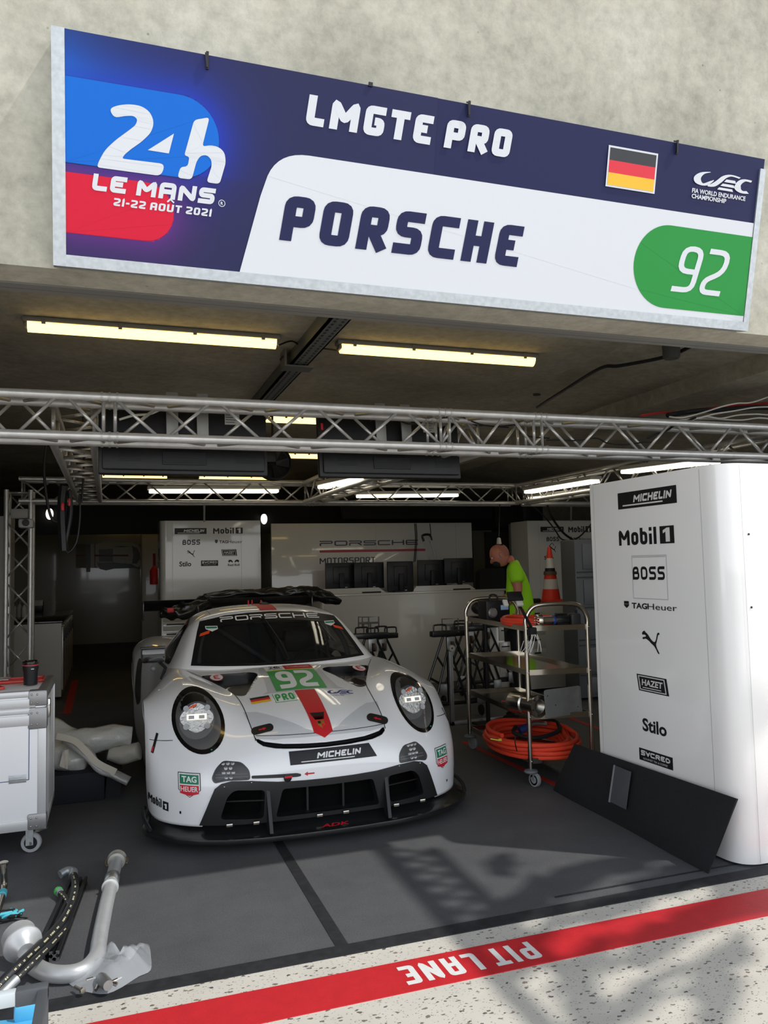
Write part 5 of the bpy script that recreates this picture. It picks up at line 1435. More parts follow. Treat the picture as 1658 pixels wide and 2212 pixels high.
truss('vertical truss post standing at the left wall behind the flight case', (xpl, YB, 0.0), (xpl, YB, ZB), (0, 1, 0), (1, 0, 0), s=SB, step=.30, group=None, name='truss_post')
xa = at(160, 915, Y=YF + .3).x
truss('left side gantry truss running back from the front truss', (xa, yc + SF / 2, ZT), (xa - .02, YB - SB / 2, ZB), (1, 0, 0), (0, 0, 1), s=SF, step=.24, group=GR, faces=(0, 1, 2, 3))
xm = at(672, 1068, Y=YB).x
truss('middle side gantry truss running back over the car towards the monitors', (xm, yc + SF / 2, ZT), (xm, YB - SB / 2, ZB), (1, 0, 0), (0, 0, 1), s=SF, step=.26, group=GR)
xr_ = at(1120, 1070, Y=YB).x
truss('right side gantry truss with white lamps over the trolley', (xr_, yc + SF / 2, ZT), (xr_, YB, ZB), (1, 0, 0), (0, 0, 1), s=SF, step=.26, group=GR)
truss('rear gantry truss section over the right sponsor panel', (xr_ + .1, YB, ZB), (xr_ + 1.9, YB, ZB), (0, 1, 0), (0, 0, 1), s=SB, step=.3, group=GR)
# plastic foil wrapped round the first bays of the left side truss
b = MB(); base = Vector((xa, 5.1, ZT)); random.seed(3)
# thin post that carries the sponsor panel, from the rear truss
for px, lab in ((441, 'thin silver rod between rear truss and middle-left sponsor panel'), (1233, 'thin silver rod above the right sponsor panel')):
    p = at(px, 1084, Y=YB + .12); q = at(px, 1127, Y=10.55 if px < 900 else 10.05)
    b = MB(); b.tube([p, q], .012, 8); tag(b.build('hanging_rod', M_trussb), lab, 'rod')

# ---------------------------------------------------------------- ceiling lamps
M_tube = mat('warm_tube', 'fff0b8', .4, emis='ffd678', estr=3.6)
M_tube2 = mat('white_tube', 'ffffff', .4, emis='fff2d8', estr=4.0)
M_housing = mat('lamp_housing_grey', '77756c', .5)
def ceiling_tube(a, c, label, z=None, w=.10):
    a = Vector(a); c = Vector(c); d = (c - a).normalized(); L = (c - a).length
    root = thing('tube_light', label, 'light', (a + c) / 2, 0, 'ceiling tube lights')
    M = frame_matrix(a, d, Vector((0, 0, 1)).cross(d))
    mb = MB(); mb.box((-.03, -w / 2, .0), (L + .03, w / 2, .035), M=M, bev=.012); mb.build('housing', M_housing, root)
    mb = MB(); pf = [(w * .46 * math.cos(t), -.055 * math.sin(t)) for t in [PI * k / 8 for k in range(9)]]
    vs = [M @ Vector((x, y, z_)) for x in (0, L) for y, z_ in pf]
    mb.add(vs, [(k, k + 1, 9 + k + 1, 9 + k) for k in range(8)] + [tuple(range(9)), tuple(range(17, 8, -1))]); mb.build('diffuser', M_tube, root)
    for t in (.06, .35, .65, .94):
        mb = MB(); mb.box((L * t - .012, -w / 2 - .006, -.012), (L * t + .012, -w / 2 + .004, .03), M=M, bev=.002); mb.build('clip', M_housing, root)
    for t in (0.0, L):
        mb = MB(); mb.box((t - .02, -w * .4, -.03), (t + .02, w * .4, .0), M=M, bev=.01); mb.build('end_cap', M_glass if False else M_housing, root)
    return root
def ct(p, q, Y, label):
    z = ZC - .036; a = at(*p, Z=z - .03); c = at(*q, Z=z - .03); Y = min((a.y + c.y) / 2, 18.5); a = at(*p, Y=Y); c = at(*q, Y=Y); ceiling_tube((a.x, Y, z), (c.x, Y, z), label)
ct((60, 702), (595, 752), 4.95, 'warm ceiling tube light nearest the door, left of the steel beam')
ct((735, 760), (1150, 781), 5.1, 'warm ceiling tube light nearest the door, right of the steel beam')
ct((575, 908), (690, 911), 7.4, 'warm tube light seen between the two hanging screens, upper')
ct((600, 985), (700, 988), 9.8, 'warm tube light seen between the two hanging screens, lower')
ct((1188, 998), (1290, 998), 10.3, 'warm tube light seen right of centre behind the front truss')
ct((1015, 996), (1075, 996), 10.3, 'small warm tube light right of the second screen')
ct((1425, 936), (1500, 938), 7.7, 'warm tube light above the sponsor cabinet behind the front truss')
ct((215, 1031), (360, 1034), 12.0, 'distant warm tube light below the left screen, left end')
ct((430, 1033), (600, 1037), 12.0, 'distant warm tube light below the left screen, right end')
ct((985, 1042), (1085, 1043), 12.5, 'distant warm tube light above the man')
# white lamps clamped along the trusses
def light_bar(a, c, label, w=.07):
    a = Vector(a); c = Vector(c); d = (c - a).normalized(); L = (c - a).length
    root = thing('work_light_bar', label, 'light', (a + c) / 2, 0, 'white lamps clamped to the trusses')
    M = frame_matrix(a, d, Vector((0, 0, 1)).cross(d))
    mb = MB(); mb.box((-.02, -w, .0), (L + .02, w, .04), M=M, bev=.008); mb.build('housing', mat('lamp_housing_white', 'b9b8b2', .5), root)
    mb = MB(); mb.box((0, -w * .85, -.035), (L, w * .85, -.001), M=M, bev=.01); mb.build('diffuser', M_tube2, root)
    return root
def lb(p, q, label, Y=None, X=None, Yq=None, w=.07):
    a = at(*p, Y=Y); c = at(*q, Y=Yq or Y); light_bar(a, c, label, w)
lb((322, 1058), (600, 1058), 'long white lamp on the rear truss, left half', Y=YB - .02)
lb((770, 1069), (988, 1067), 'long white lamp on the rear truss above the monitors', Y=YB - .02, w=.04)
def lbx(p, q, X, label, w=.07):
    a = at(*p, X=X); c = at(*q, X=X); light_bar(a, c, label, w)
lbx((1140, 1060), (1285, 1036), xr_ - .13, 'white lamp on the right side truss, far one')
lbx((1350, 1016), (1545, 992), xr_ - .13, 'white lamp on the right side truss, nearest above the sponsor cabinet')
lbx((1145, 1075), (1275, 1062), xr_ + .2, 'lower white lamp on the right side truss above the right sponsor panel')
lbx((697, 1049), (785, 1030), xm - .1, 'white lamp on the middle side truss')
# steel channel with perforations under the ceiling and its bracket
p1 = at(765, 686, Z=ZC - .10); p2 = at(560, 860, Z=ZC - .10)
root = thing('ceiling_rail', 'perforated grey steel rail running back under the ceiling between the tube lights', 'rail', (p1.x - .05, 5.5, ZC - .12))
xb = (p1.x + at(590, 850, Z=ZC - .1).x) / 2 - .04
b = MB(); b.box((xb - .06, 3.58, ZC - .11), (xb + .06, 7.5, ZC - .09)); b.box((xb - .06, 3.58, ZC - .11), (xb - .05, 7.5, ZC)); b.box((xb + .05, 3.58, ZC - .11), (xb + .06, 7.5, ZC))
M_rail = mat('rail_grey', '6b6e70', .5, .5)
b.build('channel', M_rail, root, False)
b = MB()
for k in range(60):
    for dx in (-.025, .025): b.box((xb + dx - .008, 3.65 + .06 * k, ZC - .1115), (xb + dx + .008, 3.68 + .06 * k, ZC - .1095))
b.build('slots', M_dark, root, False)
yb_ = at(640, 790, Z=ZC - .1).y
b = MB(); b.box((xb - .10, yb_ - .09, ZC - .13), (xb + .10, yb_ + .06, ZC - .118)); b.box((xb - .115, yb_ - .09, ZC - .13), (xb - .10, yb_ + .06, ZC)); b.build('bracket', M_rail, root, False)
for dy in (-.05, -.02, .01, .04):
    b = MB(); b.sphere((xb - .118, yb_ + dy, ZC - .05), .008, 8, 6); b.build('bolt', M_dark, root)
# flex between the two lamps
def cable(pts, r, m, label, cat='cable', name='cable', group=None, n=6):
    b = MB(); b.tube(smooth_path(pts, n), r, 7); return tag(b.build(name, m), label, cat, group)
cable([at(601, 746, Z=ZC - .07), at(630, 737, Z=ZC - .02), at(655, 750, Z=ZC - .02), at(690, 752, Z=ZC - .05), at(728, 757, Z=ZC - .05)], .006, M_black, 'thin black flex joining the two nearest ceiling tube lights')
cable([at(1160, 880, Z=ZC - .12), at(1215, 845, Z=ZC - .12), at(1295, 796, Z=ZC - .1), at(1340, 790, Z=ZC - .12), at(1440, 770, Z=ZC - .1), at(1500, 744, Z=ZC - .08)], .014, M_black, 'thick black cable crossing the ceiling at right')
b = MB(); c = at(1449, 757, Z=ZC - .1); b.lathe([(0, 0), (.05, 0), (.06, .02), (.06, .16), (0, .16)], Matrix.Translation(c + Vector((0, 0, -.06))), 20); tag(b.build('cable_gland', mat('gland_grey', '3c3d3b', .7)), 'dark round grommet on the ceiling where the thick black cable passes', 'grommet')
b = MB(); c = at(1159, 854, Z=ZC - .03); b.lathe([(0, 0), (.035, .0), (.035, .03), (0, .03)], Matrix.Translation(c), 16); tag(b.build('ceiling_plug', mat('plug', '3a3833', .8)), 'small round dark plug in the ceiling right of the tube lights', 'plug')

# ---------------------------------------------------------------- hanging screens seen from behind
M_tv = mat('screen_back', '0f1012', .5, bump=.1, bscale=40)
def hang_screen(x0, x1, Y, ztop, zbot, tilt, label):
    root = thing('hanging_screen', label, 'screen', ((x0 + x1) / 2, Y, zbot), 0, 'large screens hung behind the front truss')
    hgt = ztop - zbot; w = x1 - x0
    M = Matrix.Translation((x0, Y, zbot)) @ Matrix.Rotation(tilt, 4, 'X')
    b = MB(); b.box((0, 0, 0), (w, .05, hgt), M=M, bev=.01); b.build('cabinet', M_tv, root)
    b = MB(); b.box((.02, -.03, .02), (w - .02, 0, hgt * .40), M=M, bev=.012); b.build('rear_cover', M_tv, root)
    b = MB(); b.box((w * .36, -.038, .05), (w * .62, -.028, hgt * .30), M=M, bev=.004)
    for k in range(5): b.box((w * .37, -.041, .06 + .03 * k), (w * .61, -.037, .064 + .03 * k), M=M)
    b.build('vent_panel', M_black, root, False)
    for t in (.12, .80):
        b = MB()
        for k in range(14): b.box((w * t, -.033, .07 + .012 * k), (w * t + w * .12, -.029, .073 + .012 * k), M=M)
        b.build('vent_slots', M_black, root, False)
    for t in (.42, .60):
        b = MB(); b.box((w * t - .035, -.05, hgt * .42), (w * t + .035, -.032, hgt * 1.12), M=M, bev=.004); b.build('mounting_strap', mat('strap_steel', '8a8a86', .5, .7), root)
    b = MB(); b.box((w * .74, -.006, hgt * .72), (w * .83, -.002, hgt * .92), M=M); b.build('rating_label', mat('label_grey', 'a9aaa8', .6), root, False)
    for k in range(4):
        b = MB(); b.box((w * .745, -.0075, hgt * (.75 + .035 * k)), (w * (.80 + .01 * (k % 2)), -.0062, hgt * (.757 + .035 * k)), M=M); b.build('label_line', M_dark, root, False)
    b = MB(); b.box((w * .02, -.007, hgt * .70), (w * .035, -.002, hgt * .80), M=M); b.build('red_sticker', M_red, root, False)
    for k in range(6):
        b = MB(); b.sphere(M @ Vector((w * (.10 + .16 * k), -.004, hgt * .52)), .006, 8, 6); b.build('screw', M_steel, root)
    return root
YS = 4.80
a = at(210, 868, Y=YS); c = at(575, 1030, Y=YS)
hang_screen(at(212, 1000, Y=YS).x, at(578, 1000, Y=YS).x, YS, at(400, 868, Y=YS).z, at(400, 1025, Y=YS).z, -.10, 'large black screen hung behind the front truss, left one')
hang_screen(at(690, 1000, Y=YS).x, at(995, 1000, Y=YS).x, YS, at(850, 890, Y=YS).z, at(850, 1032, Y=YS).z, -.10, 'large black screen hung behind the front truss, right one')
# cables lying along and hanging from the trusses
random.seed(5)
def wig(p, q, Y, n, amp, seed):
    random.seed(seed); p = Vector(p); q = Vector(q); out = []
    for k in range(n + 1):
        t = k / n; out.append(at(p.x + (q.x - p.x) * t + random.uniform(-amp, amp), p.y + (q.y - p.y) * t + random.uniform(-amp, amp), Y=Y + random.uniform(-.02, .05)))
    return out
GC = 'loose cables on the front truss'
for k, (p, q, Y, m, r, amp, lab) in enumerate([
    ((1010, 912), (1240, 925), 4.66, M_black, .006, 9, 'thin black cable looping along the front truss right of the screens, upper'),
    ((1180, 950), (1420, 955), 4.60, M_black, .005, 7, 'thin black cable lying inside the front truss left of the sponsor cabinet'),
    ((800, 905), (1100, 915), 4.7, M_black, .006, 12, 'tangled black cable inside the front truss above the right screen'),
    ((950, 900), (1180, 940), 4.62, M_black, .005, 10, 'black cable crossing the front truss joint right of the screens'),
    ((1400, 945), (1500, 905), 4.5, M_black, .008, 4, 'black cable rising out of the front truss at right'),
    ((1440, 905), (1700, 850), 4.7, mat('cable_white', 'cfcdc6', .5), .006, 5, 'pale cable in the bundle at the upper right, topmost'),
    ((1430, 915), (1700, 870), 4.7, mat('cable_white', 'cfcdc6', .5), .006, 5, 'pale cable in the bundle at the upper right, second from top'),
    ((1450, 910), (1700, 890), 4.72, mat('cable_white', 'cfcdc6', .5), .006, 5, 'pale cable in the bundle at the upper right, third from top'),
    ((1470, 905), (1700, 905), 4.75, mat('cable_white', 'cfcdc6', .5), .006, 4, 'pale cable in the bundle at the upper right, lowest'),
    ((1440, 895), (1700, 878), 4.78, M_black, .02, 4, 'thick black cable bundle along the ceiling haunch at right'),
    ((1380, 897), (1700, 868), 4.85, mat('cable_red', 'a3272b', .5), .010, 3, 'red cable along the ceiling haunch at right'),
    ((260, 905), (470, 868), 4.75, mat('cable_white', 'cfcdc6', .5), .007, 4, 'pale cable arching over the left hanging screen'),
    ((330, 870), (560, 868), 4.85, mat('cable_red', 'a3272b', .5), .008, 2, 'red cable behind the front truss above the left screen'),
    ]):
    cable(wig(p, q, Y, 7, amp, 10 + k), r, m, lab, group=GC)
# cable ends, cee plug in red and blue
p = at(1232, 908, Y=4.68); q = at(1272, 909, Y=4.68)
root = thing('power_coupler', 'red and blue power coupler lying in the front truss', 'connector', (p + q) / 2)
b = MB(); b.tube([p, p + (q - p) * .45], .018, 12); b.build('red_half', M_red, root)
b = MB(); b.tube([p + (q - p) * .5, q], .016, 12); b.build('blue_half', mat('plug_blue', '2c59a8', .5), root)

# hoses and leads hanging at the left side truss
YH = 6.6
GH = 'hoses and leads hanging from the left side truss'
for k, (pts, r, m, lab) in enumerate([
    ([(100, 960), (95, 1020), (105, 1100), (120, 1128), (140, 1110), (143, 1050)], .011, M_black, 'black lead hanging in a loop left of the side truss'),
    ([(137, 1050), (133, 1100), (137, 1190)], .035, M_black, 'thick black bundle of hoses hanging from the left side truss'),
    ([(150, 1060), (152, 1110), (140, 1180)], .018, M_black, 'black hose hanging beside the thick bundle'),
    ([(172, 1070), (172, 1120), (165, 1170), (148, 1193), (140, 1180)], .009, M_black, 'thin black lead looping right below the left side truss'),
    ([(180, 900), (182, 980), (178, 1060), (176, 1085)], .009, M_black, 'thin black lead hanging straight from the front truss'),
    ]):
    cable([at(x, y, Y=YH) for x, y in pts], r, m, lab, group=GH)
b = MB(); c = at(136, 1095, Y=YH - .04); b.box(c - Vector((.014, .02, .03)), c + Vector((.010, .02, .03)), bev=.006); tag(b.build('red_clamp', M_red), 'red clamp on the hanging black hose bundle at left', 'clamp')
b = MB(); c = at(150, 1085, Y=YH - .03); b.box(c - Vector((.008, .02, .03)), c + Vector((.008, .02, .03)), bev=.005); tag(b.build('cable_hook', M_red), 'small red hook beside the clamp on the hanging hoses', 'hook')
# round wall lamps in the dark
M_bulb = mat('bulb_glass', 'ffffff', .3, emis='fff4e0', estr=1.6)
for (x, y, Y, lab) in ((107, 1110, 12.12, 'small oval wall lamp at the left behind the hanging leads'), (570, 1121, 12.12, 'small oval lamp between the sponsor panel and the partition'), (1122, 1105, 12.12, 'small oval lamp above and right of the man')):
    c = at(x, y, Y=Y); root = thing('bulkhead_lamp', lab, 'lamp', c)
    b = MB(); b.sphere(c, .064, 16, 10, sc=(.8, .6, 1.3)); b.build('globe', M_bulb, root)
    b = MB(); b.lathe([(0, 0), (.045, 0), (.045, .04), (0, .04)], Matrix.Translation(c + Vector((0, .03, .05))), 16); b.build('lamp_base', M_dark, root)
# surveillance camera on the left truss post
c = at(45, 1130, Y=YB - .2)
root = thing('surveillance_camera', 'white surveillance camera on the left truss post', 'camera', c)
b = MB(); b.box(c + Vector((-.02, -.06, -.05)), c + Vector((.12, .10, .04)), bev=.02); b.build('camera_body', mat('cam_white', 'b5b5b2', .4), root)
b = MB(); b.lathe([(0, 0), (.035, 0), (.03, .03), (0, .032)], align(c + Vector((.05, -.06, 0)), (0, -1, 0)), 18); b.build('camera_lens', M_black, root)
b = MB(); b.box(c + Vector((-.10, .05, .05)), c + Vector((.06, .12, .15)), bev=.01); b.build('mounting_box', mat('cam_grey', '9a9a97', .5), root)
b = MB(); b.tube([c + Vector((-.02, .08, .06)), c + Vector((.03, .05, .0))], .018, 8); b.build('camera_arm', M_grey, root)
# fans behind the screens
c = at(590, 1000, Y=7.8); root = thing('fan', 'round black fan hanging between the two large screens', 'fan', c)
b = MB(); b.lathe([(.17, -.04), (.18, -.04), (.18, .04), (.17, .04), (.17, -.04)], align(c, (0, -1, .2)), 28); b.build('fan_ring', M_dark, root)
for k in range(5):
    a_ = 2 * PI * k / 5; M = align(c, (0, -1, .2)) @ Matrix.Rotation(a_, 4, 'Z'); b = MB(); b.add([M @ Vector(q) for q in ((.03, -.02, -.01), (.16, -.05, .01), (.16, .05, .02), (.03, .02, .0), (.03, -.02, -.015), (.16, -.05, .005), (.16, .05, .015), (.03, .02, -.005))], [(0, 1, 2, 3), (7, 6, 5, 4), (0, 4, 5, 1), (1, 5, 6, 2), (2, 6, 7, 3), (3, 7, 4, 0)]); b.build('fan_blade', M_dark, root)
b = MB(); b.box(c + Vector((-.08, -.03, .0)), c + Vector((.03, .06, .12)), bev=.02); b.build('fan_motor', M_black, root)
b = MB(); b.tube([c + Vector((0, .02, .1)), Vector((c.x, c.y + .02, ZC))], .012, 8); b.build('fan_rod', M_dark, root)

# ================================================================ SPONSOR CABINETS, PARTITION, COUNTER
M_cab_lit = mat('cabinet_white_lit', 'ececea', 0.22, coat=0.7)  # lit copy of the cabinet white, for the one near the door
M_cab_shaded = mat('cabinet_white_shaded', 'c4c2ba', 0.22, coat=0.7)  # the same white darkened: dimness deeper in the garage put into the colour
M_gap = mat('seam_grey', '8f9092', .6)
def outline_prism(name, poly, z0, z1, m, parent, r=0.0, idx=()):
    P = [Vector(p) for p in poly]; out = []
    for i, p in enumerate(P):
        if i in idx:
            a, c = P[i - 1], P[(i + 1) % len(P)]; s = p + (a - p).normalized() * r; e = p + (c - p).normalized() * r
            for k in range(13):
                t = k / 12; q = s * (1 - t) ** 2 + p * 2 * t * (1 - t) + e * t * t; out.append((q.x, q.y))
        else: out.append((p.x, p.y))
    b = MB(); b.prism(out, z1 - z0, Matrix.Translation((0, 0, z0))); return b.build(name, m, parent)
class Plane:
    """a vertical face; stickers are placed through it"""
    def __init__(s, p, ex): s.p = Vector(p); s.ex = Vector(ex).normalized(); s.n = s.ex.cross(Vector((0, 0, 1))); s.M = frame_matrix(s.p, s.ex, (0, 0, 1)); s.Mi = s.M.inverted()
    def uv(s, px, py):
        o = Vector((0, 0, CAMH)); r = ray(px, py); n = s.M.to_3x3() @ Vector((0, 0, 1)); t = n.dot(s.p - o) / n.dot(r); v = s.Mi @ (o + r * t); return (v.x, v.y)
    def put(s, vf, name, m, parent, off=.0015): return sheet(vf, s.M @ Matrix.Translation((0, 0, off)), name, m, parent)
def fitbox(vf, pl, l, b, r, t):
    a = pl.uv(l, b); c = pl.uv(r, t); return fit2d(vf, a[0], a[1], c[0], c[1])
def fitq(vf, pl, BL, BR, TL):
    xs = [p[0] for p in vf[0]]; ys = [p[1] for p in vf[0]]; ax, bx, ay, by = min(xs), max(xs), min(ys), max(ys)
    BL, BR, TL = Vector(pl.uv(*BL)), Vector(pl.uv(*BR)), Vector(pl.uv(*TL))
    h = (TL - BL).y; x0, x1 = BL.x, BR.x
    return [(x0 + (x - ax) / (bx - ax) * (x1 - x0), BL.y + (y - ay) / max(by - ay, 1e-9) * h) for x, y in vf[0]], vf[1]
# word marks as flat shapes in a unit frame (x right, y up), each returned as list of (shape, colour)
def wm_michelin():
    t = letters('MICHELIN', 1, 1.0, .27, .16, .25, .12)[:2]
    return [(rect2d(0, 0, 1, .30), 'k'), (fit2d(t, .28, .10, .93, .235), 'w'), (rect2d(.09, .045, .78, .07), 'w')]
def wm_mobil():
    t = letters('Mobil', 1, .62, .2, .12, 0, .3)[:2]; one = one2d()
    return [(fit2d(t, 0, 0, .70, .30), 'k'), (rect2d(.76, 0, 1, .30), 'k'), (fit2d(one, .815, .03, .93, .27), 'w')]
def wm_boss(): return [(fit2d(letters('BOSS', 1, .85, .21, .2, 0, .42)[:2], 0, 0, 1, .42), 'k')]
def shield(x0, y0, w, h): return [(x0, y0 + h), (x0 + w, y0 + h), (x0 + w, y0 + h * .35), (x0 + w / 2, y0), (x0, y0 + h * .35)]
def wm_tag():
    return [(fill2d([shield(0, .02, .10, .17)]), 'k'), (rect2d(.015, .115, .085, .12), 'w'), (fit2d(text2d('TAG', 1, .05), .16, .02, .46, .16), 'k'), (fit2d(text2d('Heuer', 1, .0), .47, .02, 1, .16), 'k')]
def wm_cat():
    """leaping cat emblem"""
    body_ = [(.02, .83), (.10, .93), (.18, .95), (.22, .90), (.36, .80), (.50, .62), (.62, .52), (.72, .50), (.80, .62), (.86, .84), (.93, .93), (1.0, .90), (.99, .84), (.93, .82), (.88, .66), (.82, .48), (.79, .38), (.84, .22), (.95, .02), (.88, .0), (.76, .20), (.66, .32), (.54, .40), (.42, .50), (.32, .56), (.20, .60), (.10, .56), (.04, .60), (.08, .66), (.20, .68), (.24, .74), (.14, .78), (.06, .76)]
    return [(fill2d([[(v.x, v.y) for v in smooth_path([(a, b_, 0) for a, b_ in body_], 3, True)]]), 'k')]
def wm_hazet():
    return [(([(0.06, 0), (1.0, 0), (.94, .42), (0.0, .42)], [(0, 1, 2, 3)]), 'k'), (([(.10, .03), (.93, .03), (.88, .39), (.05, .39)], [(0, 1, 2, 3)]), 'w'), (([(.13, .055), (.90, .055), (.855, .365), (.085, .365)], [(0, 1, 2, 3)]), 'k'),
            (fit2d(text2d('HAZET', 1, .035, 1, .1), .17, .15, .83, .31), 'w'), (rect2d(.2, .09, .78, .11), 'w')]
def wm_stilo(): return [(fit2d(letters('5TIL0'.replace('5', 'S').replace('0', 'O'), 1, .8, .22, r=.2)[:2], 0, 0, .001, .001), 'k')] if False else [(fit2d(text2d('Stilo', 1, .05, 1), 0, 0, 1, .5), 'k')]
def wm_sacred():
    return [(rect2d(0, 0, 1, .42), 'k'), (fit2d(letters('S', 1, 1.2, .28, r=.2)[:2], .06, .18, .19, .36), 'w'), (fit2d(letters('V', 1, 1.2, .28, r=.01)[:2], .205, .18, .35, .36), 'w'), (rect2d(.245, .275, .31, .305), 'w'),
            (fit2d(letters('CRED', 1, 1.2, .28, r=.2)[:2], .36, .18, .94, .36), 'w'), (fit2d(text2d('GOURMET TEA & COFFEE', 1, .0), .14, .06, .86, .125), 'w')]
def wm_bull():
    bl = [(.0, .32), (.10, .42), (.22, .44), (.34, .40), (.44, .30), (.36, .22), (.30, .30), (.18, .30), (.10, .22), (.06, .30)]
    return [(fill2d([bl]), 'k'), (fill2d([[(1 - x, y) for x, y in reversed(bl)]]), 'k'), (fit2d(text2d('Red Bull', 1, .02), 0, 0, 1, .16), 'k')]
INK = {'k': M_ink, 'w': mat('mark_white', 'd6d6d4', .4)}
def put_mark(mark, nm, pl, parent, BL, BR, TL):
    """mark drawn in its own unit frame is stretched between three seen points of the face"""
    allv = [v for sh, c in mark for v in sh[0]]
    ax, bx = min(v[0] for v in allv), max(v[0] for v in allv); ay, by = min(v[1] for v in allv), max(v[1] for v in allv)
    A_, B_, C_ = Vector(pl.uv(*BL)), Vector(pl.uv(*BR)), Vector(pl.uv(*TL))
    for k, (sh, c) in enumerate(mark):
        vs = [(A_.x + (x - ax) / (bx - ax) * (B_.x - A_.x), A_.y + (y - ay) / (by - ay) * (C_.y - A_.y)) for x, y in sh[0]]
        pl.put((vs, sh[1]), nm, INK[c], parent, .0012 + .0008 * k)

# --- the tall one at the right
cabR = thing('sponsor_cabinet', 'tall white rounded sponsor cabinet in the right foreground with eight black marks down its side', 'cabinet', (3.6, 3.9, 0))
PC = Vector((3.06, 3.335)); _p = at(1283, 1300, X=3.03); PB = Vector((3.03, _p.y)); ZCB = at(1530, 1004, X=3.055).z
outline_prism('cabinet_body', [PB, PC, (5.6, 3.335), (5.6, PB.y)], 0.012, ZCB, M_cab_lit, cabR, .14, (1,))
faceL = Plane((*PB, 0), (PC.x - PB.x, PC.y - PB.y, 0))
# recompute the visible left face through its real points
for nm, mk, BL, BR, TL in (
    ('tyre_maker_mark', wm_michelin(), (1335, 1101), (1462, 1092), (1334, 1066)),
    ('oil_maker_mark', wm_mobil(), (1337, 1179), (1457, 1178), (1336, 1144)),
    ('fashion_mark', wm_boss(), (1367, 1252), (1436, 1253), (1366, 1224)),
    ('watch_mark', wm_tag(), (1348, 1313), (1463, 1325), (1348, 1298)),
    ('leaping_cat_mark', wm_cat(), (1388, 1408), (1426, 1411), (1387, 1362)),
    ('tool_mark', wm_hazet(), (1376, 1490), (1445, 1504), (1375, 1455)),
    ('helmet_mark', wm_stilo(), (1388, 1578), (1440, 1588), (1388, 1550)),
    ('tea_mark', wm_sacred(), (1381, 1640), (1454, 1670), (1380, 1614))):
    put_mark(mk, nm, faceL, cabR, BL, BR, TL)
# access flap behind the fashion mark, seams
u0, v0 = faceL.uv(1368, 1292); u1, v1 = faceL.uv(1438, 1199)
fl = [(u0, v0), (u1, v0), (u1, v1), (u0, v1), (u0, v0)]
faceL.put(ribbon(fl, .005), 'access_flap_edge', mat('flap_edge', 'b4b4b2', .4), cabR, .001)
faceL.put(ribbon([(u0 + .006, v1 - .008), (u1 - .006, v1 - .008)], .003), 'access_flap_gap', M_gap, cabR, .0012)
for px in (1523, 1290):
    u, _ = faceL.uv(px, 1300); faceL.put(rect2d(u - .001, .02, u + .001, 2.09), 'seam', M_gap, cabR, .001)
faceF = Plane((3.06, 3.333, 0), (1, 0, 0))
u, _ = faceF.uv(1616, 1400)
faceF.put(rect2d(u - .001, .02, u + .001, 2.09), 'seam', M_gap, cabR, .003)
for px, py in ((1616, 1154), (1622, 1312)):
    u, v = faceF.uv(px, py); M = faceF.M @ Matrix.Translation((u, v, .001)); b = MB(); b.lathe([(.0035, 0), (.006, 0), (.006, .002), (.0035, .0015)], M, 12); b.build('screw', M_dark, cabR)

# --- black padded board leaning on it
def bent_quad(a, c, d, e, th, nx=14, ny=6, amp=.006, seed=1):
    """a..e = corners (bottom-left, bottom-right, top-right, top-left); thickness th"""
    random.seed(seed); a, c, d, e = map(Vector, (a, c, d, e)); n = (c - a).cross(e - a).normalized(); vs = []; fs = []
    for s_ in (0, 1):
        for j in range(ny + 1):
            for i in range(nx + 1):
                s, t = i / nx, j / ny; p = (a * (1 - s) + c * s) * (1 - t) + (e * (1 - s) + d * s) * t
                edge = min(1, min(i, nx - i, j, ny - j) / 1.5)
                p = p + n * ((th * (.25 + .75 * edge) + amp * math.sin(s * 9 + t * 5)) * (1 if s_ else 0)) ; vs.append(p)
    m = (nx + 1) * (ny + 1)
    for j in range(ny):
        for i in range(nx):
            q = j * (nx + 1) + i; fs.append((q, q + nx + 1, q + nx + 2, q + 1)); fs.append((m + q, m + q + 1, m + q + nx + 2, m + q + nx + 1))
    for i in range(nx):
        for q0 in (i, ny * (nx + 1) + i): fs.append((q0, q0 + 1, m + q0 + 1, m + q0))
    for j in range(ny):
        for q0 in (j * (nx + 1), j * (nx + 1) + nx): fs.append((q0, q0 + nx + 1, m + q0 + nx + 1, m + q0))
    return vs, fs
M_pad = mat('black_fabric', '1b1c1f', .8, noise=.2, nscale=90, bump=.15, bscale=150)
bl = at(1212, 1705, Z=0) + Vector((-.0, 0, 0)); br = at(1558, 1882, Z=0.0); tr = at(1596, 1725, Y=3.36) ; tl = at(1240, 1606, Y=4.86)
# keep the upper edge just clear of the cabinet face
def padtop(px, py, x): return at(px, py, X=x)
tl = padtop(1240, 1606, 3.0); tr = padtop(1594, 1726, 3.02)
bl.x -= .06; br.x -= .08
n_ = (br - bl).cross(tl - bl).normalized()
root = thing('padded_board', 'long black padded board leaning against the foot of the tall sponsor cabinet', 'board', (bl + br) / 2)
b = MB(); v_, f_ = bent_quad(bl, br, tr, tl, .022, 20, 8); b.add(v_, f_); b.build('board', M_pad, root)
if (bl - Vector((0, 0, CAMH))).dot(n_) > 0: n_ = -n_
c0 = bl + (br - bl) * .40 + (tl - bl) * .32
ex = (br - bl).normalized(); ey = (tl - bl).normalized()
wpad = (br - bl).length
Mp = frame_matrix(bl + (br - bl) * .415 + ((tl - bl) * .32), ex, ey)
if (Mp.to_3x3() @ Vector((0, 0, 1))).dot(Vector((0, 0, CAMH)) - bl) < 0: pass
zo = .031 if (Mp.to_3x3() @ Vector((0, 0, 1))).dot(Vector((0, 0, CAMH)) - bl) > 0 else -.012
sheet(rect2d(0, 0, .17, .22), Mp @ Matrix.Translation((0, 0, zo)), 'clear_pocket', mat('pocket_film', '54565a', .22, coat=.7), root, thick=.003)
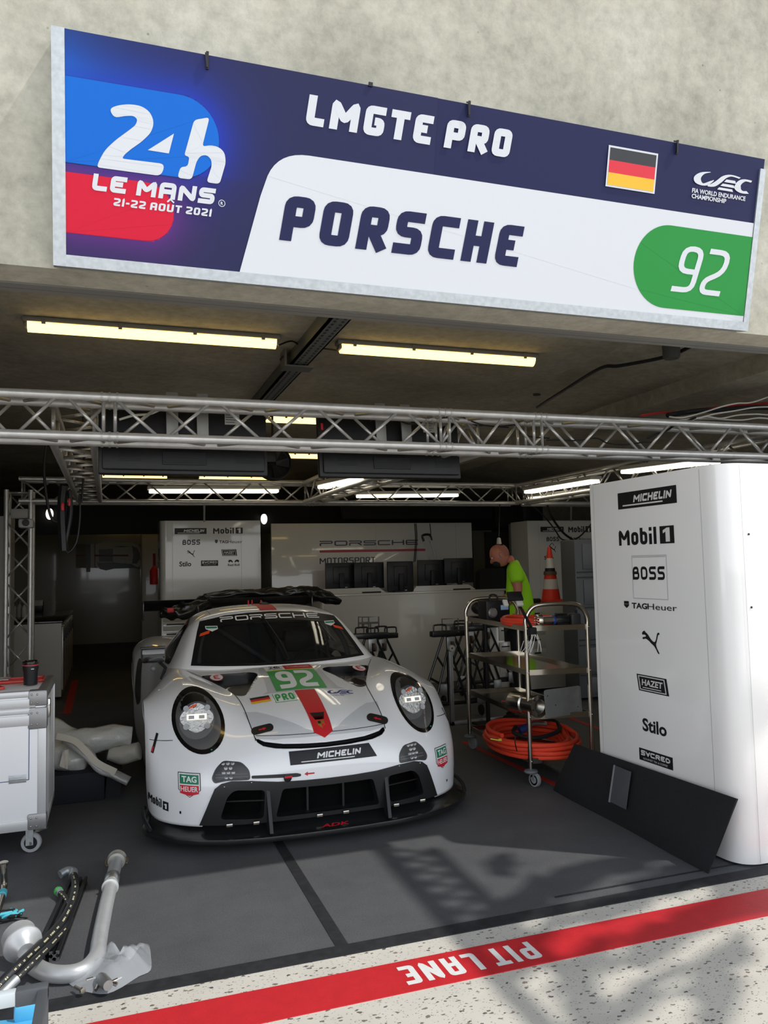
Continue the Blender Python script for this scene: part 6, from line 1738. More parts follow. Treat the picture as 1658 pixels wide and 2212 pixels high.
sheet(rect2d(-.008, -.004, .004, .22), Mp @ Matrix.Translation((0, 0, zo)), 'pocket_edge', mat('pocket_edge', '8b8d90', .3), root, thick=.006)

# --- sponsor panels deeper in
def sponsor_panel(x0, x1, Y, top, label, marks, right=False, d=.5):
    root = thing('sponsor_cabinet', label, 'cabinet', ((x0 + x1) / 2, Y + d / 2, 0))
    outline_prism('cabinet_body', [(x0, Y + d), (x0, Y), (x1, Y), (x1, Y + d)], 0.02, top, M_cab_shaded, root, .10, (1,) if not right else ())
    pl = Plane((x0, Y, 0), (1, 0, 0))
    for nm, mk, BL, BR, TL in marks: put_mark(mk, nm, pl, root, BL, BR, TL)
    for t in (.12, .80): pl.put(rect2d((x1 - x0) * t, .05, (x1 - x0) * t + .003, top - .02), 'seam', M_gap, root, .001)
    return root
YP = 10.5
p0, p1 = at(345, 1125, Y=YP), at(562, 1125, Y=YP)
cabM = sponsor_panel(p0.x, p1.x, YP, p0.z, 'white sponsor cabinet behind the car roof, left of the partition, with nine small black marks', (
    ('tyre_maker_mark', wm_michelin(), (377, 1154), (446, 1154), (377, 1141)), ('oil_maker_mark', wm_mobil(), (460, 1153), (524, 1153), (460, 1140)),
    ('fashion_mark', wm_boss(), (394, 1177), (432, 1177), (394, 1166)), ('watch_mark', wm_tag(), (464, 1174), (523, 1174), (464, 1166)),
    ('leaping_cat_mark', wm_cat(), (404, 1204), (421, 1204), (404, 1189)), ('tool_mark', wm_hazet(), (478, 1201), (512, 1201), (478, 1187)),
    ('helmet_mark', wm_stilo(), (387, 1224), (413, 1224), (387, 1213)), ('tea_mark', wm_sacred(), (434, 1223), (471, 1223), (434, 1211)), ('bull_mark', wm_bull(), (492, 1223), (517, 1223), (492, 1209))))
YR = 10.0
p0, p1 = at(1138, 1125, Y=YR), at(1330, 1125, Y=YR)
sponsor_panel(p0.x, p1.x, YR, p0.z, 'white sponsor cabinet at the right behind the traffic cone, half hidden by the grey cabinet', (
    ('tyre_maker_mark', wm_michelin(), (1167, 1149), (1217, 1149), (1167, 1138)), ('oil_maker_mark', wm_mobil(), (1227, 1150), (1276, 1150), (1227, 1137)),
    ('fashion_mark', wm_boss(), (1180, 1169), (1207, 1169), (1180, 1160)), ('watch_mark', wm_tag(), (1230, 1168), (1276, 1168), (1230, 1160)),
    ('leaping_cat_mark', wm_cat(), (1186, 1193), (1201, 1193), (1186, 1180)), ('helmet_mark', wm_stilo(), (1175, 1209), (1195, 1209), (1175, 1201))), True)
# partition with the wide lettering
YQ = 11.0
p0, p1 = at(585, 1131, Y=YQ), at(1018, 1131, Y=YQ)
part = thing('partition_panel', 'wide white partition behind the monitors with outlined black lettering over a red bar', 'partition', ((p0.x + p1.x) / 2, YQ, 0))
b = MB(); b.box((p0.x, YQ, 0.0), (p1.x, YQ + .08, p0.z), bev=.006); b.build('panel', M_cab_shaded, part)
plQ = Plane((p0.x, YQ, 0), (1, 0, 0))
M_navyink = mat('navy_ink', '1b1c38', .4)
plQ.put(fitbox(porsche_word(), plQ, 690, 1180, 902, 1166), 'lettering', M_navyink, part)
a_ = plQ.uv(690, 1194); c_ = plQ.uv(918, 1187); plQ.put(rect2d(a_[0], a_[1], c_[0], a_[1] + .035), 'red_bar', mat('bar_red', '9e2433', .4), part)
plQ.put(fitbox(letters('MOTORSPORT', 1, .55, .14, r=.2)[:2], plQ, 690, 1219, 810, 1203), 'lettering', M_navyink, part)
for px in (812, 900, 985):
    u, _ = plQ.uv(px, 1200); plQ.put(rect2d(u - .002, .05, u + .002, p0.z - .02), 'seam', M_gap, part, .001)
# counter
YC = 10.0
p0, p1 = at(690, 1285, Y=YC), at(1092, 1280, Y=YC)
zc_ = at(900, 1278, Y=YC).z
cnt = thing('reception_counter', 'long white counter carrying the monitors', 'counter', ((p0.x + p1.x) / 2, YC + .3, 0))
outline_prism('counter_body', [(p0.x, YC + .62), (p0.x, YC), (p1.x, YC), (p1.x, YC + .62)], 0, zc_ - .03, M_cab_shaded, cnt, .06, (1, 2))
b = MB(); b.box((p0.x - .01, YC - .01, zc_ - .03), (p1.x + .01, YC + .63, zc_), bev=.006); b.build('worktop', M_cab_shaded, cnt)
M_mon = mat('monitor_black', '16181d', .4)
def monitor(px0, py0, px1, py1, Y, label, kind='monitor', yaw=0.0):
    a, c = at(px0, py1, Y=Y), at(px1, py0, Y=Y); w = c.x - a.x; h = c.z - a.z
    root = thing(kind, label, kind.replace('_', ' '), ((a.x + c.x) / 2, Y, zc_), yaw, 'monitors on the counter, seen from behind')
    b = MB(); b.box((-w / 2, -.02, a.z - zc_), (w / 2, .02, c.z - zc_), bev=.008); b.build('screen_back', M_mon, root, local=True)
    b = MB(); b.box((-w * .26, -.035, a.z - zc_ + h * .2), (w * .26, -.018, c.z - zc_ - h * .15), bev=.01); b.build('rear_cover', M_mon, root, local=True)
    b = MB(); b.box((-.035, -.06, .02), (.035, -.03, (a.z - zc_) + h * .6), bev=.008); b.build('stand_column', M_dark, root, local=True)
    b = MB(); b.box((-.13, -.12, .0), (.13, .10, .018), bev=.006); b.build('stand_foot', M_dark, root, local=True)
    b = MB(); b.box((.05, -.022, a.z - zc_ + .015), (.085, -.0205, a.z - zc_ + .023)); b.build('badge', M_alud, root, False, local=True)
monitor(703, 1215, 768, 1273, YC + .30, 'monitor at the left end of the counter, under the lettering')
monitor(764, 1214, 828, 1272, YC + .22, 'second monitor from the left on the counter', yaw=.05)
monitor(837, 1212, 891, 1279, YC + .12, 'narrow upright monitor in the middle of the counter')
monitor(902, 1209, 962, 1266, YC + .30, 'third wide monitor on the counter, left half of the right pair')
monitor(960, 1205, 1019, 1260, YC + .24, 'monitor at the right end of the counter beside the doorway', yaw=-.05)
for k, (x0_, x1_) in enumerate(((690, 835), (893, 1030))):
    a, c = at(x0_, 1285, Y=YC + .1), at(x1_, 1285, Y=YC + .1)
    b = MB(); b.prism([(a.x, 0), (c.x, 0), (c.x - .10, .07), (a.x + .06, .07)], .35, Matrix(((1, 0, 0, 0), (0, 0, 1, YC + .14), (0, 1, 0, zc_ + .0), (0, 0, 0, 1))))
    tag(b.build('monitor_plinth', M_cab_shaded), ('low white wedge plinth under the left pair of monitors', 'low white wedge plinth under the right pair of monitors')[k], 'plinth')
a, c = at(1035, 1277, Y=YC + .2), at(1090, 1227, Y=YC + .2)
b = MB(); pts = round_poly([(a.x, a.z), (a.x + .02, c.z - .03), (a.x + .08, c.z), (c.x, c.z), (c.x, a.z)], .06, 5)
b.prism([(x, z) for x, z in pts], .14, Matrix(((1, 0, 0, 0), (0, 0, 1, YC + .2), (0, 1, 0, 0), (0, 0, 0, 1)))); tag(b.build('black_case', mat('black_leather', '0f1012', .6)), 'black rounded case standing on the counter beside the man', 'case')
# pull-along handle standing up behind the monitors
a = at(912, 1160, Y=10.55); c = at(940, 1206, Y=10.55)
a = at(912, 1160, Y=10.55)
root = thing('telescopic_handle', 'black and silver pull-out handle standing behind the right pair of monitors', 'handle', (a.x, 10.55, zc_))
M_d = Vector((.10, 0, -.32))
for dx in (.0, .11): b = MB(); b.tube([Vector((a.x + dx, 10.55, a.z)), Vector((a.x + dx + .22, 10.55, 1.25))], .010, 8); b.build('rod', M_alud, root)
b = MB(); b.tube(smooth_path([Vector((a.x - .0 + q, 10.55, a.z + w_)) for q, w_ in ((0.02, -.06), (0, .02), (.11, .03), (.14, -.05))], 4), .018, 8); b.build('grip', M_black, root)
for k, (x0_, ys) in enumerate(((895, (1131, 1215)), (898, (1131, 1213)))):
    cable([at(x0_ + 2 * math.sin(q), ys[0] + (ys[1] - ys[0]) * q / 4, Y=YQ - .012) for q in range(5)], .006, M_black, ('left', 'right')[k] + ' one of two thin black cords hanging over the partition lettering', group=None)
cable([at(928, 1131, Y=YQ - .03), at(930, 1150, Y=YQ - .03), at(929, 1172, Y=YQ - .03)], .006, M_black, 'short black cord hooked over the top of the partition')
# corridor and frames right of the partition
p0, p1 = at(1020, 1140, Y=12.0), at(1050, 1140, Y=12.0)
b = MB(); b.box((p0.x, 12.0, 0), (p1.x + .1, 12.06, 2.15)); o = b.build('wall_corridor_panel', mat('beige_panel', '77725f', .6)); o['kind'] = 'structure'
p0, p1 = at(1048, 1140, Y=11.9), at(1104, 1140, Y=11.9)
b = MB(); b.box((p0.x, 11.9, 0), (p1.x, 11.95, 2.12)); d_ = b.build('door_1', mat('dark_door', '33342f', .5)); d_['kind'] = 'structure'
b = MB(); b.tube([Vector((p0.x + .08, 11.86, 1.0)), Vector((p0.x + .18, 11.86, 1.0))], .01, 8); b.build('door_handle', M_alud, d_)
for px, w_, lab in ((1104, .07, 'trim_12'), (1128, .14, 'trim_13')):
    p0 = at(px, 1140, Y=11.3); b = MB(); b.box((p0.x, 11.3, 0), (p0.x + w_, 11.4, 2.22)); o = b.build(lab, mat('frame_grey', '8d8c88', .5)); o['kind'] = 'structure'
# black boxes along the top of the rear (rolled curtains)
for px0, px1, y0, y1 in ((740, 1065, 1092, 1122), (1070, 1130, 1092, 1140)):
    a, c = at(px0, y1, Y=11.5), at(px1, y0, Y=11.5); b = MB(); b.box((a.x, 11.5, a.z), (c.x, 11.62, c.z), bev=.02)
    o = b.build('curtain_box', mat('curtain_black', '121316', .8)); o['kind'] = 'structure'
# left of the sponsor panel: tall white locker wall with an extinguisher and red hooks
a, c = at(306, 1146, Y=13.5), at(344, 1146, Y=13.5)
b = MB(); b.box((a.x, 13.5, 0), (c.x + .3, 14.3, a.z), bev=.01); tag(b.build('tall_locker', mat('locker_cream', '8f8b80', .35, coat=.4)), 'tall pale locker at the back left beside the wall picture', 'locker')
root = thing('fire_extinguisher', 'small red fire extinguisher at the edge of the tall pale locker', 'extinguisher', at(333, 1262, Y=13.435))
c = at(333, 1262, Y=13.435); b = MB(); b.lathe([(0, 0), (.07, 0), (.07, .22), (.04, .27), (.02, .30), (0, .3)], Matrix.Translation(c), 16); b.build('cylinder', M_red, root)
b = MB(); b.tube([c + Vector((0, 0, .30)), c + Vector((0, 0, .5))], .02, 8); b.build('valve', mat('ext_red', '8c2020', .5), root)
# drawers under the rear wing
a, c = at(348, 1316, Y=9.9), at(402, 1400, Y=9.9)
root = thing('drawer_cabinet', 'white workshop drawer unit seen under the rear wing at the left', 'drawers', ((a.x + c.x) / 2, 9.9, 0))
b = MB(); b.box((a.x, 9.9, 0), (a.x + .62, 10.4, a.z), bev=.01); b.build('carcass', M_cab_shaded, root)
for k in range(6):
    z = a.z - .05 - k * .115
    b = MB(); b.box((a.x + .02, 9.885, z - .10), (a.x + .60, 9.90, z), bev=.004); d_ = b.build('drawer', M_cab_shaded, root)
    b = MB(); b.box((a.x + .06, 9.868, z - .03), (a.x + .56, 9.884, z - .015), bev=.003); b.build('drawer_handle', M_black, d_)
# picture of the car on the far wall (a flat print)
YW_ = 18.85
plW = Plane((0, YW_ - .0, 0), (1, 0, 0))
pic = thing('wall_print', 'large flat print of a white race car seen from above on the far left wall', 'picture', (at(250, 1200, Y=YW_).x, YW_, 1.5))
def pw(pts): return [plW.uv(x, y) for x, y in pts]
def P8(x, y): return (170 + x / 9.21, 1140 + y / 9.21)
M_p1 = mat('print_grey', '6e6d66', .4); M_p2 = mat('print_black', '17171a', .3); M_p3 = mat('print_white', 'b4b2aa', .3); M_p4 = mat('print_red', '7c1f22', .4)
plW.put(fill2d([pw([P8(*q) for q in ((-60, 330), (-60, 800), (1300, 800), (1300, 330))])]), 'print_ground', M_p1, pic, .004)
cbody = [(330, 330), (500, 280), (660, 285), (860, 300), (1040, 290), (1180, 340), (1240, 450), (1240, 680), (1200, 780), (1040, 800), (860, 790), (700, 810), (540, 850), (420, 820), (330, 760)]
plW.put(fill2d([pw([P8(*q) for q in cbody])]), 'print_car_body', M_p3, pic, .006)
plW.put(fill2d([pw([P8(*q) for q in ((400, 430), (680, 415), (680, 680), (400, 670))])]), 'print_engine_lid', M_p2, pic, .008)
plW.put(fill2d([pw([P8(*q) for q in ((1060, 360), (1150, 400), (1215, 500), (1215, 620), (1150, 720), (1060, 710), (1080, 540))])]), 'print_windscreen', M_p2, pic, .008)
plW.put(fill2d([pw([P8(*q) for q in ((360, 700), (680, 690), (1050, 720), (1240, 830), (1100, 800), (700, 815), (540, 850), (420, 820))])]), 'print_shadow_side', M_p2, pic, .008)
plW.put(fill2d([pw([P8(*q) for q in ((620, 380), (860, 365), (1040, 375), (860, 385))])]), 'print_side_window', M_p2, pic, .008)
plW.put(fill2d([pw([P8(*q) for q in ((-60, 535), (990, 535), (990, 570), (-60, 570))])]), 'print_stripe', M_p4, pic, .009)
plW.put(fill2d([pw([P8(*q) for q in ((235, 320), (310, 320), (310, 800), (235, 800))])]), 'print_wing', M_p3, pic, .010)
plW.put(fill2d([pw([P8(*q) for q in ((150, 350), (230, 350), (230, 880), (150, 880))])]), 'print_wing_shadow', M_p2, pic, .0095)

# long workbench at the left wall
z_b = at(132, 1341, Y=10.86).z; a = at(132, 1512, Z=0)
YB0, YB1 = a.y, at(155, 1318, Z=z_b).y
XB1 = a.x
bench = thing('workbench', 'long white workbench with dark top along the left wall', 'workbench', (XB1 - .35, (YB0 + YB1) / 2, 0))
b = MB(); b.box((XB1 - .85, YB0, 0.04), (XB1, YB1, z_b - .03)); b.build('carcass', M_cab_shaded, bench)
b = MB(); b.box((XB1 - .87, YB0 - .01, z_b - .03), (XB1 + .012, YB1 + .01, z_b), bev=.004); b.build('worktop', mat('bench_top', '2c2b28', .25, coat=.4), bench)
for k in range(6):
    y0 = YB0 + .05 + k * (YB1 - YB0 - .1) / 6; y1 = y0 + (YB1 - YB0 - .1) / 6 - .04
    b = MB(); b.box((XB1, y0, .12), (XB1 + .018, y1, z_b - .08), bev=.004); d_ = b.build('door', M_cab_shaded, bench)
    b = MB(); b.box((XB1 + .018, y0 + .02, z_b - .26), (XB1 + .034, y0 + .05, z_b - .12), bev=.004); b.build('door_handle', M_black, d_)
# bottles and tins on the bench
for k, (px, lab, col) in enumerate(((32, 'white bottle on the workbench, leftmost', 'b7b5ae'), (42, 'white bottle on the workbench, second from left', 'a8a69f'), (52, 'white bottle on the workbench, third from left', 'bdbbb4'))):
    p = at(px, 1333, Z=z_b); root = thing('bottle', lab, 'bottle', p, 0, 'bottles on the workbench')
    s_ = (.9, 1.1, 1.0)[k]
    b = MB(); b.lathe([(0, 0), (.035, 0), (.038, .02), (.038, .13 * s_), (.015, .16 * s_), (.015, .17 * s_), (0, .17 * s_)], Matrix.Translation(p), 16); b.build('bottle_body', mat('bottle_' + col, col, .4), root)
    b = MB(); b.lathe([(0, .17 * s_), (.017, .17 * s_), (.017, .20 * s_), (0, .2 * s_)], Matrix.Translation(p), 12); b.build('cap', M_grey, root)
p = at(80, 1322, Z=z_b)
root = thing('small_machine', 'small black appliance with pale lid on the workbench', 'appliance', p)
b = MB(); b.box(p + Vector((-.10, -.08, 0)), p + Vector((.09, .08, .17)), bev=.02); b.build('appliance_body', M_black, root)
b = MB(); b.box(p + Vector((-.06, -.085, .10)), p + Vector((.09, -.078, .19)), bev=.004); b.build('front_plate', mat('plate_pale', 'a3a29b', .4), root)

# ================================================================ TROLLEY AND WHAT LIES ON IT
A0 = Vector((2.83, 5.09)); L0 = Vector((2.93, 6.32)); R0_ = Vector((3.29, 5.005))
eL = (L0 - A0); eR = (R0_ - A0)
def TP(s, t, z): p = A0 + eR * s + eL * t; return Vector((p.x, p.y, z))
tro = thing('tool_trolley', 'four-tier stainless steel trolley on castors right of the car', 'trolley', (*(A0 + eL / 2 + eR / 2), 0))
SHZ = (.19, .50, .815, 1.13)
for t in (0.0, 1.0):
    b = MB(); P = [TP(0, t, .13), TP(0, t, 1.12), TP(.0, t, 1.19), TP(.10, t, 1.265), TP(.28, t, 1.29), TP(.72, t, 1.29), TP(.90, t, 1.265), TP(1.0, t, 1.19), TP(1.0, t, 1.12), TP(1, t, .13)]
    b.tube([P[0], P[1]] + smooth_path(P[1:9], 5)[1:] + [P[9]], .0165, 12); b.build('side_frame', M_steel, tro)
for k, z in enumerate(SHZ):
    b = MB()
    a_, c_, d_, e_ = TP(0, 0, z), TP(1, 0, z), TP(1, 1, z), TP(0, 1, z)
    def slab(z0, z1, s0, s1, t0, t1):
        P = [TP(s, t, zz) for zz in (z0, z1) for s, t in ((s0, t0), (s1, t0), (s1, t1), (s0, t1))]
        b.add(P, [(3, 2, 1, 0), (4, 5, 6, 7), (0, 1, 5, 4), (1, 2, 6, 5), (2, 3, 7, 6), (3, 0, 4, 7)])
    slab(z - .018, z - .012, .02, .98, .01, .99)
    slab(z - .03, z + .008, .0, 1.0, .0, .012); slab(z - .03, z + .008, 0, 1, .988, 1.0)
    slab(z - .03, z + .008, .0, .03, .0, 1.0); slab(z - .03, z + .008, .97, 1.0, 0, 1)
    b.build('shelf', mat('steel_shelf', 'c4beb2', .14, 1.0), tro, False)
for s, t in ((0, 0), (1, 0), (0, 1), (1, 1)):
    p = TP(s, t, 0)
    b = MB(); b.lathe([(.0, .10), (.045, .10), (.05, .108), (.045, .118), (.012, .124), (.012, .135), (0, .135)], Matrix.Translation(p), 20); b.build('bumper_disc', mat('bumper_grey', '6b6f76', .5), tro)
    b = MB()
    dv = Vector((.025, -.01, 0))
    w = align(p + dv + Vector((0, 0, .05)), (1, .25, 0)); b.lathe([(.026, -.014), (.048, -.014), (.05, -.01), (.05, .01), (.048, .014), (.026, .014), (.026, -.014)], w, 24); wh = b.build('castor_wheel', mat('castor_grey', '8b8e90', .5), tro)
    b = MB(); b.lathe([(0, -.012), (.026, -.012), (.026, .012), (0, .012)], w, 20); b.build('wheel_hub', M_alud, wh)
    b = MB(); b.box(p + Vector((.0, -.022, .05)), p + Vector((.03, -.017, .105))); b.box(p + Vector((.0, .012, .05)), p + Vector((.03, .017, .105))); b.box(p + Vector((-.012, -.022, .098)), p + Vector((.03, .017, .105))); b.build('castor_fork', M_alud, tro, False)
for z in SHZ:
    for s, t in ((0, 0), (1, 0)):
        b = MB(); b.sphere(TP(s, t, z - .01) + Vector((0, -.018, 0)), .007, 10, 6); b.build('shelf_bolt', M_steel, tro)
# things on it
def loops(cx, cy, z, turns, rx, ry, r, seed, wob=.02, dz=0.0, n=26, yaw=0.0):
    random.seed(seed); P = []
    ph = [random.uniform(0, 6) for _ in range(6)]
    for k in range(int(turns * n)):
        a = 2 * PI * k / n; t = k / (turns * n); j = int(k / n)
        q = 1 + .05 * math.sin(a * 2 + ph[j % 6]) + wob * 4 * math.sin(j * 2.4 + .3)
        x, y = rx * q * math.cos(a), ry * q * math.sin(a)
        P.append(Vector((cx + x * math.cos(yaw) - y * math.sin(yaw), cy + x * math.sin(yaw) + y * math.cos(yaw), z + r + dz * j + .004 * math.sin(3 * a + j))))
    return P
z4 = SHZ[3] - .012; z3 = SHZ[2] - .012; z2 = SHZ[1] - .012; z1_ = SHZ[0] - .012
c = TP(.45, .30, 0)
root = thing('air_hose', 'orange-red air hose folded in a long coil on the top shelf of the trolley', 'hose', (c.x, c.y, z4), 0)
b = MB(); b.tube(loops(c.x - .02, c.y + .02, z4, 3.0, .19, .27, .0155, 2, .012, .016, yaw=-.05), .0155, 10); b.build('hose_loops', M_orange, root)
c = TP(.42, .36, 0)
root = thing('air_hose', 'large round coil of orange-red air hose on the bottom shelf of the trolley', 'hose', (c.x, c.y, z1_), 0)
for k, (rr, n_, zz) in enumerate(((1.0, 3.7, 0), (.84, 3.5, .012), (1.06, 2.6, .06))):
    b = MB(); b.tube(loops(c.x - .02, c.y - .05, z1_ + zz, n_, .30 * rr, .40 * rr, .0165, 5 + k, .012, .030, yaw=-.05), .0165, 9); b.build('hose_loops', M_orange, root)
b = MB(); p = at(1075, 1599, Y=5.2); b.tube([p + Vector((-.05, .02, .01)), p, p + Vector((.02, -.01, 0))], .008, 10); b.build('brass_fitting', mat('brass', 'b9a441', .3, .8), root)
b = MB(); b.tube([p + Vector((.005, 0, 0)), p + Vector((.025, -.005, 0))], .011, 8); b.build('yellow_collar', mat('yellow_plastic', 'd9c12a', .5), root)
b = MB(); b.tube(smooth_path([at(1113, 1590, Y=4.86), at(1112, 1605, Y=4.80), at(1116, 1622, Y=4.86)], 4), .004, 6); b.build('cable_tie', M_black, root)
# black hoses and valve in the middle of the big coil
root = thing('valve_assembly', 'blue and black valve with black hose in the middle of the orange coil', 'valve', TP(.5, .4, z1_))
b = MB(); p0 = TP(.35, .42, z1_ + .12); b.tube([p0, p0 + Vector((.12, .02, .03)), p0 + Vector((.22, 0, .02))], .018, 10); b.build('valve_body', M_alud, root)
b = MB(); b.tube([p0 + Vector((-.02, 0, -.01)), p0 + Vector((.05, 0, .01))], .03, 12); b.build('blue_collar', mat('valve_blue', '22356f', .5), root)
b = MB(); b.tube(smooth_path([p0 + Vector((-.05, 0, .02)), p0 + Vector((-.12, -.1, .0)), p0 + Vector((.0, -.2, -.03)), p0 + Vector((.2, -.2, .0)), p0 + Vector((.30, -.02, .03)), p0 + Vector((.22, .1, .05))], 6), .016, 9); b.build('black_hose', M_blackrub, root)
# wheel gun on the top shelf
root = thing('wheel_gun', 'black and chrome wheel gun lying at the near end of the top shelf', 'tool', TP(.6, .05, z4))
g0 = TP(.27, .05, z4 + .052); gd = (eR.normalized().to_3d() if hasattr(eR, 'to_3d') else Vector((eR.x, eR.y, 0)).normalized())
Mg = align(g0, (gd.x, gd.y, 0))
b = MB(); b.lathe([(.024, -.01), (.046, -.01), (.048, .0), (.048, .02), (.035, .025), (.032, .03), (.024, .03), (.024, -.01)], Mg, 24)
for k in range(12): a = 2 * PI * k / 12; b.box((-.004, -.004, -.022), (.004, .004, -.008), M=Mg @ Matrix.Translation((.04 * math.cos(a), .04 * math.sin(a), 0)))
b.build('socket', M_steel, root)
b = MB(); b.lathe([(0, .03), (.030, .03), (.030, .11), (0, .11)], Mg, 20); b.build('anvil', M_chrome, root)
b = MB(); b.lathe([(0, .108), (.036, .108), (.036, .122), (0, .122)], Mg, 20); b.build('blue_ring', mat('gun_blue', '27408c', .4), root)
b = MB(); b.lathe([(0, .12), (.038, .12), (.048, .15), (.048, .215), (.042, .225), (0, .225)], Mg, 20)
for k in range(10): a = 2 * PI * k / 10; b.box((-.003, -.003, .13), (.003, .003, .215), M=Mg @ Matrix.Translation((.048 * math.cos(a), .048 * math.sin(a), 0)))
b.build('motor_housing', M_black, root)
b = MB(); b.box((-.046, -.046, .235), (.046, .046, .31), M=Mg, bev=.012); b.build('rear_block', mat('gun_grey', '303134', .5), root)
b = MB(); b.tube([g0 + gd * .29 + Vector((0, 0, .045)), g0 + gd * .29 + Vector((0, 0, .07))], .010, 8); b.build('knob', M_black, root)
# clamp lamp held by cable ties at the near post
root = thing('work_lamp', 'black flat lamp with two white blocks clamped to the near trolley post', 'lamp', TP(.0, 0, 1.12))
q0 = at(1147, 1355, Y=5.05); q1 = at(1112, 1290, Y=5.0)
b = MB(); b.tube([q0, q1], .010, 8); b.build('arm', M_black, root)
b = MB(); Mq = align(q1, (-.1, -.7, .6)); b.box((-.055, -.03, -.008), (.055, .045, .010), M=Mq, bev=.004); b.build('head', M_black, root)
for sx_ in (-1, 1):
    b = MB(); b.box((-.045 + .048 * sx_ * 1.0, -.062, -.03), (-.012 + .062 * sx_ + (.0 if sx_ > 0 else .015), -.01, -.009), M=Mq, bev=.003); b.build('white_block', mat('block_white', 'b5b3ac', .5), root)
b = MB(); b.box(q0 + Vector((-.025, -.03, -.06)), q0 + Vector((.03, .02, .0)), bev=.008); b.build('clamp', M_blackrub, root)
M_tie = mat('cable_tie_clear', 'c9c9c2', .4)
random.seed(11)
for k in range(9):
    b0 = q0 + Vector((random.uniform(-.02, .03), -.03, -.05)); dx = random.uniform(-.07, .07) if k else -.12
    cable([b0, b0 + Vector((dx * .5, -.02, -.06)), b0 + Vector((dx, -.01, -.10 - random.uniform(0, .04)))] + ([] if k % 2 else [b0 + Vector((dx * .7, .0, -.04))]), .0022, M_tie, 'loose pale cable tie end hanging from the clamp on the trolley post', 'cable tie', 'cable_tie', 'pale cable ties on the trolley post', 4)
# gauge box at the far end of the top shelf
root = thing('pressure_gauge_box', 'small black box with silver gauge at the far end of the trolley top shelf', 'gauge', TP(.2, .75, z4))
p = TP(.10, .72, z4); b = MB(); b.box(p + Vector((-.02, -.05, 0)), p + Vector((.20, .12, .17)), bev=.012); b.build('box', M_black, root)
b = MB(); b.lathe([(0, 0), (.04, 0), (.042, .015), (.03, .03), (0, .03)], align(p + Vector((.03, -.055, .07)), (0, -1, 0)), 18); b.build('gauge', M_alud, root)
b = MB(); b.box(p + Vector((.11, -.06, .09)), p + Vector((.18, -.05, .13)), bev=.003); b.build('blue_display', mat('display_blue', '8fb2d8', .3), root)
b = MB(); b.tube(smooth_path([p + Vector((.02, -.05, .15)), p + Vector((.03, -.02, .21)), p + Vector((.09, -.02, .21)), p + Vector((.10, -.04, .15))], 4), .008, 8); b.build('carry_handle', M_black, root)
# third shelf: aluminium canister and plate
root = thing('aluminium_canister', 'round aluminium flange canister lying on the third shelf of the trolley', 'canister', TP(.05, .08, z2))
cc = TP(.12, .0, z2 + .082); Mc = align(cc + Vector((0, -.03, 0)), (.25, -1, .0))
b = MB(); b.lathe([(.045, -.26), (.075, -.26), (.078, -.25), (.078, -.13), (.068, -.12), (.068, -.005), (.082, 0), (.082, .014), (.050, .014), (.050, -.02), (.0, -.02)], Mc, 36); b.build('canister_body', mat('canister_alu', 'c4c1ba', .25, 1.0), root)
for k in range(6): a = 2 * PI * k / 6 + .3; b = MB(); b.lathe([(0, .014), (.006, .014), (.006, .018), (0, .018)], Mc @ Matrix.Translation((.067 * math.cos(a), .067 * math.sin(a), 0)), 8); b.build('bolt', M_dark, root)
pb0, pb1 = at(1178, 1538, Y=5.0), at(1256, 1529, Y=5.06); hpl = at(1178, 1477, Y=5.0).z - pb0.z
Mpl = frame_matrix((pb0.x, pb0.y, z2 + .002), pb1 - Vector((0, 0, pb1.z - pb0.z)) - pb0, (0, .06, 1))
wpl = (pb1 - pb0).length
b = MB(); pl_ = round_poly([(0, 0), (wpl, 0), (wpl, hpl), (0, hpl)], .02, 5); b.prism(pl_, .006, Mpl); root = thing('aluminium_plate', 'rounded square aluminium plate standing on the third shelf of the trolley', 'plate', (pb0.x + wpl / 2, pb0.y, z2)); b.build('plate', mat('plate_alu', '9c9fa0', .42, .7, noise=.1, nscale=12), root)
for u, v in ((.07, .78), (.27, .42), (.88, .25)): b = MB(); b.lathe([(0, .0062), (.004, .0062), (.004, .009), (0, .009)], Mpl @ Matrix.Translation((wpl * u, hpl * v, 0)), 8); b.build('bolt', M_dark, root)
for k, (s, t0, lab) in enumerate(((.1, .5, 'brass-ended thin hose on the third shelf, left one'), (.45, .45, 'brass-ended thin hose on the third shelf, right one'))):
    p = TP(s, t0, z2 + .015); cable([p, p + Vector((.08, -.1, 0)), p + Vector((.05, -.25, .02)), p + Vector((.1, -.35, .0))], .009, mat('thin_red_hose', '8e2b33', .5), lab, 'hose', 'thin_hose', 'thin red hoses on the trolley')
# ---------------------------------------------------------------- grey cabinet, white cabinets, cone
YG = 7.9
p0, p1 = at(1209, 1168, Y=YG + .3), at(1340, 1168, Y=YG)
root = thing('grey_locker', 'tall grey flight-case cabinet between trolley and sponsor cabinets', 'cabinet', ((p0.x + p1.x) / 2, YG + .3, 0))
b = MB(); b.box((p0.x, YG, .03), (p1.x, YG + .3, p0.z), bev=.01); b.build('cabinet_body', mat('locker_grey', '5d6164', .45), root)
for z in (.28, .62, .68, 1.05, 1.40, 1.46):
    b = MB(); b.box((p0.x + .02, YG - .008, z), (p1.x - .02, YG + .0, z + .018)); b.build('rail', mat('rail_darkgrey', '46494c', .4, .4), root, False)
for z0, z1 in ((.08, .26), (.32, .60), (.72, 1.03), (1.09, 1.38), (1.50, p0.z - .05)):
    b = MB(); b.box((p0.x + .10, YG - .012, z0), (p1.x - .08, YG - .002, z1), bev=.004); b.build('front_panel', mat('locker_grey2', '64686b', .45), root)
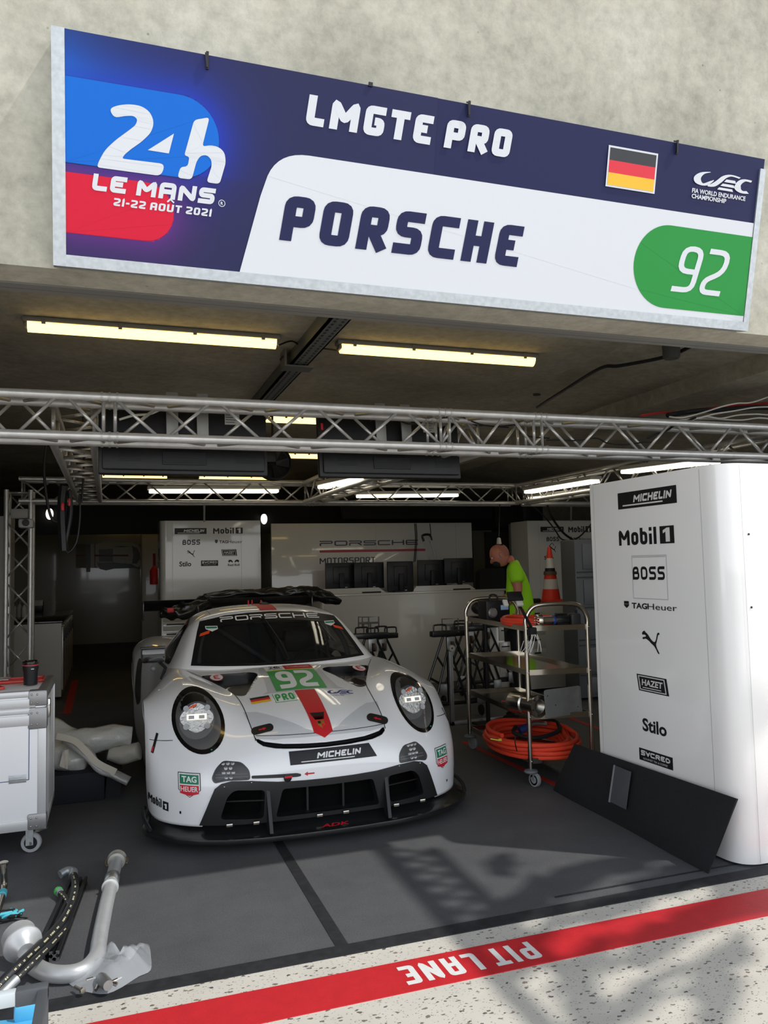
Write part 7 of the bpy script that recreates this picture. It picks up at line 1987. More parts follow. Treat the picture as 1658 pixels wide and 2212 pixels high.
# white low cabinet under the cone
YK = 8.6
p0, p1 = at(1136, 1306, Y=YK), at(1214, 1306, Y=YK)
zk = p0.z
root = thing('side_cabinet', 'low white cabinet with drawers under the traffic cone', 'cabinet', ((p0.x + p1.x) / 2, YK + .3, 0))
b = MB(); b.box((p0.x - .02, YK, .05), (p1.x + .3, YK + .6, zk), bev=.008); b.build('carcass', M_cab_shaded, root)
for k in range(4):
    z = zk - .06 - k * .16; b = MB(); b.box((p0.x, YK - .012, z - .145), (p0.x + .25, YK, z), bev=.004); d_ = b.build('drawer', M_cab_shaded, root)
    b = MB(); b.box((p0.x + .08, YK - .028, z - .06), (p0.x + .17, YK - .012, z - .045), bev=.003); b.build('drawer_handle', M_black, d_)
p0, p1 = at(1057, 1395, Y=8.9), at(1100, 1395, Y=8.9)
root = thing('drawer_pedestal', 'white drawer pedestal behind the trolley below the man', 'cabinet', (p0.x + .2, 9.2, 0))
zt_ = at(1060, 1345, Y=8.9).z
b = MB(); b.box((p0.x, 8.9, .05), (p1.x + .25, 9.4, zt_), bev=.008); b.build('carcass', M_cab_shaded, root)
for k in range(3):
    z = zt_ - .05 - k * .2; b = MB(); b.box((p0.x + .13, 8.888, z - .18), (p1.x + .2, 8.9, z), bev=.004); d_ = b.build('drawer', M_cab_shaded, root)
    b = MB(); b.box((p0.x + .16, 8.87, z - .06), (p0.x + .26, 8.888, z - .045), bev=.003); b.build('drawer_handle', M_black, d_)
c = at(1190, 1301, Y=YK + .28); c.z = zk
root = thing('traffic_cone', 'orange and white striped traffic cone standing on the low white cabinet', 'cone', c)
hc = at(1190, 1182, Y=YK + .28).z - zk
M_cone = mat('cone_orange', 'd5371f', .5); M_conew = mat('cone_white', 'c4c2bc', .5)
def rc(t): return .125 * (1 - t) + .022 * t
zz = [.05, .24, .42, .55, .62, .80, 1.0]
cols = [M_cone, M_conew, M_cone, M_black, M_conew, M_cone]
for k in range(6):
    t0, t1 = zz[k], zz[k + 1]
    b = MB(); b.lathe([(rc(t0), t0 * hc), (rc(t1), t1 * hc)] + ([(0, hc)] if k == 5 else []), Matrix.Translation(c), 28); b.build('cone_band', cols[k], root)
b = MB(); b.box(c + Vector((-.17, -.17, 0)), c + Vector((.17, .17, .035)), bev=.012); b.build('cone_foot', M_cone, root)
b = MB(); Mt = Matrix.Translation(c); b.lathe([(rc(.50) + .004, .50 * hc), (rc(.50) + .012, .50 * hc), (rc(.56) + .012, .56 * hc), (rc(.56) + .004, .56 * hc)], Mt, 24); b.build('tape_wrap', mat('tape_brown', '5b4a3a', .6), root)
cable([c + Vector((.0, -.0, hc + .01)), c + Vector((.03, -.02, hc + .05)), c + Vector((.06, -.02, hc + .02))], .004, M_black, 'short dark cord tied to the tip of the traffic cone', 'cord', 'cord')
b = MB(); q = at(1150, 1300, Y=YK + .2); q.z = zk + .03; b.tube([q + Vector((-.05, 0, 0)), q + Vector((.1, 0, 0))], .03, 12); tag(b.build('black_torch', M_black), 'small black cylinder lying on the low white cabinet left of the cone', 'torch')
# lead hanging over the right sponsor cabinet
cable([at(1130, 1080, Y=8.85), at(1165, 1105, Y=9.2), at(1195, 1140, Y=9.6), at(1215, 1166, Y=9.8), at(1250, 1160, Y=9.8), at(1290, 1115, Y=9.2)], .010, M_black, 'thick black cable sagging in front of the right sponsor panel', group='cables over the right sponsor panel')
cable([at(1180, 1085, Y=8.9), at(1190, 1115, Y=9.3), at(1215, 1150, Y=9.5), at(1240, 1168, Y=9.6)], .016, M_black, 'thicker black cable running down to the grey cabinet', group='cables over the right sponsor panel')
cable([at(1079, 1085, Y=8.8), at(1078, 1120, Y=8.6), at(1077, 1160, Y=8.4)], .006, M_black, 'thin cord hanging down above the man')
b = MB(); q = at(1077, 1168, Y=8.4); b.lathe([(0, -.04), (.03, -.04), (.022, .03), (0, .04)], Matrix.Translation(q), 12); tag(b.build('pull_weight', mat('pull_white', 'b8b4aa', .5)), 'white and red pull knob at the end of the cord above the man', 'knob')
# ---------------------------------------------------------------- black wheel stands
M_stand = mat('stand_black', '131416', .4, coat=.2)
def wheel_stand(px, py, Y, label, sc=1.0, flip=1):
    """A-frame stand on castors: cross plate with loop handles, slanted perforated legs, castor plates"""
    p = at(px, py, Y=Y); zt_ = p.z
    root = thing('wheel_stand', label, 'stand', (p.x, Y, 0), 0, 'black wheel stands before the counter')
    def V(x, y, z): return Vector((p.x + x * flip, Y + y, z))
    b = MB(); b.box(V(-.20, -.05, zt_ - .06), V(.20, .05, zt_), bev=.01) if flip > 0 else b.box(V(.20, -.05, zt_ - .06), V(-.20, .05, zt_), bev=.01); b.build('cross_plate', M_stand, root)
    for x in (-.11, .11):
        b = MB(); b.tube(smooth_path([V(x - .07, -.03, zt_ - .01), V(x - .07, -.03, zt_ + .05), V(x - .05, -.03, zt_ + .065), V(x + .05, -.03, zt_ + .065), V(x + .07, -.03, zt_ + .05), V(x + .07, -.03, zt_ - .01)], 3), .009, 8); b.build('loop_handle', M_stand, root)
    for s in (-1, 1):
        b = MB()
        o1, o2 = V(.06 * s, 0, zt_ - .05), V(.34 * s, -.02, .16); i1, i2 = V(.02 * s, 0, zt_ - .22), V(.18 * s, -.02, .16)
        b.tube([o1, o2], .014, 8); b.tube([i1, i2], .013, 8)
        for t in (.3, .62, .98): b.tube([o1.lerp(o2, t), i1.lerp(i2, t)], .012, 6)
        b.build('leg', M_stand, root)
        b = MB(); b.box(V(.34 * s, -.05, .12) - Vector((.05, 0, 0)), V(.34 * s, -.03, .24) + Vector((.05, 0, 0)), bev=.01); b.build('castor_plate', M_alud, root)
        b = MB(); b.lathe([(0, -.015), (.05, -.015), (.055, 0), (.05, .015), (0, .015)], align(V(.34 * s, -.03, .055), (1, 0, 0)), 20); b.build('castor_wheel', M_blackrub, root)
    b = MB(); b.box(V(-.05, -.07, zt_ - .20) if flip > 0 else V(.05, -.07, zt_ - .20), V(.05, -.05, zt_ - .06) if flip > 0 else V(-.05, -.05, zt_ - .06), bev=.012); b.build('hub_plate', M_alud, root)
    b = MB(); b.lathe([(0, -.012), (.045, -.012), (.045, .012), (0, .012)], align(V(0, -.09, zt_ - .15), (1, 0, 0)), 18); b.build('small_wheel', mat('wheel_brown', '4a3630', .6), root)
    b = MB(); b.tube([V(0, 0, zt_ - .05), V(0, 0, .12)], .03, 8); b.tube([V(-.3, 0, .14), V(.3, 0, .14)], .02, 8); b.build('spine', M_stand, root)
    return root
wheel_stand(800, 1367, 8.3, 'black wheel stand just right of the windscreen, before the counter')
wheel_stand(822, 1368, 8.7, 'black wheel stand behind the one by the windscreen, slightly right', flip=-1)
wheel_stand(968, 1362, 7.7, 'black wheel stand left of the trolley, front one with bright hub plate')
wheel_stand(1010, 1352, 8.4, 'black wheel stand half hidden behind the trolley post')
wheel_stand(1045, 1345, 8.9, 'black wheel stand seen through the top of the trolley', flip=-1)
for k, (px, py, w_, Y, lab) in enumerate(((785, 1342, .12, 8.6, 'small grey lifting frame above the stands right of the windscreen, left one'), (800, 1342, .20, 8.8, 'small grey lifting frame above the stands right of the windscreen, right one'), (972, 1346, .20, 8.3, 'small grey lifting frame above the stand left of the trolley'))):
    p = at(px, py, Y=Y); b = MB(); b.tube(smooth_path([p + Vector((-w_ / 2, 0, -.08)), p + Vector((-w_ / 2, 0, .05)), p + Vector((w_ / 2, 0, .05)), p + Vector((w_ / 2, 0, -.08))], 1), .009, 6)
    b.tube([p + Vector((-w_ / 2, 0, -.02)), p + Vector((w_ / 2, 0, -.02))], .012, 6); b.tube([p + Vector((0, 0, -.02)), Vector((p.x, p.y, .05))], .008, 6); b.box(Vector((p.x - .1, p.y - .1, 0)), Vector((p.x + .1, p.y + .1, .05))); tag(b.build('lifting_frame', mat('frame_midgrey', '6f6e69', .5, .3)), lab, 'frame')
# aluminium profile frame between car and trolley
p = at(972, 1406, Y=7.3); q = at(972, 1508, Y=7.3)
root = thing('profile_frame', 'upright aluminium profile with foot bar left of the trolley', 'frame', (p.x, 7.3, 0))
b = MB(); b.box((p.x - .02, 7.28, 0.0), (p.x + .02, 7.32, p.z), bev=.004); b.build('upright', M_alud, root)
b = MB(); b.lathe([(0.008, -.02), (.032, -.02), (.032, .02), (.008, .02), (.008, -.02)], align((p.x, 7.27, p.z + .03), (0, -1, 0)), 20); b.build('top_roller', mat('roller_pale', 'a7a7a3', .4), root)
z_ = max(.03, at(972, 1508, Y=7.3).z)
b = MB(); b.box((p.x - .02, 7.28, .0), (p.x + .85, 7.32, .04), bev=.004); b.build('foot_bar', M_alud, root)

# ================================================================ LEFT SIDE: FLIGHT CASE AND WRAPPED PARTS
XC, Y0c, Y1c, Z0c, Z1c = -.357, 4.985, 5.68, .155, .925
XCL = -1.35
M_casew = mat('case_white', 'f2f4f6', .3, coat=.3)
M_casea = mat('case_edge', 'cdcfd0', .38, .4)
M_corner = mat('case_corner', '98999a', .4, .6)
case = thing('flight_case', 'white flight case with aluminium edges on castors at the left', 'case', ((XC + XCL) / 2, (Y0c + Y1c) / 2, 0))
b = MB(); b.box((XCL, Y0c, Z0c), (XC, Y1c, Z1c), bev=.012); b.build('body', M_casew, case)
e = .005
b = MB(); b.box((XCL, Y0c - e, Z0c - e), (XC + e, Y0c + .05, Z0c + .055), bev=.004); b.build('edge_profile', M_casea, case)
b = MB(); b.box((XC - .045, Y0c - e, Z0c), (XC + e, Y0c + .045, Z1c - .13), bev=.01); b.build('edge_profile', M_casea, case)
b = MB(); b.box((XCL, Y0c - e, Z1c - .035), (XC + e, Y0c + .03, Z1c + e), bev=.01); b.build('edge_profile', M_casea, case)
b = MB(); b.box((XC - .05, Y0c, Z1c - .02), (XC + e, Y1c + e, Z1c + e), bev=.012); b.box((XC - .02, Y0c + .0, Z1c - .05), (XC + e, Y1c + e, Z1c - .01), bev=.006); b.build('edge_profile', M_corner, case)
b = MB(); b.box((XC - .02, Y1c - .02, Z0c), (XC + e, Y1c + e, Z1c), bev=.006); b.build('edge_profile', M_casea, case)
b = MB(); b.box((XC - .015, Y0c, Z0c - e), (XC + e, Y1c, Z0c + .03), bev=.004); b.build('edge_profile', M_casea, case)
# lid joint band and corner plates
for z0, z1 in ((Z1c - .125, Z1c - .09), (Z1c - .09, Z1c - .035), (Z1c - .19, Z1c - .128)):
    b = MB(); b.box((XCL, Y0c - e - .003, z0), (XC - .055, Y0c, z1 - .004), bev=.003); b.build('lid_band', M_casea, case)
for nm, z0, z1 in (('corner_plate', Z1c - .085, Z1c + .006), ('corner_plate', Z1c - .215, Z1c - .09), ('corner_plate', Z0c - .006, Z0c + .085)):
    b = MB(); b.box((XC - .095, Y0c - .010, z0), (XC + .008, Y0c + .06, z1), bev=.012); cp = b.build(nm, M_corner, case)
    for dx in (-.075, -.045):
        for dz in (.25, .75):
            b = MB(); b.sphere((XC + dx, Y0c - .011, z0 + (z1 - z0) * dz), .0058, 10, 6); b.build('rivet', M_steel, cp)
# latch at the corner, strap, hinges, panel line
b = MB(); b.box((XC + .004, Y0c + .03, Z1c - .16), (XC + .02, Y0c + .07, Z1c - .05), bev=.006); b.build('butterfly_latch', M_chrome, case)
b = MB(); b.box((XC + .002, Y0c + .16, Z1c - .15), (XC + .008, Y0c + .18, Z1c - .09), bev=.002); b.build('side_slot', M_black, case)
pl = Plane((XCL, Y0c - .0, 0), (1, 0, 0))
a_ = pl.uv(63, 1561); c_ = pl.uv(63, 1684); 
ln = [(.06, a_[1]), (a_[0], a_[1]), (a_[0], c_[1]), (.06, c_[1])]
pl.put(ribbon(ln, .004), 'blue_panel_line', mat('panel_line', '3a4a7a', .5), case, .0015)
hx, hz = pl.uv(38, 1683)
b = MB(); Mh = pl.M @ Matrix.Translation((hx, hz, .001)); b.box((-.045, -.022, 0), (.045, .022, .003), M=Mh, bev=.003); b.box((-.045, -.004, .002), (.045, .004, .007), M=Mh, bev=.003); b.build('hinge', M_galv, case)
for x_, y_ in ((XC - .09, Y0c + .10), (XC - .09, Y1c - .10), (XCL + .12, Y0c + .1), (XCL + .12, Y1c - .1)):
    b = MB(); b.box((x_ - .05, y_ - .05, Z0c - .012), (x_ + .05, y_ + .05, Z0c - .004), bev=.003); b.box((x_ - .018, y_ - .035, .045), (x_ + .022, y_ - .030, Z0c - .01)); b.box((x_ - .018, y_ + .012, .045), (x_ + .022, y_ + .017, Z0c - .01)); b.build('castor_fork', M_galv, case, False)
    w = align((x_ + .01, y_ - .01, .056), (-.15, -1, 0)); b = MB(); b.lathe([(.036, -.016), (.052, -.016), (.056, -.01), (.056, .01), (.052, .016), (.036, .016), (.036, -.016)], w, 26); wh = b.build('castor_wheel', mat('castor_pale', '9ea1a3', .5), case)
    b = MB(); b.lathe([(0, -.014), (.036, -.014), (.036, .014), (0, .014)], w, 20); b.build('wheel_hub', M_black, wh)
    b = MB(); b.tube([w @ Vector((0, 0, -.024)), w @ Vector((0, 0, .026))], .010, 8); b.build('axle', M_steel, wh)
b = MB(); x_, y_ = XC - .09, Y0c + .1; b.tube([(x_ + .02, y_, .115), (x_ + .07, y_ - .01, .122), (x_ + .10, y_ - .015, .128)], [.012, .010, .006], 8); b.build('brake_lever', M_steel, case)
# small trim at the far side
# travel mug
p = at(66, 1477, Z=Z1c + .006); p = at(66, 1475, Y=5.26); p.z = Z1c + .006
mug = thing('travel_mug', 'black travel mug with red ring standing on the flight case', 'mug', p)
T_ = Matrix.Translation(p); r_ = .0435
hm = (at(66, 1427, Y=5.26).z - p.z)
b = MB(); b.lathe([(0, 0), (r_ * .88, 0), (r_ * .90, .004), (r_ * .92, hm * .55), (r_ * 1.02, hm * .68), (r_ * 1.03, hm * .80), (0, hm * .80)], T_, 36); b.build('mug_body', mat('mug_black', '17181b', .45), mug)
b = MB(); b.lathe([(r_ * 1.0, hm * .80), (r_ * 1.06, hm * .805), (r_ * 1.06, hm * .835), (r_ * 1.0, hm * .84)], T_, 36); b.build('red_ring', mat('ring_red', 'd5404a', .4), mug)
b = MB(); b.lathe([(r_ * 1.04, hm * .84), (r_ * 1.06, hm * .86), (r_ * 1.06, hm * .97), (r_ * .98, hm), (r_ * .9, hm * .97), (0, hm * .95)], T_, 36); b.build('lid', M_blackgloss, mug)
b = MB(); b.box(p + Vector((.006, -r_ * 1.04 - .001, hm * .66)), p + Vector((.022, -r_ * 1.02 + .003, hm * .685))); b.build('small_mark', M_wink, mug, False)
# red slotted trays lying on the case
M_redpl = mat('red_tray', 'c9362c', .4, coat=.2)
def tray(x0, x1, y0, y1, z, rot, label, n=6):
    root = thing('slotted_tray', label, 'tray', ((x0 + x1) / 2, (y0 + y1) / 2, z), rot, 'red slotted trays on the flight case')
    w, d = (x1 - x0) / 2, (y1 - y0) / 2
    b = MB(); t = .014
    b.box((-w, -d, 0), (w, -d + t, t), bev=.003); b.box((-w, d - t, 0), (w, d, t), bev=.003); b.box((-w, -d, 0), (-w + t, d, t), bev=.003); b.box((w - t, -d, 0), (w, d, t), bev=.003)
    b.build('rim', M_redpl, root, local=True, fix=True)
    for k in range(n):
        y = -d + (k + 1) * 2 * d / (n + 1); b = MB(); b.box((-w + t * .5, y - .004, .002), (w - t * .5, y + .004, .010)); b.build('slat', M_redpl, root, local=True)
    return root
tray(-1.05, -.62, 5.02, 5.28, Z1c + .006, .42, 'red slotted tray lying askew at the front of the flight case', 6)
tray(-1.15, -.40, 5.36, 5.55, Z1c + .006, .03, 'red slotted tray along the rear edge of the flight case', 4)
b = MB(); b.box((-.72, 5.40, Z1c + .022), (-.60, 5.53, Z1c + .030), bev=.003); tag(b.build('clear_lid', mat('clear_film', 'cfc6c0', .15, alpha=.5, coat=.6)), 'small clear plastic lid resting on the rear red tray', 'lid')

# wrapped body parts on a dark box behind the case
M_wrap = mat('bubble_wrap', 'e2e3dd', .22, coat=.8, bump=1.0, bscale=26)
M_wrap2 = mat('foam_wrap', 'cfccbf', .55, bump=.4, bscale=16)
M_tape = mat('masking_tape', 'd8d2c2', .6)
def lumpy(path, radii, m, name, parent, seed, amp=.14, flat=.75, seg=26, sub=6):
    random.seed(seed); P = smooth_path(path, sub); n = len(P); vs = []; fs = []; ph = [random.uniform(0, 6.3) for _ in range(8)]
    for i, p in enumerate(P):
        t = (P[min(i + 1, n - 1)] - P[max(i - 1, 0)]).normalized(); up = Vector((0, 0, 1)); s_ = t.cross(up).normalized(); u_ = s_.cross(t)
        f = i / (n - 1) * (len(radii) - 1); k = min(int(f), len(radii) - 2); r = radii[k] + (radii[k + 1] - radii[k]) * (f - k)
        for j in range(seg):
            a = 2 * PI * j / seg
            q = 1 + amp * (math.sin(3 * a + ph[0] + f * 2.1) * .5 + math.sin(5 * a + ph[1] - f * 3.3) * .35 + math.sin(2 * a + ph[2] + f * 5) * .3 + .25 * math.sin(9 * a + f * 7 + ph[3]))
            vs.append(p + s_ * (math.cos(a) * r * q) + u_ * (math.sin(a) * r * q * flat))
    for i in range(n - 1):
        for j in range(seg): fs.append((i * seg + j, i * seg + (j + 1) % seg, (i + 1) * seg + (j + 1) % seg, (i + 1) * seg + j))
    fs.append(tuple(range(seg))); fs.append(tuple((n - 1) * seg + j for j in reversed(range(seg))))
    b = MB(); b.add(vs, fs); return b.build(name, m, parent, 'all')
pd = at(226, 1728, Z=0)
root = thing('dark_box', 'dark blue-black box on the floor under the bubble wrapped parts', 'box', (pd.x - .35, pd.y + .3, 0))
zb_ = .20
b = MB(); b.box((pd.x - .75, pd.y, 0.0), (pd.x, pd.y + .6, zb_), bev=.008); b.build('box_body', mat('box_navy', '1c1d25', .7), root)
b = MB(); b.prism([(0, 0), (.10, 0), (.12, zb_ * .7), (.02, zb_)], .5, Matrix(((1, 0, 0, pd.x), (0, 0, 1, pd.y + .05), (0, 1, 0, 0), (0, 0, 0, 1)))); b.build('open_flap', mat('box_navy2', '17181f', .7), root)
Yw_ = pd.y + .25
w1 = thing('wrapped_part', 'large bubble-wrapped roll on the dark box beside the flight case', 'wrapped part', at(200, 1640, Y=Yw_))
lumpy([at(95, 1585, Y=Yw_ + .3), at(150, 1608, Y=Yw_ + .15), at(200, 1600, Y=Yw_ + .1), at(250, 1590, Y=Yw_ + .1), at(284, 1590, Y=Yw_ + .1)], [.15, .14, .115, .095, .075], M_wrap, 'bubble_wrap', w1, 4, .10, .85)
w2 = thing('wrapped_part', 'lower bubble-wrapped bundle with masking tape between flight case and roll', 'wrapped part', at(170, 1660, Y=Yw_ - .1))
lumpy([at(95, 1628, Y=Yw_), at(150, 1636, Y=Yw_ - .05), at(190, 1640, Y=Yw_ - .08)], [.12, .125, .09], M_wrap, 'bubble_wrap', w2, 8, .12, .8)
b = MB(); v_, f_ = bent_quad(at(128, 1655, Y=Yw_ - .24), at(146, 1662, Y=Yw_ - .24), at(150, 1618, Y=Yw_ - .22), at(136, 1622, Y=Yw_ - .22), .003, 4, 6, .006); b.add(v_, f_); b.build('tape_strip', M_tape, w2)
w3 = thing('wrapped_part', 'foam-wrapped piece pushed up to the car beside the roll', 'wrapped part', at(270, 1640, Y=Yw_ + .1))
lumpy([at(235, 1628, Y=Yw_ + .1), at(265, 1630, Y=Yw_ + .08), at(300, 1622, Y=Yw_ + .05)], [.06, .085, .08], M_wrap2, 'foam_wrap', w3, 12, .08, .8)
w4 = thing('wrapped_part', 'long narrow wrapped strip with pale tape hanging down to the floor', 'wrapped part', at(250, 1680, Y=Yw_ - .3))
lumpy([at(140, 1598, Y=Yw_ - .16), at(185, 1625, Y=Yw_ - .24), at(215, 1660, Y=Yw_ - .28), at(245, 1672, Y=Yw_ - .28), at(278, 1688, Y=Yw_ - .30)], [.04, .055, .045, .05, .05], mat('bubble_wrap_grey', 'b9bab6', .22, coat=.8, bump=1.0, bscale=26), 'bubble_wrap', w4, 15, .12, .6)
b = MB(); P = smooth_path([at(122, 1590, Y=Yw_ - .22), at(160, 1600, Y=Yw_ - .26), at(185, 1622, Y=Yw_ - .30), at(210, 1648, Y=Yw_ - .33), at(250, 1668, Y=Yw_ - .34)], 5)
vs = []; 
for i, p in enumerate(P):
    t = (P[min(i + 1, len(P) - 1)] - P[max(i - 1, 0)]).normalized(); s_ = t.cross(Vector((0, -1, .2))).normalized(); vs += [p + s_ * .022, p - s_ * .022, p + s_ * .022 + Vector((0, .004, 0)), p - s_ * .022 + Vector((0, .004, 0))]
b.add(vs, [q for i in range(len(P) - 1) for q in ((4 * i, 4 * i + 1, 4 * i + 5, 4 * i + 4), (4 * i + 2, 4 * i + 6, 4 * i + 7, 4 * i + 3), (4 * i, 4 * i + 4, 4 * i + 6, 4 * i + 2), (4 * i + 1, 4 * i + 3, 4 * i + 7, 4 * i + 5))]); b.build('tape_strip', M_tape, w4)

# ---------------------------------------------------------------- foreground floor
# aluminium duct with funnel
root = thing('aluminium_pipe', 'long bent aluminium pipe with funnel end and clamp lying in the foreground', 'pipe', at(200, 2000, Z=0))
M_pipe = mat('pipe_aluminium', 'c3c5c6', .42, .45, noise=.06, nscale=20)
rp = .033
PP = [at(252, 1858, Z=rp), at(244, 1890, Z=rp), at(228, 1960, Z=rp), at(218, 2010, Z=rp), at(213, 2040, Z=rp)]
bendp = [at(213, 2040, Z=rp), at(208, 2066, Z=rp), at(185, 2092, Z=rp), at(150, 2104, Z=rp), at(105, 2102, Z=rp), at(72, 2085, Z=rp + .005), at(52, 2062, Z=rp + .015)]
b = MB(); b.tube(PP[:-1] + smooth_path(bendp, 8), rp, 24); b.build('pipe', M_pipe, root)
dd = (PP[0] - PP[2]).normalized()
b = MB(); b.lathe([(rp + .001, 0), (rp + .004, .004), (rp + .004, .09), (rp + .001, .095)], align(PP[1] + dd * -.12, dd), 28); b.build('sleeve', mat('sleeve_pale', 'c9ccca', .3, .8), root)
b = MB(); b.lathe([(rp, 0), (rp + .008, .002), (rp + .008, .012), (rp, .014)], align(PP[1] + dd * -.17, dd), 28); b.build('weld_ring', mat('ring_pale', 'd9dbd9', .4, .5), root)
b = MB(); Mc = align(PP[0], dd); b.lathe([(rp, -.03), (rp + .012, -.028), (rp + .016, -.01), (rp + .010, .0), (rp + .018, .012), (rp + .014, .03), (rp - .004, .034), (rp - .006, 0)], Mc, 28); cl = b.build('clamp', mat('clamp_steel', 'b5b2aa', .4, .5), root)
for s in (-1, 1):
    b = MB(); q = PP[0] + Vector((s * (rp + .014), 0, 0)); b.tube(smooth_path([q + Vector((0, .01, .01)), q + Vector((s * .009, -.01, .0)), q + Vector((s * .007, -.028, -.010)), q + Vector((0, -.032, -.012))], 4), .004, 8); b.build('clamp_ring', mat('clamp_bronze', '8a7a5c', .4, .8), cl)
fd = (at(40, 2040, Z=.06) - at(62, 2075, Z=.05)).normalized(); fp = at(54, 2066, Z=.05)
b = MB(); b.lathe([(rp, -.02), (rp + .012, .0), (.06, .022), (.074, .03), (.076, .036), (.070, .042), (.066, .09), (.068, .10), (.060, .10), (.056, .04)], align(fp + Vector((0, 0, .03)), fd + Vector((0, 0, .10))), 36); b.build('funnel', M_pipe, root)
# black hydraulic hoses
M_hose = mat('hose_black', '26272a', .5, bump=.1, bscale=150)
M_print = mat('hose_print', 'cfc9a4', .6)
def marked_hose(label, pts, r, marks, ends):
    root = thing('hydraulic_hose', label, 'hose', pts[len(pts) // 2], 0, 'black hydraulic hoses on the foreground floor')
    P = smooth_path(pts, 8); b = MB(); b.tube(P, r, 14); b.build('hose', M_hose, root)
    # printed dashes on the side towards the lane
    random.seed(len(pts)); b = MB(); i = 2
    while i < len(P) - 3:
        k = random.choice((1, 1, 2)); 
        for j in range(i, min(i + k, len(P) - 2)):
            t = (P[j + 1] - P[j]).normalized(); v = (Vector((0, 0, CAMH)) - P[j]).normalized(); s_ = t.cross(v).normalized(); n_ = s_.cross(t).normalized()
            if n_.dot(v) < 0: n_ = -n_
            for half in (0, .5):
                a = P[j].lerp(P[j + 1], half); c = P[j].lerp(P[j + 1], half + random.uniform(.28, .44))
                o = n_ * (r + .0006); w = s_ * r * .17
                b.add([a + o - w, c + o - w, c + o + w, a + o + w], [(0, 1, 2, 3)])
        i += k + random.choice((1, 1, 2))
    b.build('print', M_print, root, False)
    return root, P
h1, P = marked_hose('thick black hose with pale print and metal elbow lying across the pipe', [at(158, 1890, Z=.03), at(162, 1915, Z=.03), at(155, 1950, Z=.03), at(135, 1990, Z=.03), at(100, 2030, Z=.06), at(60, 2068, Z=.10), at(25, 2102, Z=.09), at(-20, 2150, Z=.05)], .021, 1, 1)
b = MB(); b.tube(smooth_path([P[0] + Vector((0, -.02, 0)), P[0] + Vector((-.0, .03, .005)), P[0] + Vector((-.03, .05, .008)), P[0] + Vector((-.065, .03, .0))], 5), .021, 14); b.build('elbow_fitting', M_galv, h1)
h2, P = marked_hose('thinner black hose with green cap curving beside the thick one', [at(131, 1930, Z=.03), at(141, 1942, Z=.03), at(150, 1965, Z=.025), at(148, 1995, Z=.02), at(120, 2030, Z=.05), at(80, 2070, Z=.105), at(50, 2100, Z=.09), at(22, 2128, Z=.07)], .015, 1, 1)
b = MB(); q = P[0]; d_ = (P[0] - P[3]).normalized(); b.tube([q, q + d_ * .03], .018, 12); b.build('fitting', M_galv, h2)
b = MB(); b.tube([q + d_ * .028, q + d_ * .045], .021, 14); b.build('green_cap', mat('cap_green', '3fb04f', .4), h2)
b = MB(); d_ = (P[-1] - P[-4]).normalized(); b.tube([P[-1] - d_ * .03, P[-1] + d_ * .05, P[-1] + d_ * .09], [.019, .019, .013], 14); b.build('hose_end', M_galv, h2)
# black slotted aluminium profiles
M_prof = mat('profile_black', '1a1b1d', .4)
def profile(a, c, label, w=.02):
    a, c = Vector(a), Vector(c); d = (c - a).normalized(); root = thing('slotted_profile', label, 'profile', (a + c) / 2, 0, 'black slotted profiles on the foreground floor')
    M = frame_matrix(a, Vector((0, 0, 1)).cross(d), (0, 0, 1)); L = (c - a).length
    Mx = Matrix(((M[0][0], M[0][1], d.x, a.x), (M[1][0], M[1][1], d.y, a.y), (M[2][0], M[2][1], d.z, a.z), (0, 0, 0, 1)))
    o = [(w, w), (.3 * w, w), (.3 * w, .7 * w), (.55 * w, .7 * w), (.2 * w, .3 * w), (-.2 * w, .3 * w), (-.55 * w, .7 * w), (-.3 * w, .7 * w), (-.3 * w, w), (-w, w)]
    ring = []
    for k in range(4):
        ca, sa = [(1, 0), (0, 1), (-1, 0), (0, -1)][k]; ring += [(x * ca - y * sa, x * sa + y * ca) for x, y in o]
    b = MB(); b.prism(ring, L, Mx); b.build('extrusion', M_prof, root, False)
    ring2 = [(x * 1.0, y * 1.0) for x, y in ring]
    b = MB(); b.prism(ring2, .0015, Mx @ Matrix.Translation((0, 0, -.0016))); e_ = b.build('cut_end', M_alud, root, False)
    return root
pa, pb = at(117, 2065, Z=.021), at(180, 1902, Z=.021)
profile(pa, pb, 'black slotted profile with bright cut end lying beside the hose, right one')
profile(pa + Vector((-.055, .03, 0)), pb + Vector((-.05, -.02, 0)), 'black slotted profile lying beside the hose, left one')
# stainless tube at the left edge with turquoise tape
root = thing('bent_steel_tube', 'bent stainless tube with turquoise tape at the left edge of the floor', 'tube', at(5, 1930, Z=0))
pts = [at(8, 1868, Z=.16), at(8, 1885, Z=.12), at(9, 1906, Z=.06), at(7, 1925, Z=.035), at(-2, 1960, Z=.022), at(-14, 2000, Z=.022)]
b = MB(); b.tube(smooth_path(pts, 6), .0165, 16); b.build('tube', M_steel, root)
b = MB(); b.lathe([(.0165, 0), (.022, .0), (.022, .012), (.0165, .014)], align(pts[0], pts[0] - pts[1]), 18); b.build('tube_lip', M_steel, root)
b = MB(); b.lathe([(.0165, 0), (.020, .0), (.020, .04), (.0165, .04)], align(pts[3] + (pts[4] - pts[3]) * .05, pts[4] - pts[3]), 18); b.build('turquoise_tape', mat('turquoise', '5cc6d8', .5), root)
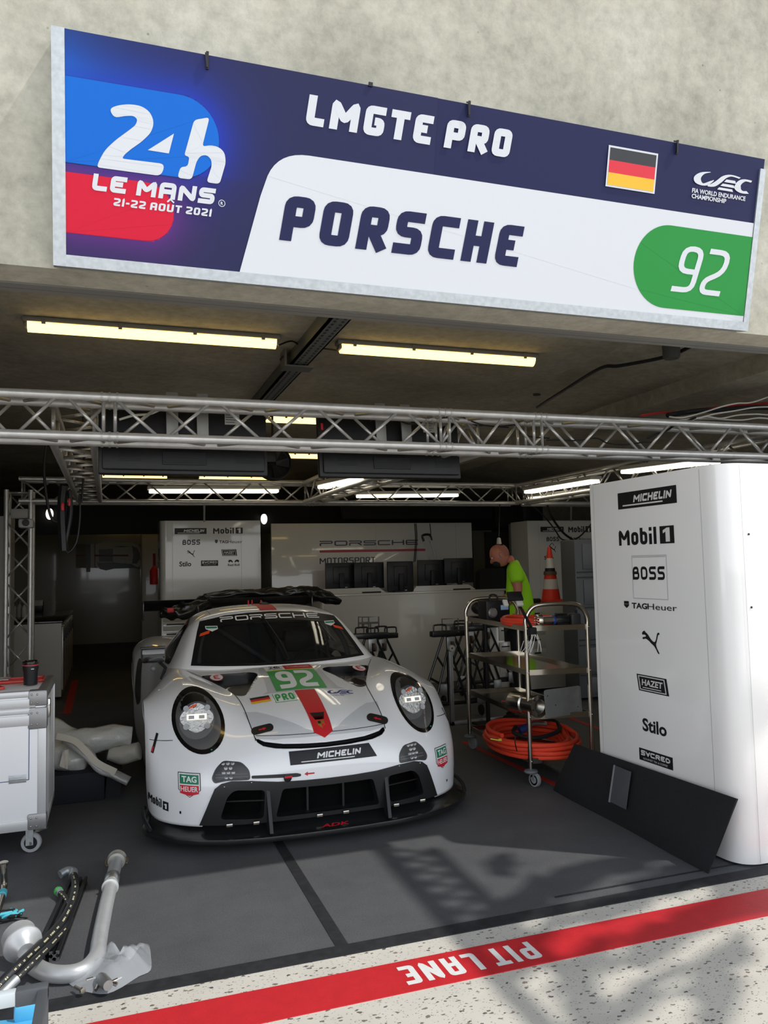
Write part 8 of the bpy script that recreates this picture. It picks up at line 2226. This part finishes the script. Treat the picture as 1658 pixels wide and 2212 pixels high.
# tangle of small turquoise and black straps
root = thing('cord_tangle', 'small tangle of black and turquoise cord on the floor at the left edge', 'cord', at(20, 1982, Z=0))
c_ = at(18, 1980, Z=.012); random.seed(9)
for k in range(5):
    P = [c_ + Vector((random.uniform(-.05, .06), random.uniform(-.04, .04), random.uniform(0, .03))) for _ in range(6)]
    b = MB(); b.tube(smooth_path(P, 4), .007, 7); b.build('cord_loop', mat('turquoise', '5cc6d8', .5) if k % 2 else M_blackrub, root)
b = MB(); b.tube(smooth_path([c_, c_ + Vector((.05, -.03, 0)), c_ + Vector((.085, -.045, -.002)), c_ + Vector((.06, -.06, -.002))], 5), .003, 6); b.build('cord_end', M_blackrub, root)
# clear plastic bag of bolts
M_bag = mat('bag_film', 'e9eef2', .12, alpha=.36, coat=.8, bump=.5, bscale=12)
root = thing('plastic_bag', 'crumpled clear plastic bag of bolts lying against the bent pipe', 'bag', at(240, 2100, Z=0))
def film(outline, zf, seed, n=26):
    """a crumpled double film filling the outline on the floor"""
    random.seed(seed); W_ = [at(x, y, Z=0) for x, y in outline]; c = sum(W_, Vector()) / len(W_); ph = [random.uniform(0, 6) for _ in range(6)]
    ring = smooth_path(W_, 3, True); vs = []; fs = []; m = len(ring); K = 8
    for sgn in (1,):
        for k in range(K + 1):
            t = k / K
            for i, p in enumerate(ring):
                q = c.lerp(p, t); h_ = zf * (1 - t ** 2.2) + .006
                h_ *= 1 + .22 * math.sin(q.x * 38 + ph[0]) * math.sin(q.y * 31 + ph[1]) + .12 * math.sin(q.x * 90 + q.y * 70 + ph[2])
                vs.append(Vector((q.x, q.y, max(.002, h_))))
    for k in range(K):
        for i in range(m): j = (i + 1) % m; fs.append((k * m + i, k * m + j, (k + 1) * m + j, (k + 1) * m + i))
    return vs, fs
b = MB(); v_, f_ = film([(150, 2130), (165, 2115), (205, 2090), (225, 2050), (245, 2055), (275, 2080), (300, 2050), (320, 2042), (326, 2070), (325, 2100), (300, 2112), (245, 2145), (200, 2150)], .055, 3); b.add(v_, f_); b.build('bag_film', M_bag, root, 'all')
for k, (x, y) in enumerate(((205, 2112), (212, 2128), (238, 2122), (248, 2118), (170, 2135))):
    p = at(x, y, Z=.025); d_ = Vector((math.cos(k * 1.3), math.sin(k * 1.3), .1)); b = MB(); b.tube([p - d_ * .03, p + d_ * .03], .006, 8); b.tube([p + d_ * .026, p + d_ * .036], .011, 6); b.build('bolt', M_steel, root)
b = MB(); p = at(225, 2120, Z=.04); b.lathe([(0, -.05), (.018, -.05), (.022, -.03), (.022, .03), (.018, .05), (0, .05)], align(p, (.3, -1, .1)), 16); b.build('cylinder_fitting', M_alud, root)
# frame cart with blue tray in the near corner
zf = .46
cr = at(101, 2128, Z=zf)
root = thing('frame_cart', 'grey tube-framed cart with pale top rail in the bottom left corner', 'cart', (cr.x - .3, cr.y - .3, 0))
M_fr = mat('cart_grey', '55585c', .5); M_rail_ = mat('rail_pale', 'c9d2d6', .4)
b = MB(); b.box((cr.x - .9, cr.y - .018, zf - .035), (cr.x - .075, cr.y + .012, zf + .004), bev=.005); b.build('top_rail', M_rail_, root)
b = MB(); b.box((cr.x - .078, cr.y - .020, zf - .037), (cr.x + .004, cr.y + .014, zf + .006), bev=.004); b.build('corner_joint', M_fr, root)
for y_ in (0, -.8):
    b = MB(); b.box((cr.x - .022, cr.y + y_ - .018, 0), (cr.x + .004, cr.y + y_ + .012, zf), bev=.003); b.build('leg', M_fr, root)
    b = MB(); b.box((cr.x - .9, cr.y + y_ - .018, 0), (cr.x - .874, cr.y + y_ + .012, zf), bev=.003); b.build('leg', M_fr, root)
b = MB(); b.box((cr.x - .022, cr.y - .8, zf - .03), (cr.x + .004, cr.y, zf), bev=.003); b.build('side_rail', M_fr, root)
# blue crate standing inside the frame
bt = at(75, 2188, Z=.30)
crt = thing('blue_crate', 'bright blue plastic crate with slots inside the grey frame cart', 'crate', (cr.x - .25, cr.y - .3, 0))
M_bluep = mat('crate_blue', '59b3dc', .4, coat=.2)
zc2 = .20; x1_, y1_ = cr.x - .03, at(60, 2195, Z=zc2).y
b = MB(); pp = round_poly([(x1_, y1_ - .5), (x1_, y1_ - .05), (x1_ - .12, y1_), (x1_ - .6, y1_), (x1_ - .6, y1_ - .5)], .05, 5)
b.prism(pp, zc2 - .03, Matrix.Translation((0, 0, 0))); b.build('crate_body', M_bluep, crt)
b = MB(); pp2 = [((x - (x1_ - .3)) * 1.03 + x1_ - .3, (y - (y1_ - .25)) * 1.03 + y1_ - .25) for x, y in pp]; b.prism(pp2, .03, Matrix.Translation((0, 0, zc2 - .03))); b.build('crate_rim', M_bluep, crt)
for k in range(4):
    b = MB(); b.box((x1_ - .16 - .13 * k, y1_ - .19, zc2 - .001), (x1_ - .09 - .13 * k, y1_ - .055, zc2 + .002)); b.build('grip_slot', M_grey, crt, False)
b = MB(); b.box((x1_ - .09, y1_ - .03, zc2 - .005), (x1_ - .0, y1_ + .012, zc2 + .05), bev=.012); b.build('crate_clip', M_bluep, crt)

# ================================================================ THE MAN BEHIND THE TROLLEY
def skin(name, verts, edges, radii, m, parent, lvl=2, root_i=0):
    """one continuous surface grown over a skeleton"""
    me = bpy.data.meshes.new(name); me.from_pydata([tuple(v) for v in verts], edges, [])
    o = bpy.data.objects.new(name, me); COL.objects.link(o)
    md = o.modifiers.new('skin', 'SKIN'); md.use_smooth_shade = True; md.branch_smoothing = .6
    sub = o.modifiers.new('sub', 'SUBSURF'); sub.levels = lvl; sub.render_levels = lvl
    dat = me.skin_vertices[0].data
    for i, r in enumerate(radii):
        dat[i].radius = (r, r) if not isinstance(r, tuple) else r
        dat[i].use_root = (i == root_i)
    dg = bpy.context.evaluated_depsgraph_get()
    me2 = bpy.data.meshes.new_from_object(o.evaluated_get(dg)); bpy.data.objects.remove(o)
    for p in me2.polygons: p.use_smooth = True
    return link_mesh(name, me2, m, parent, 'all', True)
PX_ = at(1108, 1250, Y=7.25).x
man = thing('person', 'person in lime green t-shirt and face mask, head bowed, standing behind the trolley', 'person', (PX_, 7.25, 0), -.45)
M_skin = mat('skin', 'b4715c', .5); M_shirt = mat('lime_shirt', '9be01c', .75); M_trs = mat('dark_trousers', '17181b', .8)
# local axes: -x is where he faces, -y towards the lane (his left arm is nearest)
vb = [(.05, 0, .98), (.05, 0, 1.12), (.05, 0, 1.34), (.035, 0, 1.53), (-.005, 0, 1.62), (-.06, 0, 1.65),      # 0-5 pelvis .. neck
      (.01, -.15, 1.545), (.04, -.20, 1.28), (-.16, -.17, 1.155), (-.245, -.13, 1.175), (-.285, -.12, 1.18),    # 6-10 near arm
      (.01, .15, 1.545), (.0, .20, 1.28), (-.17, .15, 1.17), (-.25, .09, 1.18), (-.29, .08, 1.18),            # 11-15 far arm
      (.05, -.095, .92), (.03, -.105, .50), (.06, -.105, .10), (-.05, -.11, .045), (-.12, -.11, .035),         # 16-20 near leg
      (.05, .095, .92), (.06, .105, .50), (.10, .105, .10), (-.01, .11, .045), (-.08, .11, .035)]
eb = [(0, 1), (1, 2), (2, 3), (3, 4), (4, 5), (3, 6), (6, 7), (7, 8), (8, 9), (9, 10), (3, 11), (11, 12), (12, 13), (13, 14), (14, 15),
      (0, 16), (16, 17), (17, 18), (18, 19), (19, 20), (0, 21), (21, 22), (22, 23), (23, 24), (24, 25)]
rb = [.14, .135, .13, .12, .062, .056, .062, .047, .036, .026, .028, .062, .047, .036, .026, .028, .092, .058, .040, .038, .03, .092, .058, .040, .038, .03]
body_ = skin('body', vb, eb, rb, M_skin, man)
# head, turned down and to the left
HC = Vector((-.13, 0, 1.675)); HT = Matrix.Translation(HC) @ Matrix.Rotation(math.radians(-32), 4, 'Y')
b = MB()
hp_ = []
rings = 18; sg_ = 24; vs = []
for i in range(rings + 1):
    th = PI * i / rings; z = math.cos(th) * .118
    for j in range(sg_):
        a = 2 * PI * j / sg_; r = math.sin(th)
        x = math.cos(a) * r * .098; y = math.sin(a) * r * .076
        if z < 0: x *= 1 - .18 * (-z / .118) * (1 if x > 0 else .25); y *= 1 - .25 * (-z / .118)
        if x < 0 and z < .0: x -= .008 * r
        if abs(y) < .02 and x < 0 and -.035 < z < .015: x -= .022 * (1 - abs(y) / .02) * (1 - max(0, z) / .015)   # nose
        if abs(abs(y) - .032) < .014 and x < 0 and .010 < z < .03: x += .008                                          # eye sockets
        if x < 0 and .03 < z < .045: x -= .004                                                                        # brow
        vs.append(HT @ Vector((x, y, z)))
b.add(vs, [(i * sg_ + j, (i + 1) * sg_ + j, (i + 1) * sg_ + (j + 1) % sg_, i * sg_ + (j + 1) % sg_) for i in range(rings) for j in range(sg_)])
head = b.build('head', M_skin, man, 'all', local=True)
for s in (-1, 1):
    b = MB(); b.sphere(HT @ Vector((.012, .077 * s, -.002)), .03, 12, 8, sc=(.6, .3, 1.0), M=Matrix.Rotation(math.radians(-32), 4, 'Y')); b.build('ear', M_skin, man, 'all', local=True)
    b = MB(); b.sphere(HT @ Vector((-.080, .030 * s, .018)), .0105, 10, 8); b.build('eye', mat('eye_white', 'd8d4cf', .3), man, 'all', local=True)
    b = MB(); b.sphere(HT @ Vector((-.0885, .030 * s, .018)), .005, 8, 6); b.build('iris', mat('iris', '2a2523', .3), man, 'all', local=True)
b = MB(); b.sphere(HT @ Vector((.012, 0, .02)), .1, 20, 12, sc=(.955, .775, 1.04), M=Matrix.Rotation(math.radians(-32), 4, 'Y'))
cap = b.mesh('hair'); bm = bmesh.new(); bm.from_mesh(cap)
Hi = HT.inverted()
bmesh.ops.delete(bm, geom=[f for f in bm.faces if (Hi @ f.calc_center_median()).x < .035 or (Hi @ f.calc_center_median()).z < -.045 or (Hi @ f.calc_center_median()).z > .07], context='FACES'); bm.to_mesh(cap); bm.free()
link_mesh('hair', cap, mat('cropped_hair', '9a6453', .8), man, 'all', True)
# mask: a cup over nose and mouth, ear loop
b = MB(); b.sphere(HT @ Vector((-.062, 0, -.045)), .05, 16, 10, sc=(.95, 1.12, 1.05), M=Matrix.Rotation(math.radians(-32), 4, 'Y')); b.build('face_mask', M_blackrub, man, 'all', local=True)
for s in (-1, 1):
    b = MB(); b.tube([HT @ Vector(q) for q in ((-.045, .062 * s, -.02), (-.01, .075 * s, -.0), (.012, .083 * s, .01), (-.005, .076 * s, -.03), (-.045, .06 * s, -.06))], .003, 6); b.build('mask_loop', mat('loop_pale', 'aaa69e', .6), man, 'all', local=True)
# hands: palm, four fingers, thumb on each
for (w_, dr, nm) in (((-.285, -.12, 1.18), (-1, .25, -.25), 1), ((-.29, .08, 1.18), (-1, -.2, -.25), -1)):
    w_ = Vector(w_); dr = Vector(dr).normalized(); sd = dr.cross(Vector((0, 0, 1))).normalized(); up_ = sd.cross(dr)
    vh = [w_, w_ + dr * .045, w_ + dr * .085]; eh = [(0, 1), (1, 2)]; rh = [.026, (.034, .018), (.034, .015)]
    for f in range(4):
        o_ = sd * (.03 - .02 * f); k0 = len(vh); L_ = (.034, .038, .036, .028)[f]
        a1 = w_ + dr * .088 + o_; a2 = a1 + dr * L_ - up_ * .012; a3 = a2 + dr * L_ * .5 - up_ * .024
        vh += [a1, a2, a3]; eh += [(2, k0), (k0, k0 + 1), (k0 + 1, k0 + 2)]; rh += [.0095, .0088, .0075]
    k0 = len(vh); a1 = w_ + dr * .03 + sd * .04 * nm; a2 = a1 + dr * .035 + sd * .012 * nm - up_ * .012; vh += [a1, a2, a2 + dr * .026 - up_ * .01]; eh += [(1, k0), (k0, k0 + 1), (k0 + 1, k0 + 2)]; rh += [.013, .011, .009]
    skin('hand', vh, eh, rh, M_skin, man, 2)
# t-shirt: follows the torso, ends at neck, mid upper arm and hips
vt = [(.05, 0, .93), (.055, 0, 1.12), (.055, 0, 1.36), (.045, 0, 1.52), (.01, 0, 1.605), (.015, -.145, 1.555), (.035, -.195, 1.38), (.015, .145, 1.555), (.01, .195, 1.38)]
et = [(0, 1), (1, 2), (2, 3), (3, 4), (3, 5), (5, 6), (3, 7), (7, 8)]
shirt = skin('t_shirt', vt, et, [(.125, .17), (.125, .168), (.13, .165), (.125, .15), .082, .092, .074, .092, .074], M_shirt, man)
b = MB(); b.sphere(Vector((-.0, -.262, 1.40)), .022, 10, 6, sc=(1, .2, 1)); b.build('shirt_badge', mat('badge_pale', 'b9d66b', .6), shirt, 'all', local=False) if False else None
vtr = [(.05, 0, 1.02), (.05, -.095, .90), (.03, -.105, .50), (.06, -.105, .12), (.05, .095, .90), (.06, .105, .50), (.10, .105, .12)]
skin('trousers', vtr, [(0, 1), (1, 2), (2, 3), (0, 4), (4, 5), (5, 6)], [.160, .118, .085, .066, .118, .085, .066], M_trs, man)
for y_, x_ in ((-.11, .06), (.11, .10)):
    b = MB(); b.sphere(Vector((x_ - .08, y_, .045)), .05, 14, 8, sc=(2.7, .95, .9)); b.build('shoe', M_blackrub, man, 'all', local=True)
# what he works on: a black helmet-like item on a small stand
c = Vector((PX_ - .40, 7.22, 0))
root = thing('headset_case', 'black rounded item the man is holding over a small table', 'case', (c.x, c.y, 1.1))
b = MB(); b.sphere(Vector((c.x, c.y, 1.15)), .085, 18, 12, sc=(1.1, 1, .8)); b.build('shell', M_black, root)
root = thing('side_table', 'slim white stand table in front of the man behind the trolley', 'table', (c.x, c.y, 0))
b = MB(); b.box((c.x - .12, c.y - .15, 1.055), (c.x + .16, c.y + .15, 1.075), bev=.006); b.build('table_top', M_cab_shaded, root)
b = MB(); b.tube([(c.x + .05, c.y, .02), (c.x + .05, c.y, 1.055)], .022, 10); b.box((c.x - .1, c.y - .15, 0), (c.x + .2, c.y + .15, .02)); b.build('pedestal', M_dark, root)

# ================================================================ OUTSIDE THE PICTURE: what throws the broken shade at the right
# an open lattice mast with a crossing boom and sheets added to break up the sunlight, above and to the right of the camera
def up_sun(px, py, h):
    """the spot at height h whose shadow falls on the floor at this pixel"""
    p = at(px, py, Z=0); return p - SUN * h
M_m = mat('mast_steel', '8a8c8e', .5, .5)
root = thing('lattice_mast_boom', 'open lattice boom above the lane whose shadow falls on the mat', 'boom', up_sun(900, 1950, 4.2))
a0, a1 = up_sun(822, 1832, 4.6), up_sun(1030, 2060, 4.2)
b0, b1 = up_sun(935, 1835, 4.6), up_sun(1120, 2010, 4.2)
for p, q, r in ((a0, a1, .05), (b0, b1, .04)):
    b = MB(); d = (q - p); b.tube([p - d * .02, q + d * .6], r, 10); b.build('chord', M_m, root)
n = 7
for k in range(n):
    for (u, v) in (((k / n), ((k + .5) / n)), (((k + 1) / n), ((k + .5) / n))):
        b = MB(); b.tube([a0.lerp(a1, u), b0.lerp(b1, v)], .022, 8); b.build('lattice_bar', M_m, root)
# unseen ragged sheets, added to throw patches of shade on the mat
M_blocker = mat('shade_blocker', '4a4c4e', .9)
random.seed(21)
k_ = 0
def blocker(c, w, h_, rot, seed, label):
    random.seed(seed); n = 14; P = []
    for i in range(n):
        a = 2 * PI * i / n; r = 1 + random.uniform(-.38, .30); P.append((math.cos(a) * w * r, math.sin(a) * h_ * r))
    z0 = random.uniform(-.3, .3)
    M = Matrix.Translation(c) @ Matrix.Rotation(rot, 4, 'Z') @ Matrix.Rotation(random.uniform(-.3, .3), 4, 'X')
    b = MB(); b.prism(P, .01, M); tag(b.build('shade_blocker', M_blocker), label, 'blocker', 'unseen sheets added to cast broken shade')
CL = [(1120, 1960, .50, .14, .75), (1235, 1900, .42, .16, .4), (1190, 2000, .50, .07, .8), (1330, 1960, .45, .12, .3), (1440, 1905, .45, .14, .2), (1080, 1870, .25, .14, 1.0), (1060, 2010, .22, .08, .9),
      (1120, 2080, .40, .10, .8), (1270, 2080, .42, .12, .6), (1420, 2030, .50, .13, .4), (1580, 1960, .5, .15, .3), (1260, 2150, .26, .07, .9), (1420, 2120, .34, .06, .3), (1560, 2080, .38, .10, .5), (1340, 2190, .45, .06, .2), (1560, 2160, .35, .07, .6),
      (1330, 1870, .40, .12, .1), (1500, 1880, .5, .12, .1), (1620, 1900, .4, .2, .1)]
for k, (x, y, w, h_, r_) in enumerate(CL):
    blocker(up_sun(x, y, 4.5 + .25 * (k % 3)), w * .8, h_ * .85, r_ , 40 + k, 'unseen dark sheet added above the lane to cast shade, one of many like it')
